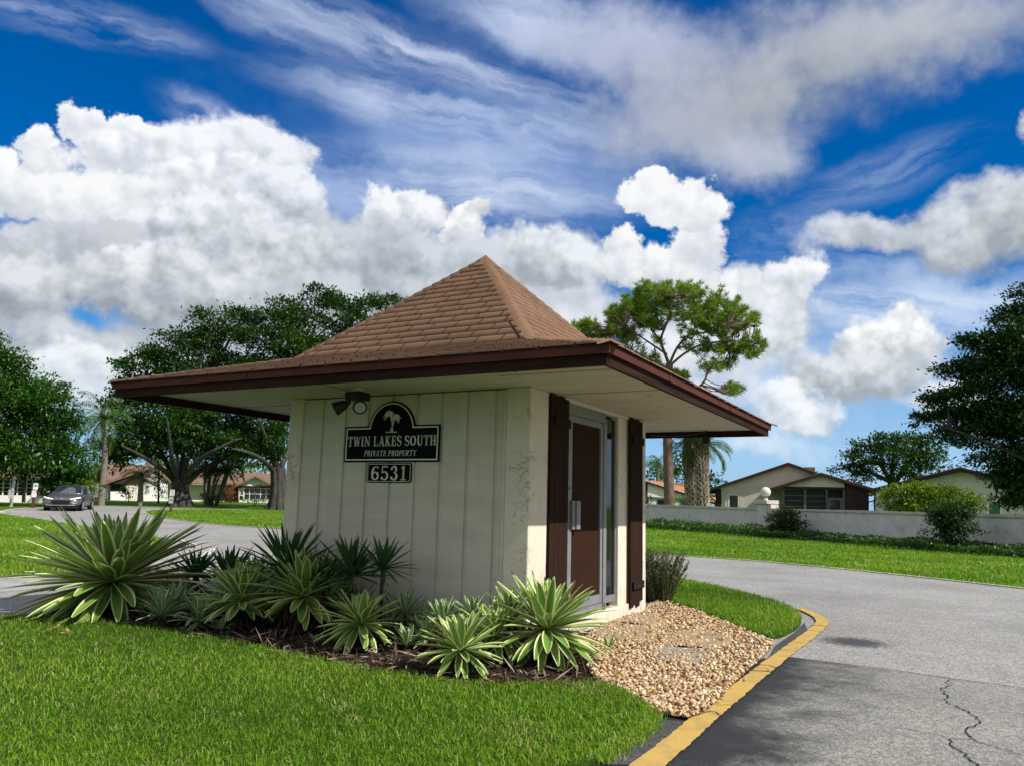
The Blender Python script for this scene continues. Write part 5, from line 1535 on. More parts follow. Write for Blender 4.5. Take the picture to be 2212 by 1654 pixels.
def pan(fr, pts, depth, th, name, m, parent, bevel=0.0):
    """a panel outlined in the picture, lying on the facade plane at a depth, with thickness th (towards the back)"""
    q = [on(fr, x, y, depth) for x, y in pts]
    b = MB(fr); b.prism([(x, depth, z) for x, z in q], (0, th, 0)); return b.build(name, m, parent, bevel=bevel)


HWALL = stucco('house_stucco', (.66, .62, .55), (.60, .56, .49), .1)
HWHITE = mat('house_white', (.72, .71, .68), rough=.85, var=.08, vscale=1.2)
HROOF = mat('house_shingle', (.22, .14, .095), rough=.95, col2=(.155, .095, .065), vscale=3.5, bump=.02, bscale=14, stretch=(1, 1, 4))
HORG = mat('orange_shingle', (.42, .20, .105), rough=.95, col2=(.33, .15, .08), vscale=3.0, bump=.02, bscale=14, stretch=(1, 1, 4))
HTRIM = mat('dark_trim', (.030, .014, .012), rough=.6, var=.3)
HBRK = mat('brick_red', (.13, .045, .032), rough=.9, col2=(.09, .03, .022), vscale=9)
HSCR = mat('porch_screen', (.010, .011, .013), rough=.35, var=.3, spec=.4)
WPAN = mat('window_pane', (.012, .016, .020), rough=.08, var=.3, spec=.6)
GRY = mat('grey_frame', (.10, .105, .11), rough=.6, var=.2)
WTRIM = mat('white_trim', (.75, .75, .73), rough=.6, var=.06)


def gable_roof(fr, xl, zl, xp, zp, xr, zr, y0, y1, th, over, m, parent, name='roof', ext=0.0):
    b = MB(fr)
    b.prism([(xl - over, y0, zl), (xp, y0, zp), (xr + over, y0, zr), (xr + over, y0, zr - th), (xp, y0, zp - th), (xl - over, y0, zl - th)], (0, y1 - y0, 0))
    return b.build(name, m, parent)


# ---------------------------------------------------------------- the long boundary wall at right
wall_px = [(1290, 1131), (1400, 1134), (1655, 1152), (1880, 1170), (2050, 1182), (2212, 1196), (2420, 1214)]
WG = [ground(x, y) for x, y in wall_px]
wallr = empty('boundary_wall', WG[2], 'long low stained white stucco wall with a flat cap beyond the lawn', 'wall')
BWM = stucco('wall_stucco', (.64, .63, .605), (.51, .50, .48), .2)
CAPM = mat('wall_cap', (.60, .57, .50), rough=.9, col2=(.42, .40, .34), vscale=2.5)
tops = []
for (x, y), g in zip([(1290, 1086.5), (1400, 1088), (1655, 1096.5), (1880, 1101.5), (2050, 1106.5), (2212, 1110.5), (2420, 1116)], WG):
    tops.append(at(x, y, dist_of(g))[2])
for i in range(len(WG) - 1):
    a, b_ = WG[i], WG[i + 1]; d = (b_ - a)[:2]; d /= np.linalg.norm(d); nn = np.array([-d[1], d[0]])
    m_ = MB()
    for (w_, zo, z1o, nm, mm) in ((.10, -.3, -.10, 'wall_panel', BWM), (.16, -.099, 0, 'wall_cap', CAPM)):
        m_ = MB(); e = -.002 if nm == 'wall_panel' else 0
        vs = []
        for p, tz, s_ in ((a, tops[i], 1), (b_, tops[i + 1], -1)):
            zb_ = p[2] - .3 if nm == 'wall_panel' else tz - .10
            for q in (nn * w_, -nn * w_):
                for z_ in (zb_, tz + z1o): vs.append((p[0] + q[0], p[1] + q[1], z_))
        m_.add(vs, [(0, 1, 3, 2), (4, 6, 7, 5), (0, 4, 5, 1), (2, 3, 7, 6), (1, 5, 7, 3), (0, 2, 6, 4)])
        m_.build(nm, mm, wallr)
    # joint lines on the wall face
pp = WG[2]; dd = (WG[3] - WG[1])[:2]; dd /= np.linalg.norm(dd); ang = math.atan2(dd[1], dd[0])
fr = (np.array([pp[0], pp[1], pp[2]]), np.array([dd[0], dd[1], 0]), np.array([-dd[1], dd[0], 0]), np.array([0, 0, 1.]))
pz = at(1655, 1083, dist_of(pp))[2] - pp[2]
b = MB(fr); b.box(-.26, -.30, -.2, .34, .30, pz - .10); b.build('pillar', BWM, wallr)
b = MB(fr); b.box(-.42, -.42, pz - .099, .48, .42, pz + .08); b.build('pillar_cap', CAPM, wallr, bevel=.02)
b = MB(fr); b.box(.35, -.25, pz - .55, .60, .25, pz - .12); b.build('pillar_step', CAPM, wallr)
lampo = empty('globe_lamp', at(1658, 1082, dist_of(pp)), 'white glass globe lamp on top of the boundary wall pillar', 'lamp')
c = np.array([pp[0] + dd[0] * .03, pp[1] + dd[1] * .03, pp[2] + pz + .08])
m_ = MB(); m_.tube([c, c + (0, 0, .20)], .10, 12); m_.build('neck', WTRIM, lampo)
m_ = MB(); m_.sphere(c + (0, 0, .40), .25, 20, 14); m_.build('globe', mat('opal_glass', (.66, .66, .64), rough=.25, var=.02, spec=.5), lampo, smooth=True)
m_ = MB(); m_.tube([c + (0, 0, .145), c + (0, 0, .165)], .15, 14); m_.build('collar', BLK, lampo)

# ---------------------------------------------------------------- house behind the wall, middle right
fr = frame(1700, 1100, 56, 3); k = 56 / FPX
h1 = empty('house', fr[0], 'beige gabled house with dark screened porch rising behind the wall pillar', 'house')
P = lambda x, y, d=0.0: on(fr, x, y, d)
gx0, _ = P(1547, 1100); gpx, gpz = P(1702, 1000); gxl, gzl = P(1528, 1057); sl = (gpz - gzl) / (gpx - gxl)
gx1 = gpx + (gpx - gx0); zt_ = lambda x: gpz - sl * abs(x - gpx) - .12
b = MB(fr); b.prism([(gx0, 0, -.3), (gx1, 0, -.3), (gx1, 0, zt_(gx1)), (gpx, 0, zt_(gpx)), (gx0, 0, zt_(gx0))], (0, 11, 0)); b.build('wall', HWALL, h1)
rf = gable_roof(fr, gxl, gzl, gpx, gpz, 2 * gpx - gxl, gzl, -.45, 11.6, .16, 0, HTRIM, h1)
b = MB(fr); b.prism([(gxl - .05, -.40, gzl + .0), (gpx, -.40, gpz + .05), (2 * gpx - gxl + .05, -.40, gzl), (2 * gpx - gxl, -.40, gzl - .02), (gpx, -.40, gpz + .02), (gxl, -.40, gzl - .02)], (0, 12, 0)); b.build('shingles', HROOF, rf)
cx, cz = P(1756, 1013); b = MB(fr); b.box(cx - .35, 2.5, cz - .8, cx + .35, 3.3, cz + .28); b.build('chimney', HROOF, rf)
b = MB(fr); b.box(gx0 - .02, -.03, -.3, gx0 + .36, -.003, zt_(gx0 + .2) - .05); b.build('corner_board', HTRIM, h1)
b = MB(fr); b.box(gxl + .1, -.35, gzl - .35, gx0 - .05, 8, gzl - .25); b.build('eave_soffit', SOF, h1)
b = MB(fr); b.tube([(gxl + .1, -.36, gzl - .15), (gxl + .15, -.36, gzl - .4), (gx0 - .06, -.08, gzl - .75), (gx0 - .06, -.08, 0)], .05, 8); b.build('downpipe', HTRIM, h1)
w_ = pan(fr, [(1576, 1069), (1594, 1069), (1594, 1100), (1576, 1100)], -.02, .06, 'window', WPAN, h1)
for q in ([(1572, 1065.5), (1596.5, 1065.8), (1596.5, 1069), (1572, 1068.7)], [(1572, 1068.8), (1576, 1068.8), (1576, 1101), (1572, 1101)], [(1594, 1069), (1596.5, 1069), (1596.5, 1101), (1594, 1101)]):
    pan(fr, q, -.06, .08, 'window_frame', WTRIM, w_)
pan(fr, [(1566, 1061), (1603, 1062), (1603, 1065), (1566, 1064)], -.05, .045, 'window_surround', HWALL, w_)
pan(fr, [(1566, 1064.2), (1571.4, 1064.2), (1571.4, 1101), (1566, 1101)], -.05, .045, 'window_surround', HWALL, w_)
pan(fr, [(1597, 1065.2), (1603, 1065.2), (1603, 1101), (1597, 1101)], -.05, .045, 'window_surround', HWALL, w_)
# porch with its own gable, nearer
D = -3.2
ax0, az0 = P(1655, 1057, D); apx, apz = P(1772, 1021.5, D); ax1, az1 = P(1905, 1060.5, D)
b = MB(fr); b.prism([(ax0, D - .4, az0), (apx, D - .4, apz), (ax1, D - .4, az1), (ax1, D - .4, az1 - .16), (apx, D - .4, apz - .17), (ax0, D - .4, az0 - .16)], (0, 6, 0)); prf = b.build('porch_roof', HTRIM, h1)
b = MB(fr); b.prism([(ax0 - .03, D - .35, az0 + .02), (apx, D - .35, apz + .05), (ax1 + .03, D - .35, az1 + .02), (ax1, D - .35, az1 + .002), (apx, D - .35, apz + .003), (ax0, D - .35, az0 + .002)], (0, 5.9, 0)); b.build('shingles', HROOF, prf)
pan(fr, [(1700, 1049.5), (1772, 1026), (1824, 1044), (1824, 1051.5)], D, .12, 'gable_wall', HWALL, h1)
pan(fr, [(1690, 1050.5), (1825, 1052.5), (1825, 1056.5), (1690, 1054.5)], D - .02, .14, 'porch_beam', HTRIM, h1)
pan(fr, [(1826, 1044.5), (1877, 1054), (1877, 1120), (1826, 1120)], D, .12, 'side_panel', HTRIM, h1)
pan(fr, [(1693, 1056.8), (1825, 1056.8), (1825, 1120), (1693, 1120)], D + .9, .1, 'porch_inside', HSCR, h1)
for x0_, x1_ in ((1690, 1694.5), (1736.5, 1741.5), (1784, 1787.5), (1820.5, 1825)): pan(fr, [(x0_, 1056.6), (x1_, 1056.6), (x1_, 1120), (x0_, 1120)], D, .12, 'porch_post', GRY, h1)
for y_ in (1068.5, 1079.8, 1092): 
    pan(fr, [(1695, y_), (1736, y_), (1736, y_ + 1.2), (1695, y_ + 1.2)], D + .03, .06, 'screen_rail', GRY, h1); pan(fr, [(1742, y_ + .8), (1783.6, y_ + .8), (1783.6, y_ + 2), (1742, y_ + 2)], D + .03, .06, 'screen_rail', GRY, h1)
d_ = pan(fr, [(1788, 1074), (1820, 1074.5), (1820, 1120), (1788, 1120)], D + .02, .06, 'door', GRY, h1); pan(fr, [(1793.5, 1079), (1814.5, 1079.5), (1814.5, 1118), (1793.5, 1118)], D - .01, .028, 'door_pane', WPAN, d_)
b = MB(fr); b.tube([(ax0 + .1, D - .38, az0 - .1), (ax0 + .15, D - .38, az0 - .5), (ax0 + 1.0, D - .05, az0 - .9), (ax0 + 1.05, D - .05, 0)], .05, 8); b.build('downpipe', HTRIM, h1)
b = MB(fr); b.tube([(ax1 - .05, D - .38, az1 - .1), (ax1 - .15, D - .38, az1 - .45), (ax1 - .9, D - .05, az1 - .7), (ax1 - .95, D - .05, 0)], .05, 8); b.build('downpipe', HTRIM, h1)

# ---------------------------------------------------------------- house behind the wall, far right
fr = frame(2060, 1110, 50, -6)
h2 = empty('house', fr[0], 'cream gabled house with green shutter behind the yellow-green shrub at far right', 'house')
gxl, gzl = P(1889, 1055); gpx, gpz = P(2075, 1011); gxr = gpx + (gpx - gxl) * .9; gzr = gpz - (gpz - gzl) * .9
sl = (gpz - gzl) / (gpx - gxl); x0_ = P(1893, 1100)[0]; x1_ = gxr - .6
zt_ = lambda x: gpz - sl * abs(x - gpx) - .14
b = MB(fr); b.prism([(x0_, 0, -.3), (x1_, 0, -.3), (x1_, 0, zt_(x1_)), (gpx, 0, zt_(gpx)), (x0_, 0, zt_(x0_))], (0, 12, 0)); b.build('wall', HWALL, h2)
b = MB(fr); b.prism([(gxl, -.5, gzl), (gpx, -.5, gpz), (gxr, -.5, gzr), (gxr, -.5, gzr - .17), (gpx, -.5, gpz - .18), (gxl, -.5, gzl - .17)], (0, 12.6, 0)); rf = b.build('roof', HTRIM, h2)
b = MB(fr); b.prism([(gxl - .03, -.45, gzl + .02), (gpx, -.45, gpz + .06), (gxr + .03, -.45, gzr + .02), (gxr, -.45, gzr + .003), (gpx, -.45, gpz + .003), (gxl, -.45, gzl + .003)], (0, 12.5, 0)); b.build('shingles', HROOF, rf)
w_ = pan(fr, [(2137, 1084), (2160, 1084.5), (2160, 1125), (2137, 1125)], -.03, .07, 'window', mat('green_shutter', (.055, .15, .12), rough=.6, var=.2, vscale=2, stretch=(1, 1, 30)), h2)
pan(fr, [(2131, 1080), (2165, 1081), (2165, 1084), (2131, 1083)], -.05, .09, 'window_frame', WTRIM, w_); pan(fr, [(2131, 1083.2), (2136.6, 1083.2), (2136.6, 1125), (2131, 1125)], -.05, .09, 'window_frame', WTRIM, w_); pan(fr, [(2160.4, 1084.2), (2165, 1084.2), (2165, 1125), (2160.4, 1125)], -.05, .09, 'window_frame', WTRIM, w_)
b = MB(fr); b.tube([(gxl + .05, -.48, gzl - .1), (gxl + .1, -.48, gzl - .5), (x0_ - .06, -.08, gzl - .75), (x0_ - .06, -.08, 0)], .06, 8); b.build('downpipe', HTRIM, h2)

# ---------------------------------------------------------------- orange-roofed house seen past the booth
fr = frame(1450, 1088, 74, 8)
h3 = empty('house', fr[0], 'white house with sloping orange shingle roof seen behind the palm trunks', 'house')
a0 = P(1396, 1039.5); a1 = P(1540, 1083); b0 = P(1366, 1047)
b = MB(fr); b.prism([(P(1398, 1040)[0], 0, -.3), (P(1535, 1084)[0], 0, -.3), (P(1535, 1084)[0], 0, P(1535, 1082)[1]), (P(1398, 1040)[0], 0, P(1398, 1042)[1])], (0, 6, 0)); b.build('wall', HWHITE, h3)
b = MB(fr); b.prism([(P(1392, 1038)[0], -.3, P(1392, 1038)[1]), (P(1545, 1085)[0], -.3, P(1545, 1085)[1]), (P(1545, 1089)[0], -.3, P(1545, 1089)[1]), (P(1392, 1041)[0], -.3, P(1392, 1041)[1])], (0, .25, 0)); b.build('fascia', HTRIM, h3)
q0 = P(1392, 1037.5); q1 = P(1545, 1084.5); up_ = P(1490, 1046, 7)
b = MB(fr)
t0 = (P(1400, 1036.5, 8)[0], 8, P(1400, 1036.5, 8)[1]); t1 = (P(1545, 1076, 8)[0], 8, P(1480, 1046, 8)[1])
b.add([(q0[0], -.35, q0[1]), (q1[0], -.35, q1[1]), (P(1552, 1066, 8)[0], 8, P(1552, 1066, 8)[1]), (P(1490, 1046, 8)[0], 8, P(1490, 1046, 8)[1]), (P(1420, 1038, 8)[0], 8, P(1420, 1038, 8)[1])], [(0, 1, 2, 3, 4)])
b.build('roof', HORG, h3)
pan(fr, [(1394, 1041), (1399, 1042), (1399, 1075), (1394, 1075)], -.05, .3, 'corner_board', HTRIM, h3)
pan(fr, [(1396, 1071.5), (1520, 1078.5), (1520, 1083), (1396, 1075)], -.12, .1, 'porch_beam', GRY, h3)
for x_ in (1420, 1470): pan(fr, [(x_, 1078), (x_ + 16, 1078.5), (x_ + 16, 1100), (x_, 1100)], -.06, .055, 'window', WPAN, h3)

# ---------------------------------------------------------------- houses at left
fr = frame(52, 1080, 64, -4)
h4 = empty('house', fr[0], 'white-framed screened lanai house behind the far left tree', 'house')
pan(fr, [(-90, 1068), (110, 1069), (110, 1086), (-90, 1086)], 0, .15, 'wall', HWHITE, h4)
pan(fr, [(-90, 1034), (112, 1036), (112, 1070), (-90, 1070)], .35, .1, 'screen', HSCR, h4)
pan(fr, [(-90, 1029.2), (96, 1031), (96, 1036.5), (-90, 1034.5)], -.06, .25, 'header_beam', HWHITE, h4)
for x_ in (-60, -20, 3, 18.5, 34.5, 49.5, 53, 66.5, 82.5, 97): pan(fr, [(x_ + 3.2, 1034), (x_ + 6.4, 1034), (x_ + 4, 1068.5), (x_ + 1, 1068.5)], .02, .1, 'post', WTRIM, h4)
for y_ in (1042, 1050.5, 1059): pan(fr, [(-90, y_), (104, y_ + 1.8), (104, y_ + 3), (-90, y_ + 1.2)], .04, .06, 'screen_rail', WTRIM, h4)
pan(fr, [(-90, 1034), (4, 1034), (4, 1070), (-90, 1070)], .1, .1, 'dark_post', HTRIM, h4)
b = MB(fr); xa, za = P(-110, 1026); xb, zb_ = P(125, 1029)
b.prism([(xa, -.9, za), (xa, -.9, za + .22), (xa, 4.2, za + 1.6), (xa, 9, za + .2), (xa, 9, za), (xa, 4.2, za + 1.3)], (xb - xa, 0, 0)); b.build('roof', HROOF, h4)

fr = frame(285, 1080, 80, 10)
h5 = empty('house', fr[0], 'long white house with brown shingle roof behind the palm and banyan', 'house')
xe0, ze0 = P(214, 1036); xr1, zr1 = P(455, 1003, 5); xw0 = P(236, 1060)[0]; xw1 = P(443, 1060)[0]
zl_ = P(300, 1040)[1]
b = MB(fr); b.box(xw0 + .3, .4, -.3, xw1, 9, zl_ - .06); b.build('wall', HWHITE, h5)
z_r = P(300, 1003, 4.6)[1]
b = MB(fr); b.prism([(xe0, -1.0, zl_ - .05), (xe0, -1.0, zl_ + .10), (xe0 + 1.2, 4.6, z_r), (xe0, 10, zl_ + .10), (xe0, 10, zl_ - .05), (xe0 + 1.2, 4.6, z_r - .16)], (xw1 - xe0 + 1, 0, 0)); b.build('roof', HROOF, h5)
# front gable over the porch
gl, gzl_ = P(229, 1041.5, -2.2); gp_, gpz_ = P(291, 1019.5, -2.2); 
b = MB(fr); b.prism([(gl, -2.3, gzl_), (gp_, -2.3, gpz_), (2 * gp_ - gl, -2.3, gzl_), (2 * gp_ - gl, -2.3, gzl_ - .14), (gp_, -2.3, gpz_ - .15), (gl, -2.3, gzl_ - .14)], (0, 7, 0)); b.build('porch_roof', HROOF, h5)
pan(fr, [(240, 1041), (290, 1023), (312, 1033), (312, 1044), (240, 1044)], -2.1, .1, 'gable_wall', HTRIM, h5)
pan(fr, [(239, 1041), (273, 1041), (273, 1062), (239, 1062)], -1.6, .1, 'screen', HSCR, h5)
pan(fr, [(236, 1060.5), (271.5, 1060.5), (271.5, 1081), (236, 1081)], -1.95, .12, 'half_wall', HWHITE, h5)
pan(fr, [(236, 1041), (239.4, 1041), (238, 1081), (234, 1081)], -2.05, .14, 'post', HTRIM, h5)
pan(fr, [(272, 1041), (305, 1041), (305, 1081), (272, 1081)], -1.95, .12, 'porch_wall', HWALL, h5)
pan(fr, [(310, 1034), (335, 1014), (362, 1034), (362, 1081), (310, 1081)], -2.1, .2, 'gable_wall', HWHITE, h5)
b = MB(fr); s0 = P(305, 1037, -2.3); s1 = P(335, 1011.5, -2.3); s2 = P(366, 1037, -2.3)
b.prism([(s0[0], -2.4, s0[1]), (s1[0], -2.4, s1[1]), (s2[0], -2.4, s2[1]), (s2[0], -2.4, s2[1] - .12), (s1[0], -2.4, s1[1] - .13), (s0[0], -2.4, s0[1] - .12)], (0, 5, 0)); b.build('gable_roof', HROOF, h5)

fr = frame(553, 1084, 82, -2)
h6 = empty('house', fr[0], 'small brown-roofed house with white ten-pane lanai between the two banyans', 'house')
zl_ = P(553, 1046)[1]; xa = P(440, 1060)[0]; xb = P(640, 1060)[0]
b = MB(fr); b.box(xa, 2.4, -.3, xb, 10, zl_); b.build('wall', HWALL, h6)
z_r = P(553, 1020.5, 5)[1]; z_e = P(500, 1050, -.5)[1]
b = MB(fr); b.prism([(xa - .5, 1.2, zl_ - .05), (xa - .5, 1.2, zl_ + .1), (xa - .5, 5.5, z_r), (xa - .5, 11, zl_ + .1), (xa - .5, 11, zl_ - .05), (xa - .5, 5.5, z_r - .16)], (xb - xa + 1, 0, 0)); b.build('roof', HROOF, h6)
gl, gzl_ = P(509, 1048, -.6); gp_, gpz_ = P(552, 1026.5, -.6); gr_, _z = P(597, 1048, -.6)
b = MB(fr); b.prism([(gl, -.7, gzl_), (gp_, -.7, gpz_), (gr_, -.7, gzl_), (gr_, -.7, gzl_ - .13), (gp_, -.7, gpz_ - .14), (gl, -.7, gzl_ - .13)], (0, 6.5, 0)); b.build('gable_roof', HROOF, h6)
pan(fr, [(517, 1046), (552, 1029), (589, 1047), (589, 1048.6), (517, 1048.2)], -.2, .15, 'gable_wall', HWHITE, h6)
pan(fr, [(515, 1048.2), (593, 1048.8), (593, 1052.6), (515, 1052)], -.3, .2, 'fascia', HTRIM, h6)
pan(fr, [(515, 1052.5), (591, 1053), (591, 1086), (515, 1086)], 0, .1, 'lanai_wall', HWHITE, h6)
pan(fr, [(500, 1046), (514.5, 1046), (514.5, 1086), (500, 1086)], .6, .2, 'brick_wall', HBRK, h6)
for i in range(5):
    for j in range(2):
        x_ = 528.5 + i * 11.9; y_ = 1054.3 + j * 11.5 + i * .25
        pan(fr, [(x_, y_), (x_ + 9.7, y_ + .2), (x_ + 9.5, y_ + 10), (x_ - .2, y_ + 9.8)], -.03, .025, 'window', WPAN, h6)
d_ = pan(fr, [(516.5, 1057), (526.5, 1057.2), (525.8, 1083.5), (515.8, 1083.5)], -.03, .025, 'door', WTRIM, h6)
pan(fr, [(518.5, 1058.5), (525, 1058.7), (525, 1067.5), (518.3, 1067.5)], -.05, .018, 'door_pane', WPAN, d_); pan(fr, [(518.2, 1069.5), (525, 1069.7), (524.6, 1078), (517.8, 1078)], -.05, .018, 'door_pane', WPAN, d_)
fg = empty('flag', at(520, 1060, 81), 'small red and white flag hanging beside the lanai door', 'flag')
b = MB(fr); q = [P(x, y, -.9) for x, y in ((520, 1058), (527, 1053.5))]; b.tube([(q[0][0], -.05, q[0][1]), (q[1][0], -.9, q[1][1])], .02, 6); b.build('pole', WTRIM, fg)
pan(fr, [(518, 1060.5), (520.8, 1059.5), (521.5, 1067), (518.6, 1068)], -.4, .015, 'cloth', mat('flag_cloth', (.42, .03, .04), rough=.9, col2=(.6, .58, .58), vscale=4, stretch=(1, 1, 4), lo=.45, hi=.55), fg)

# ---------------------------------------------------------------- trees
BARK = mat('grey_bark', (.085, .08, .073), rough=.95, col2=(.026, .024, .021), vscale=5, bump=.05, bscale=9, stretch=(1, 1, .25), detail=8)
DBARK = mat('dark_bark', (.06, .045, .035), rough=.95, col2=(.025, .02, .016), vscale=5, bump=.03, bscale=9, stretch=(1, 1, .3))
L_BAN = leaf_mat('banyan_leaf', [(.007, .024, .004), (.017, .055, .006), (.034, .092, .010), (.070, .140, .018)], rough=.4, trans=.25, spec=.4)
L_MAN = leaf_mat('broad_leaf', [(.008, .034, .003), (.020, .075, .006), (.042, .125, .010), (.085, .18, .020)], rough=.38, trans=.25, spec=.4)
L_OAK = leaf_mat('dark_leaf', [(.007, .022, .005), (.015, .048, .008), (.030, .080, .012), (.06, .12, .022)], rough=.45, trans=.2, spec=.3)
L_YEL = leaf_mat('yellow_green_leaf', [(.03, .07, .006), (.085, .15, .012), (.19, .26, .02), (.34, .37, .04)], rough=.45, trans=.3)
L_CRO = leaf_mat('croton_leaf', [(.04, .016, .01), (.13, .035, .012), (.26, .10, .02), (.06, .08, .015)], rough=.45, trans=.2)
L_PAL = leaf_mat('palm_leaf', [(.014, .055, .008), (.035, .105, .013), (.07, .16, .022), (.13, .21, .04)], rough=.4, trans=.25, spec=.4)
L_HED = leaf_mat('hedge_leaf', [(.010, .032, .006), (.025, .075, .010), (.05, .12, .016), (.10, .18, .03)], rough=.4, trans=.2)


def limb(acc, pts_px, dist, r0, r1, dd=None, n=8, sides=8):
    """limb drawn through picture points; dd = extra distance at each point"""
    dd = dd or [0] * len(pts_px)
    P = np.array([at(x, y, dist + e) for (x, y), e in zip(pts_px, dd)])
    Q = chaikin(P, 2, False); k = dist / FPX
    V, T = tube_arr(Q, np.linspace(r0 * k, r1 * k, len(Q)), sides); acc.add(V, T)
    return Q


def twigs(acc, ends, blobs, r0, r1, n=2):
    for c, r in blobs:
        E = min(ends, key=lambda e: np.linalg.norm(e - c))
        for _ in range(n):
            t = np.array(c) + rng.normal(size=3) * np.array(r) * .45
            m = (E + t) / 2 + rng.normal(size=3) * .12 * np.linalg.norm(t - E) + np.array([0, 0, .05 * np.linalg.norm(t - E)])
            V, T = tube_arr(bez(E, m, t, 6), np.linspace(r0, r1, 6), 5); acc.add(V, T)


def tree(label, base_px, dist, limbs, blobs, leaf, lm, bark, dens=1.0, cat='tree', name='tree', roots=None, tw=(.05, .012), group=None, depth=.9, flat=.5, aspect=.5, ntw=2, spread=.16):
    b = at(*base_px, dist); b[2] = float(gz(b[0], b[1]))
    root = empty(name, b, label, cat, group)
    acc = Acc(); ends = []
    for l in limbs:
        Q = limb(acc, l[0], dist, l[1], l[2], l[3] if len(l) > 3 else None); ends += [Q[-1], Q[len(Q) // 2]]
    B = px_blobs(blobs, dist, depth)
    if not ends: ends = [b + np.array([0, 0, .3])]
    twigs(acc, ends, B, tw[0], tw[1], ntw)
    acc.build('trunk', bark, root, smooth=True)
    ac = Acc(); crown(ac, B, leaf, dens, flat=flat, aspect=aspect, spread=spread); ac.build('crown', lm, root)
    return root


def fluted(acc, cx, y0, y1, w0, w1, dist, n=9):
    """banyan trunk: a bundle of fused stems flaring into roots"""
    k = dist / FPX
    for i in range(n):
        a = 2 * math.pi * i / n; oy = math.sin(a)
        sx = math.cos(a)
        pts = [at(cx + sx * w0 * .62, y0, dist + oy * w0 * .5 * k), at(cx + sx * w0 * .42, y0 - (y0 - y1) * .12, dist + oy * w0 * .42 * k), at(cx + sx * w1 * .34 + rng.normal() * w1 * .06, (y0 + y1) / 2, dist + oy * w1 * .33 * k), at(cx + sx * w1 * .4, y1, dist + oy * w1 * .38 * k)]
        pts[0][2] = float(gz(pts[0][0], pts[0][1])) - .1
        Q = chaikin(np.array(pts), 2, False); V, T = tube_arr(Q, np.linspace(w0 * .17 * k, w1 * .2 * k, len(Q)) * rng.uniform(.8, 1.15), 8); acc.add(V, T)
    V, T = tube_arr([at(cx, y0, dist), at(cx, y1, dist)], [w1 * .42 * k] * 2, 10); acc.add(V, T)


def banyan(label, cx, dist, y0, ytop, w0, w1, limbs, blobs, leaf, dens):
    b = at(cx, y0, dist); b[2] = float(gz(b[0], b[1]))
    root = empty('banyan_tree', b, label, 'tree', 'banyan trees')
    acc = Acc(); fluted(acc, cx, y0, ytop, w0, w1, dist)
    ends = []
    for l in limbs:
        Q = limb(acc, l[0], dist, l[1] * .85, l[2] * .35, l[3] if len(l) > 3 else None); ends += [Q[-1], Q[int(len(Q) * .75)], Q[int(len(Q) * .5)]]
    B = px_blobs(blobs, dist, .9)
    twigs(acc, ends, B, .10, .025, 3)
    acc.build('trunk', BARK, root, smooth=True)
    ac = Acc(); crown(ac, B, leaf, dens, flat=.42, aspect=.5, spread=.15); ac.build('crown', L_BAN, root)


banyan('wide banyan with many grey limbs fanning up from a fluted trunk, left of the booth', 389, 62, 1090, 1035, 44, 30,
       [([(385, 1050), (372, 1030), (335, 1000), (290, 975), (262, 962)], 9, 3, [0, 0, -2, -4, -5]), ([(380, 1042), (362, 1005), (345, 965), (325, 930)], 8, 3, [0, 1, 2, 3]),
        ([(385, 1040), (372, 1000), (368, 960), (360, 900)], 8, 3, [0, -2, -4, -5]), ([(390, 1042), (392, 1000), (400, 960), (408, 890)], 9, 3, [0, 2, 3, 4]),
        ([(392, 1040), (402, 1000), (414, 960), (440, 900)], 9, 3, [0, -1, -2, -3]), ([(396, 1045), (412, 1010), (440, 985), (470, 968), (505, 950)], 9, 3.4, [0, -2, -3, -4, -4]),
        ([(397, 1048), (425, 1020), (470, 995), (530, 975), (570, 965)], 8, 3, [0, 1, 2, 3, 4]), ([(388, 1045), (385, 1005), (380, 965), (385, 920)], 8, 3, [0, 5, 8, 9]),
        ([(365, 1000), (345, 985), (318, 978)], 5, 2), ([(412, 990), (418, 940), (410, 900)], 5, 2)],
       [(300, 850, 52, 34), (265, 800, 26, 22), (330, 800, 60, 36), (285, 930, 48, 26), (340, 880, 66, 40), (400, 830, 72, 40), (420, 770, 66, 36), (380, 730, 36, 20), (470, 740, 60, 34), (440, 695, 44, 22), (510, 690, 50, 24),
        (390, 930, 60, 30), (455, 880, 72, 36), (470, 935, 62, 30), (530, 930, 54, 26), (530, 860, 60, 40), (350, 770, 48, 22), (255, 880, 34, 30), (310, 972, 40, 14), (240, 965, 26, 16), (500, 800, 66, 40), (420, 970, 34, 12), (300, 985, 46, 14), (350, 962, 56, 20), (455, 982, 46, 12), (525, 985, 46, 14), (245, 1000, 22, 12), (225, 975, 30, 24), (480, 960, 50, 18), (400, 955, 60, 16), (320, 945, 60, 26, -.8), (450, 950, 60, 26, -.8), (385, 965, 50, 20, -.9), (520, 960, 46, 22, -.8), (275, 965, 40, 20, -.8), (355, 915, 60, 30, -.9), (425, 910, 60, 30, -.9)],
       .28, 1.1)
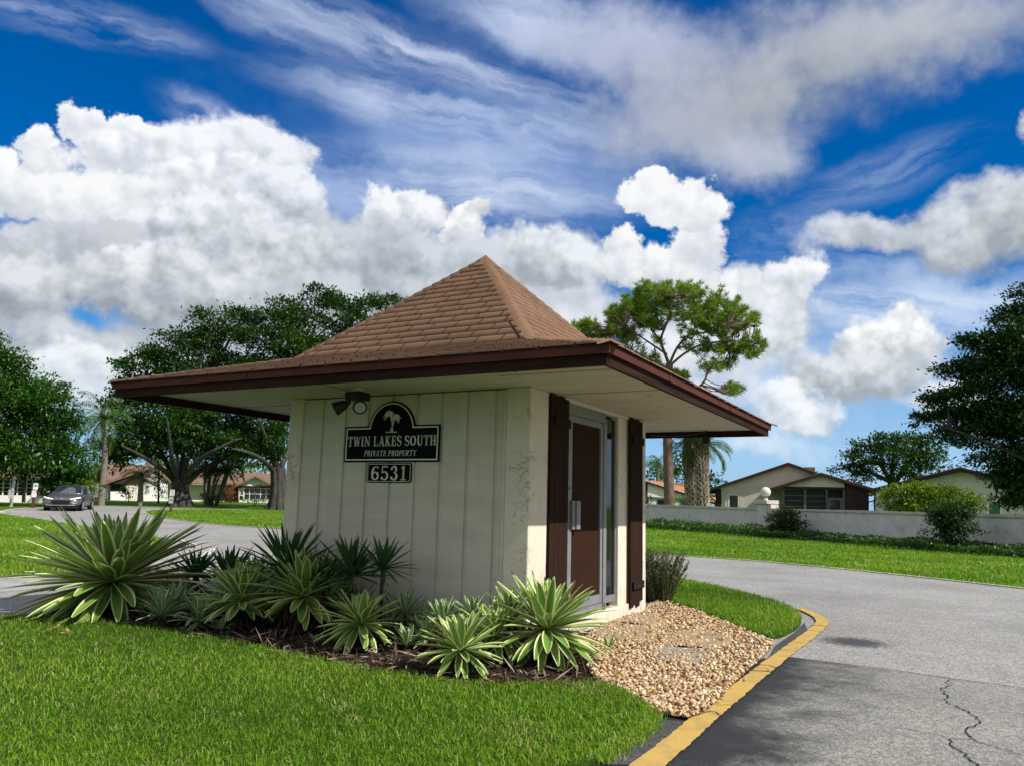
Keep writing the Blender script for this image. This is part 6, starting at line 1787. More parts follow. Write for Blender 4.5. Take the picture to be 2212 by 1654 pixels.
banyan('tall banyan whose dark trunk stands at the left edge of the booth', 600, 60, 1102, 1010, 40, 28,
       [([(598, 1020), (592, 985), (575, 950), (560, 905)], 11, 4, [0, 0, -2, -3]), ([(604, 1020), (612, 985), (640, 940), (680, 860)], 11, 4, [0, 2, 3, 5]), ([(602, 1015), (606, 970), (615, 900), (640, 800)], 10, 4),
        ([(596, 1022), (570, 992), (535, 975), (500, 968)], 8, 3, [0, -2, -4, -5]), ([(606, 1010), (650, 900), (700, 790), (730, 720)], 8, 3, [0, 4, 6, 8])],
       [(560, 900, 54, 34), (600, 940, 46, 26), (575, 955, 40, 20), (620, 870, 70, 50), (600, 700, 58, 34), (560, 740, 54, 34), (640, 760, 80, 44), (660, 690, 60, 34), (690, 640, 34, 20), (730, 670, 60, 34), (760, 720, 60, 40), (800, 665, 46, 26),
        (840, 650, 30, 16), (820, 720, 60, 40), (560, 800, 56, 36), (640, 820, 70, 40), (700, 780, 80, 44), (610, 655, 26, 14), (740, 800, 80, 40), (860, 700, 40, 30), (528, 690, 30, 16), (560, 985, 36, 14), (595, 975, 30, 16), (530, 960, 40, 20), (585, 950, 40, 26, -.8), (545, 975, 34, 14, -.8)],
       .28, 1.1)
tree('broad glossy dark green tree filling the left edge behind the white lanai', (51, 1082), 56,
     [([(51, 1084), (52, 1050), (58, 1000), (70, 940)], 3.2, 2.2), ([(52, 1050), (40, 1000), (20, 930)], 2.6, 1.4), ([(58, 1000), (100, 960), (140, 900)], 2.2, 1.2), ([(-30, 1084), (-25, 1000), (-20, 900)], 8, 4)],
     [(10, 800, 44, 36), (-30, 780, 60, 46), (50, 845, 58, 40), (10, 880, 70, 50), (100, 885, 50, 40), (140, 850, 20, 16), (75, 925, 70, 44), (135, 930, 38, 34), (20, 950, 70, 40), (90, 980, 70, 36), (150, 985, 36, 30), (40, 1000, 60, 26), (-50, 880, 80, 80), (-60, 980, 70, 50),
      (125, 1005, 40, 20), (150, 1012, 34, 22), (60, 1010, 40, 12), (160, 900, 18, 12)],
     .25, L_MAN, DBARK, dens=1.0, tw=(.05, .015), aspect=.45)
# flowering shrub by the tree
tree('wide dark bushy shrub standing right behind the grey car', (140, 1082), 57, [], [(120, 1042, 28, 22), (150, 1040, 34, 26), (178, 1045, 26, 26), (165, 1068, 36, 16), (130, 1068, 26, 16), (105, 1058, 16, 18)], .24, L_MAN, DBARK, dens=1.0, cat='shrub', name='shrub', tw=(.03, .01))
tree('leafy yellow-green shrub right of the car below the left tree', (182, 1082), 54, [], [(185, 1052, 14, 12), (196, 1048, 10, 14), (178, 1062, 14, 10)], .22, L_YEL, DBARK, dens=.5, cat='shrub', name='shrub', tw=(.03, .01))

tree('large dark tree overhanging the right end of the wall', (2330, 1200), 37,
     [([(2330, 1206), (2325, 1100), (2310, 980), (2290, 860)], 26, 14), ([(2320, 1080), (2250, 1010), (2150, 960), (2050, 925)], 5, 1.2, [0, -1, -2, -2]), ([(2312, 1000), (2230, 930), (2130, 880), (2040, 850)], 5, 1.2, [0, 1, 2, 3]),
      ([(2300, 900), (2230, 830), (2160, 770), (2110, 735)], 5, 1.2), ([(2320, 1090), (2260, 1060), (2190, 1030)], 4, 1.2), ([(2290, 860), (2280, 760), (2250, 680)], 6, 2)],
     [(2200, 690, 40, 26), (2235, 640, 40, 30), (2150, 745, 54, 26), (2095, 740, 30, 16), (2200, 770, 70, 36), (2120, 800, 60, 26), (2060, 805, 36, 14), (2180, 840, 80, 40), (2090, 860, 60, 24), (2030, 868, 40, 16), (2140, 900, 80, 36), (2050, 912, 56, 22), (1998, 905, 28, 12), (2200, 930, 70, 50),
      (2120, 942, 62, 24), (2052, 945, 36, 13), (2165, 995, 48, 24), (2190, 1010, 50, 26), (2180, 1060, 36, 30), (2205, 1090, 30, 30), (2260, 800, 90, 110), (2290, 960, 90, 90), (2150, 1035, 24, 14), (2240, 1040, 40, 40)],
     .17, L_OAK, DBARK, dens=1.5, tw=(.05, .012), flat=.4, spread=.15)
tree('spreading tree behind the far right house roof', (1930, 1085), 84,
     [([(1930, 1090), (1925, 1040), (1900, 1000)], 7, 3), ([(1928, 1050), (1960, 1000), (1990, 975)], 6, 3), ([(1925, 1040), (1870, 1015), (1840, 1000)], 5, 2), ([(1925, 1045), (1928, 990), (1935, 965)], 5, 2)],
     [(1860, 960, 26, 10), (1850, 990, 36, 18), (1830, 1010, 30, 12), (1900, 970, 44, 24), (1945, 950, 46, 16), (1990, 965, 50, 24), (1940, 990, 50, 24), (2010, 1000, 40, 30), (1880, 1015, 44, 22), (1960, 1020, 50, 24), (1905, 945, 20, 10), (1850, 1035, 30, 14)],
     .36, L_BAN, BARK, dens=.9, cat='tree', tw=(.07, .02), flat=.4)

# bushes along the wall
tree('round clipped olive bush in front of the boundary wall pillar', (1699, 1160), dist_of(ground(1699, 1160)), [], [(1699, 1128, 30, 24), (1680, 1135, 22, 20), (1720, 1138, 22, 18), (1697, 1112, 18, 12), (1700, 1148, 34, 12)], .12,
     leaf_mat('olive_leaf', [(.012, .022, .004), (.035, .055, .008), (.075, .10, .014), (.13, .15, .03)], trans=.2), DBARK, dens=.9, cat='bush', name='bush', tw=(.03, .008), ntw=10)
tree('tall dark bush growing in front of the wall at right', (2058, 1190), dist_of(ground(2058, 1190)), [([(2058, 1186), (2056, 1165), (2050, 1140)], 3, 1.5), ([(2062, 1186), (2068, 1160), (2075, 1130)], 3, 1.5), ([(2054, 1186), (2044, 1160), (2035, 1135)], 2.5, 1.2)],
     [(2050, 1115, 40, 24), (2075, 1105, 30, 18), (2040, 1135, 36, 20), (2062, 1145, 36, 18), (2030, 1110, 22, 14), (2056, 1164, 26, 12)], .11, L_OAK, DBARK, dens=1.1, cat='bush', name='bush', tw=(.03, .008))
tree('bushy yellow-green shrub rising behind the wall before the far right house', (2010, 1130), 43, [],
     [(1950, 1074, 34, 22), (1990, 1062, 28, 16), (2030, 1076, 38, 24), (2075, 1084, 38, 18), (1925, 1085, 24, 18), (2010, 1095, 60, 20), (1960, 1095, 40, 14), (2100, 1090, 24, 14), (1985, 1048, 12, 7), (2050, 1060, 16, 8), (2000, 1075, 40, 24)], .14, L_YEL, DBARK, dens=1.1, cat='shrub', name='shrub', tw=(.03, .008), ntw=1)
tree('small leafy shrub climbing the wall right beside the booth corner', (1398, 1134), 53, [], [(1398, 1092, 10, 18), (1402, 1078, 8, 8), (1394, 1110, 8, 12)], .12, L_YEL, DBARK, dens=.5, cat='shrub', name='shrub', tw=(.02, .008))
tree('low flowering shrub behind the wall at the foot of the cabbage palms', (1500, 1100), 57, [], [(1470, 1080, 18, 8), (1500, 1078, 20, 9), (1525, 1084, 14, 8)], .14, L_YEL, DBARK, dens=.5, cat='shrub', name='shrub', tw=(.02, .008))
# ground cover strip along the wall: one continuous mass
acc = Acc()
line = gp([(1290, 1138), (1400, 1142.5), (1500, 1149), (1655, 1162), (1760, 1169), (1880, 1180), (2050, 1195), (2212, 1207), (2420, 1225)])
wl_ = np.array([[w[0], w[1]] for w in WG])
n = 26000
poly = np.vstack([line, wl_[::-1]])
p = scatter(poly, n); dwall = np.min([np.hypot(p[:, 0] - q[0], p[:, 1] - q[1]) for q in wl_], 0)
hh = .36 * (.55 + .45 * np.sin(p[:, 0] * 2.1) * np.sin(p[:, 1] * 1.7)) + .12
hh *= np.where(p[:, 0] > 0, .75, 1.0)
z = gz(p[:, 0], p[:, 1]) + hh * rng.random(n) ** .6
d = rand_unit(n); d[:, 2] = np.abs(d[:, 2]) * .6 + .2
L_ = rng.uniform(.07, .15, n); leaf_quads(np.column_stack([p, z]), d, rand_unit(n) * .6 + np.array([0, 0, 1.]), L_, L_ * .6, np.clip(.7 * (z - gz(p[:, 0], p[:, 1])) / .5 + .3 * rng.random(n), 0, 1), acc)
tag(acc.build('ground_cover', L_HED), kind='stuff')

# ---------------------------------------------------------------- slash pine
PN = leaf_mat('pine_needle', [(.035, .085, .008), (.095, .18, .012), (.17, .27, .018), (.27, .34, .04)], rough=.5, trans=.25)
PBK = mat('pine_bark', (.20, .135, .10), rough=.95, col2=(.085, .06, .05), vscale=7, bump=.04, bscale=10, stretch=(1, 1, .35), detail=8)
dp = 50; kp = dp / FPX
pb = at(1446, 1100, dp); pb[2] = float(gz(pb[0], pb[1]))
pine = empty('pine_tree', pb, 'flat-topped slash pine with bare trunk and open green crown above the booth eave', 'tree')
acc = Acc()
Q = limb(acc, [(1447, 1112), (1444, 1020), (1442, 945), (1441, 870), (1445, 800), (1446, 785)], dp, 11.5, 7.5, None, sides=12)
main = []
for pts, r0, r1, dd in (([(1446, 790), (1433, 755), (1425, 735), (1440, 700), (1448, 670), (1450, 640)], 7, 2, [0, 0, -.3, -1, -1.5, -2]), ([(1447, 785), (1462, 750), (1485, 725), (1510, 700), (1540, 680)], 6, 2, [0, .3, .8, 1.5, 2]),
                        ([(1447, 790), (1475, 765), (1510, 745), (1550, 738), (1590, 735), (1620, 745)], 5.5, 1.6, [0, 0, -.5, -1, -2, -2]), ([(1440, 765), (1410, 745), (1380, 725), (1350, 705)], 5, 1.6, [0, -.5, -1, -1.4]),
                        ([(1444, 800), (1400, 775), (1360, 752), (1330, 745)], 4.5, 1.4, [0, 1, 1.5, 2]), ([(1425, 735), (1400, 700), (1380, 670), (1370, 645)], 4, 1.4, [0, 1, 2, 3]), ([(1500, 705), (1500, 665), (1495, 640)], 4, 1.4, [1, 2, 3]),
                        ([(1442, 900), (1485, 850), (1520, 830), (1530, 800), (1545, 785), (1580, 775)], 6, 1.6, [0, -1, -2, -2, -2.5, -3]), ([(1518, 832), (1545, 838), (1565, 850), (1590, 848)], 3, 1.2, [-2, -2.4, -2.8, -3]),
                        ([(1440, 880), (1380, 820), (1330, 780), (1290, 745), (1262, 720)], 5, 1.4, [0, 2, 3, 4, 5]), ([(1485, 725), (1540, 715), (1580, 700), (1600, 690)], 4, 1.3, [.8, -1, -2, -3]), ([(1530, 745), (1570, 760), (1610, 765), (1640, 775)], 3.4, 1.2, [-1, .5, 1, 1.5])):
    q = limb(acc, pts, dp, r0 * .55, r1 * .55, dd, sides=7); main.append(q)
tips = []
allq = np.vstack([q[len(q) // 3:] for q in main])
# target points of the needle clumps: dome of the crown and the side boughs
T_px = []
for x, y, rx, ry, m in ((1440, 640, 100, 34, 64), (1530, 660, 75, 40, 50), (1370, 690, 62, 42, 60), (1335, 690, 30, 30, 20), (1400, 650, 60, 26, 30), (1595, 705, 50, 42, 40), (1560, 685, 60, 40, 40), (1450, 700, 90, 40, 34), (1335, 720, 36, 26, 16), (1620, 752, 36, 20, 24), (1560, 760, 46, 22, 18), (1260, 705, 30, 18, 22), (1290, 730, 26, 14, 14), (1350, 755, 44, 16, 16), (1420, 780, 26, 14, 8),
                        (1545, 790, 34, 12, 14), (1450, 812, 34, 12, 16), (1590, 840, 24, 12, 14), (1500, 740, 40, 24, 12), (1440, 625, 70, 16, 26)):
    a = rng.uniform(0, 2 * np.pi, m); rr2 = np.sqrt(rng.random(m)); T_px += [(x + rx * c_ * math.cos(a_), y + ry * c_ * math.sin(a_), rng.uniform(-1, 1) * rx * .8) for a_, c_ in zip(a, rr2)]
nac = Acc()
for x, y, dz in T_px:
    t = at(x, y, dp + dz * kp)
    j = np.argmin(np.linalg.norm(allq - t, axis=1) + .6 * np.maximum(0, allq[:, 2] - t[2])); e = allq[j]
    m_ = (e + t) / 2 + np.array([0, 0, -.18 * np.linalg.norm(t - e)]) + rng.normal(size=3) * .1
    V, T = tube_arr(bez(e, m_, t, 6), np.linspace(.035, .012, 6), 4); acc.add(V, T)
    dirv = t - m_; dirv /= np.linalg.norm(dirv) + 1e-9
    for s in range(3):
        cpt = t - dirv * s * .22 + rng.normal(size=3) * .07; n = 34
        d = rand_unit(n) + dirv * .75 + np.array([0, 0, .25]); 
        leaf_quads(np.repeat(cpt[None], n, 0), d, rand_unit(n), rng.uniform(.28, .48, n), .034, np.clip(.25 + .45 * rng.random() + .3 * rng.random(n), 0, 1), nac)
acc.build('trunk', PBK, pine, smooth=True); nac.build('needles', PN, pine)


# ---------------------------------------------------------------- palms
def frond(acc, base, az, e0, L, droop, nl=34, ll=.5, lw=.03, tw=.0, hang=.6):
    """feather leaf: arching midrib with leaflets on both sides"""
    s = np.linspace(0, 1, nl); ang = e0 - droop * s ** 1.4
    h = np.concatenate([[0], np.cumsum(np.cos(ang[1:]))]) / (nl - 1) * L; v = np.concatenate([[0], np.cumsum(np.sin(ang[1:]))]) / (nl - 1) * L
    f = np.array([math.cos(az), math.sin(az), 0]); sd = np.array([-f[1], f[0], 0])
    P = np.array(base) + f * h[:, None] + np.array([0, 0, 1.0]) * v[:, None]
    V, T = tube_arr(P[::3], np.linspace(.035, .008, len(P[::3])), 4); acc.add(V, T, .6)
    i0 = int(nl * .15); idx = np.repeat(np.arange(i0, nl), 2); n = len(idx)
    sg = np.tile([1, -1], n // 2)[:, None]
    tg = np.stack([f * math.cos(a) + np.array([0, 0, math.sin(a)]) for a in ang[idx]])
    d = sd * sg * 1.0 + tg * .75 + np.array([0, 0, -1.0]) * (hang * rng.uniform(.6, 1.3, n))[:, None]
    prof = np.sin(np.pi * np.clip(.12 + .86 * s[idx], 0, 1)) ** .6
    c = P[idx] + tg * (rng.uniform(-.5, .5, n) * L / nl)[:, None]
    leaf_quads(c, d, np.repeat(np.array([[0, 0, 1.0]]), n, 0) + rng.normal(size=(n, 3)) * .3, ll * prof * rng.uniform(.85, 1.1, n), lw, np.clip(.2 + .6 * rng.random(n), 0, 1), acc)


def feather_palm(label, trunk_px, dist, w0, w1, nf, L, dens=34, ll=.5, hang=.7, group=None, bark=None, e=(75, -35), droop=95, name='palm_tree', lw=.035):
    b = at(*trunk_px[0], dist); b[2] = float(gz(b[0], b[1])) - .05
    root = empty(name, b, label, 'palm', group)
    P = np.array([b] + [at(x, y, dist) for x, y in trunk_px[1:]]); Q = chaikin(P, 2, False); k = dist / FPX
    V, T = tube_arr(Q, np.interp(np.linspace(0, 1, len(Q)), [0, .12, 1], [w0 * 1.25 * k, w0 * k, w1 * k]), 10)
    a = Acc(); a.add(V, T); a.build('trunk', bark or PTR, root, smooth=True)
    acc = Acc(); top = Q[-1]
    for i in range(nf):
        f = (i + .5) / nf
        frond(acc, top + np.array([0, 0, .1]), i * 2.4 + rng.normal() * .15, R(e[0] + (e[1] - e[0]) * f + rng.normal() * 6), L * rng.uniform(.85, 1.1), R(droop * rng.uniform(.8, 1.15)) * (1 - .25 * f), dens, ll, lw, hang=hang)
    acc.build('fronds', L_PAL, root)
    return root


PTR = mat('palm_trunk', (.24, .215, .18), rough=.95, col2=(.13, .115, .10), vscale=3, bump=.02, bscale=14, stretch=(.3, .3, 3))
feather_palm('tall queen palm with slightly bent grey trunk left of the banyan', [(219, 1084), (222, 1040), (227, 990), (225, 945), (223, 905)], 60, 6.2, 4.6, 24, 2.9, 44, .75, hang=1.3, e=(85, -50), droop=110)
feather_palm('short bushy palm in front of the white house wall', [(302, 1085), (303, 1060), (305, 1030)], 62, 5, 3.5, 16, 1.9, 30, .5, hang=.8, e=(80, -20), droop=110)
feather_palm('distant palm crown above the brown roof', [(330, 1075), (332, 1020), (333, 1000)], 96, 4, 3, 16, 2.6, 30, .6, hang=.8)
feather_palm('distant palm crown behind the queen palm trunk', [(205, 1075), (206, 1030), (207, 1008)], 92, 4, 3, 16, 2.8, 30, .6, hang=.8)
feather_palm('distant palm left of the small lanai house roof', [(506, 1078), (507, 1030), (508, 1008)], 98, 3, 2.5, 14, 2.2, 26, .5, hang=.6)
feather_palm('distant palm right of the small lanai house ridge', [(575, 1078), (574, 1035), (573, 1016)], 98, 3, 2.5, 14, 2.2, 26, .5, hang=.6)
feather_palm('distant fan of palm leaves beyond the pine trunk by the booth', [(1424, 1070), (1421, 1030), (1418, 1002)], 84, 4, 3.5, 20, 2.2, 26, .7, hang=1.2)
feather_palm('queen palm with drooping plumes behind the cabbage palms', [(1527, 1090), (1527, 1010), (1528, 962)], 60, 5, 4, 18, 2.6, 40, .6, hang=1.1, e=(60, -45), droop=110)
# clump of areca palms
ar = at(466, 1084, 66); ar[2] = float(gz(ar[0], ar[1]))
root = empty('areca_palm', ar, 'dense clump of thin-stemmed areca palms right of the banyan trunk', 'palm')
acc = Acc(); ta = Acc()
for i in range(11):
    x = 437 + i * 6 + rng.normal() * 3; yt = rng.uniform(985, 1030); b0 = at(452 + (x - 462) * .45, 1084, 66 + rng.uniform(-1, 1)); b0[2] = gz(b0[0], b0[1]); t = at(x, yt, 66 + rng.uniform(-1.2, 1.2))
    V, T = tube_arr(bez(b0, (b0 + t) / 2 + rng.normal(size=3) * .15, t, 6), np.linspace(.09, .06, 6), 6); ta.add(V, T)
    for j in range(8): frond(acc, t, rng.uniform(0, 6.28), R(rng.uniform(-5, 80)), rng.uniform(1.4, 2.2), R(rng.uniform(80, 130)), 24, .5, .05, hang=.7)
ta.build('stems', PTR, root); acc.build('fronds', leaf_mat('areca_leaf', [(.010, .030, .006), (.022, .060, .010), (.045, .095, .016), (.10, .15, .03)], trans=.2), root)


# cabbage palms with crossed leaf bases
BOOT = leaf_mat('palm_boot', [(.06, .04, .03), (.20, .15, .11), (.40, .34, .27), (.55, .50, .42)], rough=.95, trans=.0, tcol=(1, 1, 1))


def cabbage(label, pts_px, dist, w, seed, petioles):
    r = np.random.default_rng(seed); k = dist / FPX
    b = at(*pts_px[0], dist); b[2] = float(gz(b[0], b[1])) - .05
    root = empty('cabbage_palm', b, label, 'palm', 'cabbage palms behind the wall')
    P = np.array([b] + [at(x, y, dist) for x, y in pts_px[1:]]); Q = chaikin(P, 2, False)
    acc = Acc(); V, T = tube_arr(Q, [w * .40 * k] * len(Q), 12); acc.add(V, T, .1)
    Ltot = np.linalg.norm(np.diff(Q, axis=0), axis=1).cumsum(); Ltot = np.concatenate([[0], Ltot]); H = Ltot[-1]
    rows = int(H / .16)
    for i in range(rows):
        s = (i + .3) / rows * H; j = min(np.searchsorted(Ltot, s), len(Q) - 1); c = Q[j - 1] + (Q[j] - Q[j - 1]) * ((s - Ltot[j - 1]) / (Ltot[j] - Ltot[j - 1] + 1e-9)) if j > 0 else Q[0]
        for q in range(6):
            a = q * math.pi / 3 + (i % 2) * math.pi / 6 + r.normal() * .08
            o = np.array([math.cos(a), math.sin(a), 0]); sd = np.array([-o[1], o[0], 0]); R0 = w * .40 * k
            tone = np.clip(.75 - .65 * (s / H) ** 1.2 + r.normal() * .16, 0, 1)
            # a split leaf base: two arms of a V
            for sg in (-1, 1):
                p0 = c + o * R0 + sd * sg * .02; p1 = c + o * (R0 + .07) + sd * sg * .13 + np.array([0, 0, .26]); hw = .035
                p2 = c + o * (R0 + .10) + sd * sg * .20 + np.array([0, 0, .40])
                vs = [p0 - sd * hw, p0 + sd * hw, p1 - sd * hw, p1 + sd * hw, p2 - sd * .012, p2 + sd * .012, p0 + o * .035, p1 + o * .03]
                acc.add(vs, [(0, 6, 2), (6, 7, 2), (6, 1, 7), (1, 3, 7), (2, 7, 4), (7, 3, 5), (7, 5, 4)], tone)
    acc.build('trunk', BOOT, root)
    la = Acc(); top = Q[-1]
    for i in range(petioles):
        az = i * 2.4; e = R(r.uniform(-45, 70)); Lp = r.uniform(.9, 1.3)
        d = np.array([math.cos(az) * math.cos(e), math.sin(az) * math.cos(e), math.sin(e)]); tip = top + d * Lp
        V, T = tube_arr([top, (top + tip) / 2 + np.array([0, 0, .08]), tip], [.03, .022, .015], 5); la.add(V, T, .5)
        n = 34; sp = np.linspace(-1.9, 1.9, n); sd = np.cross(d, [0, 0, 1.0]); sd /= np.linalg.norm(sd) + 1e-9; u2 = np.cross(sd, d)
        dd = d * np.cos(sp)[:, None] + sd * np.sin(sp)[:, None] + np.array([0, 0, -.25]) + r.normal(size=(n, 3)) * .06
        leaf_quads(np.repeat(tip[None], n, 0), dd, np.repeat(u2[None], n, 0), r.uniform(.8, 1.15, n), .05, np.clip(.2 + .5 * r.random(n), 0, 1), la)
    la.build('fronds', L_PAL, root)


cabbage('cabbage palm with criss-cross leaf bases, left one of the pair behind the wall', [(1495, 1088), (1492, 1040), (1486, 995), (1490, 962), (1491, 945)], 52, 24, 3, 22)
cabbage('thicker cabbage palm with dark shaggy top, right one of the pair behind the wall', [(1519, 1092), (1516, 1040), (1514, 985), (1514, 935), (1515, 915)], 51, 26, 4, 24)

# dark background trees past the booth on the right and behind the left houses
tree('dark rounded tree behind the orange roof, between the palm trunks', (1470, 1085), 96, [], [(1462, 1000, 22, 16), (1440, 1020, 30, 16), (1475, 1025, 34, 24), (1415, 1030, 26, 22), (1550, 1048, 22, 16), (1535, 1040, 20, 14), (1500, 1040, 40, 20)], .5, L_BAN, DBARK, dens=.55, cat='tree', tw=(.06, .02))
for i, (x, y, rx, ry, lb) in enumerate(((195, 1025, 30, 24, 'dense far tree between the left tree and the queen palm'), (250, 1000, 30, 12, 'low far tree above the left end of the brown roof'), (380, 1010, 60, 16, 'far dark tree mass behind the banyan trunk'),
                                      (530, 1010, 34, 14, 'far yellow-green tree left of the lanai ridge'), (470, 1015, 34, 16, 'far dark tree behind the areca clump'), (112, 1060, 22, 18, 'dark shrubbery under the left tree beside the car'))):
    tree(lb, (x, 1080), 100 if i != 5 else 56, [], [(x, y, rx, ry), (x - rx * .5, y + ry * .5, rx * .6, ry * .8), (x + rx * .5, y + ry * .4, rx * .6, ry * .8)], .5 if i != 5 else .25, L_BAN if i != 3 else L_YEL, DBARK, dens=.45, cat='tree', group='far trees behind the left houses' if i != 5 else None, tw=(.06, .02))
# small plants before the left houses
tree('tiered dark norfolk-like sapling before the white wall', (342, 1084), 64, [([(342, 1086), (343, 1040), (344, 1000)], 2, .8)], [(342, 1072, 22, 3), (343, 1062, 24, 3), (342, 1052, 24, 3), (344, 1042, 22, 3), (343, 1032, 20, 3), (344, 1022, 16, 3), (344, 1012, 12, 3)], .14, L_OAK, DBARK, dens=.45, cat='tree', name='sapling', tw=(.03, .01), flat=.2)
tree('orange and red croton bush beside the lanai house', (489, 1084), 76, [], [(489, 1068, 18, 12), (480, 1075, 12, 8), (500, 1076, 12, 8), (484, 1058, 8, 5)], .2, L_CRO, DBARK, dens=.6, cat='bush', name='bush', tw=(.02, .01))
tree('low yellow-green bush at the foot of the areca clump', (455, 1084), 66, [], [(455, 1074, 18, 9), (445, 1079, 12, 5), (465, 1078, 12, 6)], .2, L_YEL, DBARK, dens=.5, cat='bush', name='bush', tw=(.02, .01))
tree('reddish-brown small shrub beside the porch of the long house', (279, 1083), 62, [([(278, 1085), (278, 1065)], 1, .7)], [(278, 1060, 10, 9), (274, 1066, 7, 6)], .18, leaf_mat('maroon_leaf', [(.03, .012, .01), (.08, .03, .02), (.10, .06, .03)], trans=.1), DBARK, dens=.4, cat='shrub', name='shrub', tw=(.02, .01))
tree('low dark hedge at the foot of the banyan beside the booth', (585, 1105), 63, [], [(575, 1099, 30, 6), (560, 1102, 18, 4), (598, 1095, 18, 9)], .2, L_OAK, DBARK, dens=.6, cat='hedge', name='hedge', tw=(.02, .01))
tree('clipped low hedge under the lanai windows', (560, 1085), 78, [], [(535, 1079, 14, 4), (555, 1079, 16, 4), (576, 1079, 16, 4)], .2, L_HED, DBARK, dens=.5, cat='hedge', name='hedge', tw=(.02, .01))
sp = ground(90, 1083)
px_plant('yucca', 'small spiky dark plant against the white lanai wall', 'yucca', None, 84, 1084, 84, 1079, 9, 24, 1.6, YG, 55, dead=0, e_lo=10)

# ---------------------------------------------------------------- signs, posts, poles
POST = mat('brown_post', (.075, .035, .022), rough=.85, var=.25)
GREYP = mat('galvanised_grey', (.33, .36, .37), rough=.55, var=.12, spec=.4)
SGNW = mat('sign_face_white', (.62, .63, .62), rough=.5, var=.05)
SGNG = mat('sign_face_grey', (.34, .33, .34), rough=.5, var=.08)
SGNR = mat('sign_face_red', (.36, .03, .035), rough=.5, var=.08)


def word(txt, fr, x, z, h, y, m, parent, name='lettering'):
    """built-in font lettering laid flat on a sign face"""
    cu = bpy.data.curves.new(name, 'FONT'); cu.body = txt; cu.size = h * 1.38; cu.align_x = 'CENTER'; cu.extrude = .003; cu.offset = h * .02
    o = bpy.data.objects.new(name, cu); COL.objects.link(o)
    bpy.context.view_layer.update()
    me = bpy.data.meshes.new_from_object(o.evaluated_get(bpy.context.evaluated_depsgraph_get()))
    bpy.data.objects.remove(o)
    b = MB(fr); b.add([(x + v.co.x, y - v.co.z, z + v.co.y) for v in me.vertices], [tuple(p.vertices) for p in me.polygons])
    return b.build(name, m, parent, fix=False)


fr = frame(369, 1099.5, 50, 0); g = fr[0]
s1 = empty('speed_sign', g, 'white SPEED LIMIT 15 sign over a grey notice board near the banyan', 'sign')
P = lambda x, y, d=0.0: on(fr, x, y, d)
x0, z0 = P(364.5, 1060.5); x1, z1 = P(375.5, 1038.5 + 10)
hx = (P(377.5, 1060)[0] - P(367.6, 1060)[0]) / 2; cx = P(372.5, 1060)[0]
zA, zB_, zC, zD = P(372, 1056.6)[1], P(372, 1070.3)[1], P(371, 1072.3)[1], P(371, 1086)[1]
b = MB(fr); b.box(cx - .07, .01, -.1, cx + .07, .10, zA - .05); b.build('post', POST, s1)
b = MB(fr); b.prism([(cx + p[0], -.012, p[1]) for p in rrect(-hx, zB_, hx, zA, .04)], (0, .02, 0)); f_ = b.build('sign_face', SGNW, s1)
hh = zA - zB_
word('SPEED', fr, cx, zB_ + hh * .76, hh * .13, -.014, BLK, f_); word('LIMIT', fr, cx, zB_ + hh * .56, hh * .13, -.014, BLK, f_); word('15', fr, cx, zB_ + hh * .10, hh * .36, -.014, BLK, f_)
b = MB(fr); b.prism([(cx - .03 + p[0], -.012, p[1]) for p in rrect(-hx * 1.02, zD, hx * 1.0, zC, .03)], (0, .02, 0)); f_ = b.build('notice_board', SGNG, s1)
h2_ = zC - zD
b = MB(fr); b.box(cx - .03 - hx * .9, -.014, zD + h2_ * .42, cx - .03 + hx * .9, -.0125, zD + h2_ * .47); b.build('printed_line', GRY, f_)
b = MB(fr); b.prism([(cx - .1, -.0145, zD + h2_ * .52), (cx + .03, -.0145, zD + h2_ * .52), (cx + .0, -.0145, zD + h2_ * .66), (cx - .05, -.0145, zD + h2_ * .66)], (0, .001, 0)); b.build('printed_mark', BLK, f_)

fr = frame(74, 1089.5, 53.5, 0); g = fr[0]
s2 = empty('notice_sign', g, 'white and red notice sign on a brown wooden post left of the car', 'sign')
cx = P(76.6, 1055)[0]; hx = (P(82.2, 1050)[0] - P(71.6, 1050)[0]) / 2
zz = [P(76, y)[1] for y in (1042.3, 1056.4, 1057.4, 1065.2, 1072.7)]
b = MB(fr); b.box(cx - .12, .011, -.1, cx + .05, .12, zz[0] - .3); b.build('post', POST, s2)
b = MB(fr); b.prism([(cx + p[0], -.012, p[1]) for p in rrect(-hx, zz[1], hx, zz[0], .04)], (0, .02, 0)); f_ = b.build('sign_face', SGNW, s2)
hh = zz[0] - zz[1]
for f0, w_ in ((.86, .7), (.77, .5)): 
    b = MB(fr); b.box(cx - hx * w_, -.0135, zz[1] + hh * f0, cx + hx * w_, -.0125, zz[1] + hh * (f0 + .03)); b.build('printed_line', GRY, f_)
b = MB(fr); b.box(cx - hx * .8, -.0135, zz[1] + hh * .50, cx + hx * .8, -.0125, zz[1] + hh * .66); b.build('printed_line', BLK, f_)
b = MB(fr); b.box(cx - hx * .5, -.0135, zz[1] + hh * .40, cx + hx * .3, -.0125, zz[1] + hh * .46); b.build('printed_line', GRY, f_)
b = MB(fr); b.prism([(cx - .03 + p[0], -.012, p[1]) for p in rrect(-hx * 1.02, zz[4], hx, zz[2], .04)], (0, .02, 0)); f2_ = b.build('lower_sign', SGNW, s2)
b = MB(fr); b.box(cx - hx * .98, -.0145, zz[3], cx + hx * .88, -.0125, zz[2] - .02); b.build('red_panel', SGNR, f2_)
for f0, w_ in ((.62, .62), (.22, .8)):
    zc = zz[3] + (zz[2] - zz[3]) * f0; b = MB(fr); b.box(cx - .03 - hx * w_, -.0165, zc - .035, cx - .03 + hx * w_, -.015, zc + .035); b.build('printed_line', SGNW, f2_)

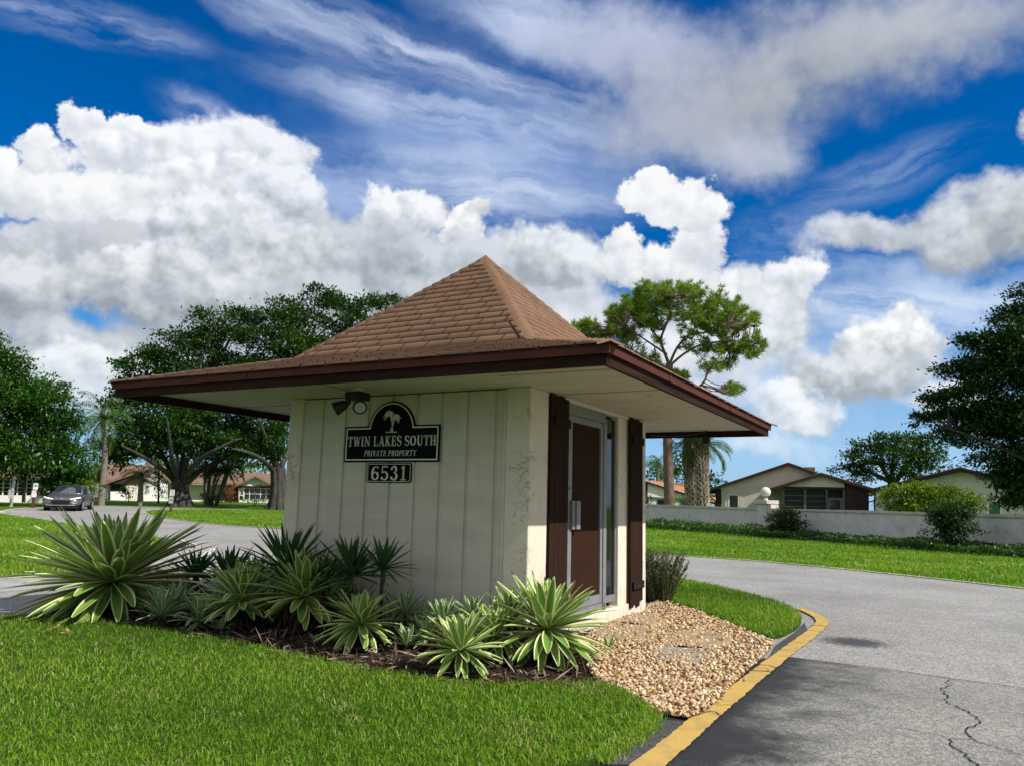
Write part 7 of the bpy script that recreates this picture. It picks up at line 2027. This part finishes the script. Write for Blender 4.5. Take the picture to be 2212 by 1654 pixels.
fr = frame(25, 1086.5, 55, 0); g = fr[0]
mp_ = empty('meter_post', g, 'pale grey meter post with two meter boxes in the grass at far left', 'utility post')
b = MB(fr); t0, t1 = P(28, 1029), P(34.5, 1026.7); q0, q1 = P(21.4, 1086.5), P(28, 1086.5)
b.prism([(q0[0], 0, -.15), (q1[0], 0, -.15), (t1[0], 0, t1[1]), (t0[0], 0, t0[1])], (0, .22, 0)); b.build('post', GREYP, mp_)
b = MB(fr); a_, b_ = P(16.6, 1067.4), P(25.4, 1056.9); b.box(a_[0], -.13, a_[1], b_[0], -.002, b_[1]); b.build('meter_box', GREYP, mp_, bevel=.02)
b = MB(fr); a_, b_ = P(18, 1075.7), P(26, 1068.7); b.box(a_[0], -.13, a_[1], b_[0], -.002, b_[1]); b.build('meter_box', GREYP, mp_, bevel=.02)
b = MB(fr); a_ = P(23, 1080); b.tube([(a_[0], -.06, a_[1] - .2), (a_[0], -.06, a_[1] + .1)], .05, 8); b.build('conduit', GRY, mp_)

g = ground(549, 1092); fr = frame(549, 1092, 70, 0)
lp = empty('garden_lamp', fr[0], 'thin dark garden lamp post with curved arm in front of the lanai windows', 'lamp')
q = [P(x, y) for x, y in ((549, 1090), (550.5, 1070), (553, 1050), (556, 1046), (561, 1045.5), (565, 1047))]
b = MB(fr); b.tube([(q[0][0], 0, 0)] + [(a_, 0, c_) for a_, c_ in q[1:]], .035, 6); b.build('pole', HTRIM, lp)
b = MB(fr); b.tube([(q[-1][0], 0, q[-1][1]), (q[-1][0] + .04, 0, q[-1][1] - .12)], [.05, .14], 10); b.build('shade', HTRIM, lp)
fr = frame(586, 1070, 105, 0)
up_ = empty('utility_pole', fr[0], 'distant dark utility pole with crossarm seen under the banyan limbs', 'utility pole')
a_ = P(586, 1006)[1]; b = MB(fr); b.tube([(0, 0, 0), (0, 0, a_)], .14, 8); b.build('pole', DBARK, up_)
b = MB(fr); b.box(-.9, -.2, a_ - .45, .9, -.13, a_ - .33); b.build('crossarm', DBARK, up_)

# ---------------------------------------------------------------- the car
PAINT = mat('grey_car_paint', (.16, .17, .19), rough=.25, var=.04, metal=.6, spec=.6)
CGLS = mat('car_glass', (.02, .03, .04), rough=.05, var=.1, spec=.9)
CBLK = mat('car_black', (.008, .008, .009), rough=.4, var=.1)
CSIL = mat('car_silver', (.45, .46, .48), rough=.3, var=.05, metal=.6)
TYRE = mat('tyre_rubber', (.010, .010, .010), rough=.8, var=.2)
LITE = bpy.data.materials.new('headlight_lit'); LITE.use_nodes = True
_b = LITE.node_tree.nodes['Principled BSDF']; _b.inputs['Base Color'].default_value = (.7, .7, .55, 1); _b.inputs['Emission Color'].default_value = (1, .97, .55, 1); _b.inputs['Emission Strength'].default_value = .55
ga, gb = ground(97, 1102), ground(133, 1104)
gc = ground(136, 1102.5); dc = dist_of(gc)
v = np.array([CAM[0] - gc[0], CAM[1] - gc[1], 0]); v /= np.linalg.norm(v)
a = R(-11); fx = np.array([v[0] * math.cos(a) - v[1] * math.sin(a), v[0] * math.sin(a) + v[1] * math.cos(a), 0]); ly = np.array([-fx[1], fx[0], 0])
ctr = gc - fx * 1.6 + np.array([0, 0, .0]); ctr[2] = gc[2] + .012
CF = (ctr, fx, ly, np.array([0, 0, 1.0]))
car = empty('parked_car' if False else 'car', ctr, 'dark grey sedan with lit headlights coming round the bend at left', 'car')


def loft(st, name, m, parent, smooth=True):
    """st: list of (x, [(y, z)...] for the left half from bottom to top); mirrored"""
    b = MB(CF); n = len(st[0][1]); ring = 2 * n
    vs = []; fs = []
    for x, h in st:
        vs += [(x, y, z) for y, z in h] + [(x, -y, z) for y, z in h[::-1]]
    for i in range(len(st) - 1):
        for k in range(ring):
            fs.append((i * ring + k, i * ring + (k + 1) % ring, (i + 1) * ring + (k + 1) % ring, (i + 1) * ring + k))
    fs += [tuple(range(ring))[::-1], tuple((len(st) - 1) * ring + k for k in range(ring))]
    b.add(vs, fs); return b.build(name, m, parent, smooth=smooth)


def sec(w, zb, zh, zc, tum=.92): return [(w * .80, zb), (w * .97, zb + .10), (w, (zb + zh) / 2), (w * .985, zh - .10), (w * tum, zh), (w * .55, zh + (zc - zh) * .7), (.0001, zc)]


body = loft([(-2.30, sec(.72, .38, .82, .98)), (-2.22, sec(.80, .30, .90, 1.05)), (-1.9, sec(.88, .24, .94, 1.06)), (-1.2, sec(.905, .20, .93, 1.0)), (0, sec(.91, .20, .90, .95)), (.75, sec(.91, .20, .90, .98)), (1.0, sec(.91, .20, .89, .975)),
             (1.5, sec(.905, .22, .82, .89)), (1.95, sec(.87, .24, .74, .80)), (2.2, sec(.80, .26, .66, .71)), (2.32, sec(.70, .32, .58, .61))], 'body', PAINT, car)
top = loft([(-1.75, [(.66, .98), (.62, 1.0), (.5, 1.02), (.0001, 1.03)]), (-1.05, [(.74, .95), (.62, 1.28), (.48, 1.335), (.0001, 1.35)]), (-.5, [(.76, .93), (.63, 1.34), (.50, 1.40), (.0001, 1.415)]), (.05, [(.77, .92), (.62, 1.33), (.50, 1.385), (.0001, 1.40)]),
            (.35, [(.775, .92), (.65, 1.22), (.52, 1.28), (.0001, 1.30)]), (1.05, [(.78, .92), (.74, .935), (.6, .95), (.0001, .985)])], 'cabin', PAINT, car)


def cpan(pts, off, name, m, parent):
    """panel over four local points, pushed out along its normal"""
    P = np.array(pts, float); nn = np.cross(P[1] - P[0], P[2] - P[0]); nn /= np.linalg.norm(nn)
    b = MB(CF); b.prism([tuple(p - nn * .004) for p in P], nn * off); return b.build(name, m, parent)


ws = cpan([(1.02, -.70, .955), (1.02, .70, .955), (.30, .55, 1.30), (.14, .42, 1.372), (.14, -.42, 1.372), (.30, -.55, 1.30)], .022, 'windscreen', CGLS, car)
b = MB(CF); b.box(.02, -.02, 1.24, .06, .12, 1.30); b.build('mirror', CBLK, ws)
b = MB(CF); b.box(.55, .02, 1.195, .552, .05, 1.235); b.build('windscreen_tag', WTRIM, ws)
for sg in (1, -1):
    q = [(.82, sg * .775, .955), (-.15, sg * .785, .96), (-.15, sg * .662, 1.30), (.10, sg * .655, 1.30)]; q2 = [(-.22, sg * .785, .96), (-1.15, sg * .762, .985), (-.95, sg * .650, 1.27), (-.22, sg * .662, 1.30)]
    if sg < 0: q, q2 = q[::-1], q2[::-1]
    cpan(q, -.02, 'side_window', CGLS, car); cpan(q2, -.02, 'side_window', CGLS, car)
    b = MB(CF); b.sphere((.72, sg * 1.0, .985), .095, 12, 8, (.75, 1.15, .72)); mr_ = b.build('wing_mirror', PAINT, car, smooth=True)
    b = MB(CF); b.box(.68, sg * .90 - .04, .93, .76, sg * .90 + .04, .965); b.build('mirror_arm', CBLK, mr_)
    # slanted headlight strip
    b = MB(CF); yy = lambda t: sg * t
    b.prism([(2.315, yy(.40), .60), (2.30, yy(.70), .655), (2.10, yy(.875), .70), (2.10, yy(.865), .76), (2.27, yy(.70), .72), (2.325, yy(.40), .645)], (.035, sg * .015, 0)); b.build('headlight', LITE, car)
    b = MB(CF); b.prism([(2.33, yy(.44), .50), (2.24, yy(.80), .56), (2.26, yy(.80), .44), (2.34, yy(.62), .36)], (.02, 0, 0)); b.build('bumper_wing', PAINT, car)
    for x_ in (1.42, -1.33):
        b = MB(CF); b.tube([(x_, sg * .70, .325), (x_, sg * .925, .325)], [.325, .325], 22); w_ = b.build('wheel', TYRE, car)
        b = MB(CF); b.tube([(x_, sg * .926, .325), (x_, sg * .932, .325)], [.225, .215], 18); b.build('rim', CSIL, w_)
        b = MB(CF); b.tube([(x_, sg * .880, .34), (x_, sg * .919, .34)], [.375, .375], 22); b.build('wheel_arch', CBLK, w_)
    b = MB(CF); b.box(-.25, sg * .915 - .012, .80, -.05, sg * .915 + .012, .825); b.build('door_handle', PAINT, car)
b = MB(CF); b.prism([(2.335, -.50, .575), (2.335, .50, .575), (2.355, .36, .32), (2.355, -.36, .32)], (.02, 0, 0)); b.build('grille', CBLK, car)
b = MB(CF); b.prism([(2.36, -.62, .285), (2.36, .62, .285), (2.345, .80, .33), (2.37, .34, .325), (2.37, -.34, .325), (2.345, -.80, .33)], (.02, 0, 0)); b.build('bumper_strip', CSIL, car)
b = MB(CF); b.box(2.05, -.80, .16, 2.33, .80, .27); b.build('lower_bumper', CBLK, car, bevel=.03)
b = MB(CF); b.sphere((2.335, 0, .635), .05, 12, 8, (.2, 1.6, .7)); b.build('badge', CSIL, car, smooth=True)
b = MB(CF); b.box(-2.1, -.78, .18, 2.1, .78, .24); b.build('underbody', CBLK, car)
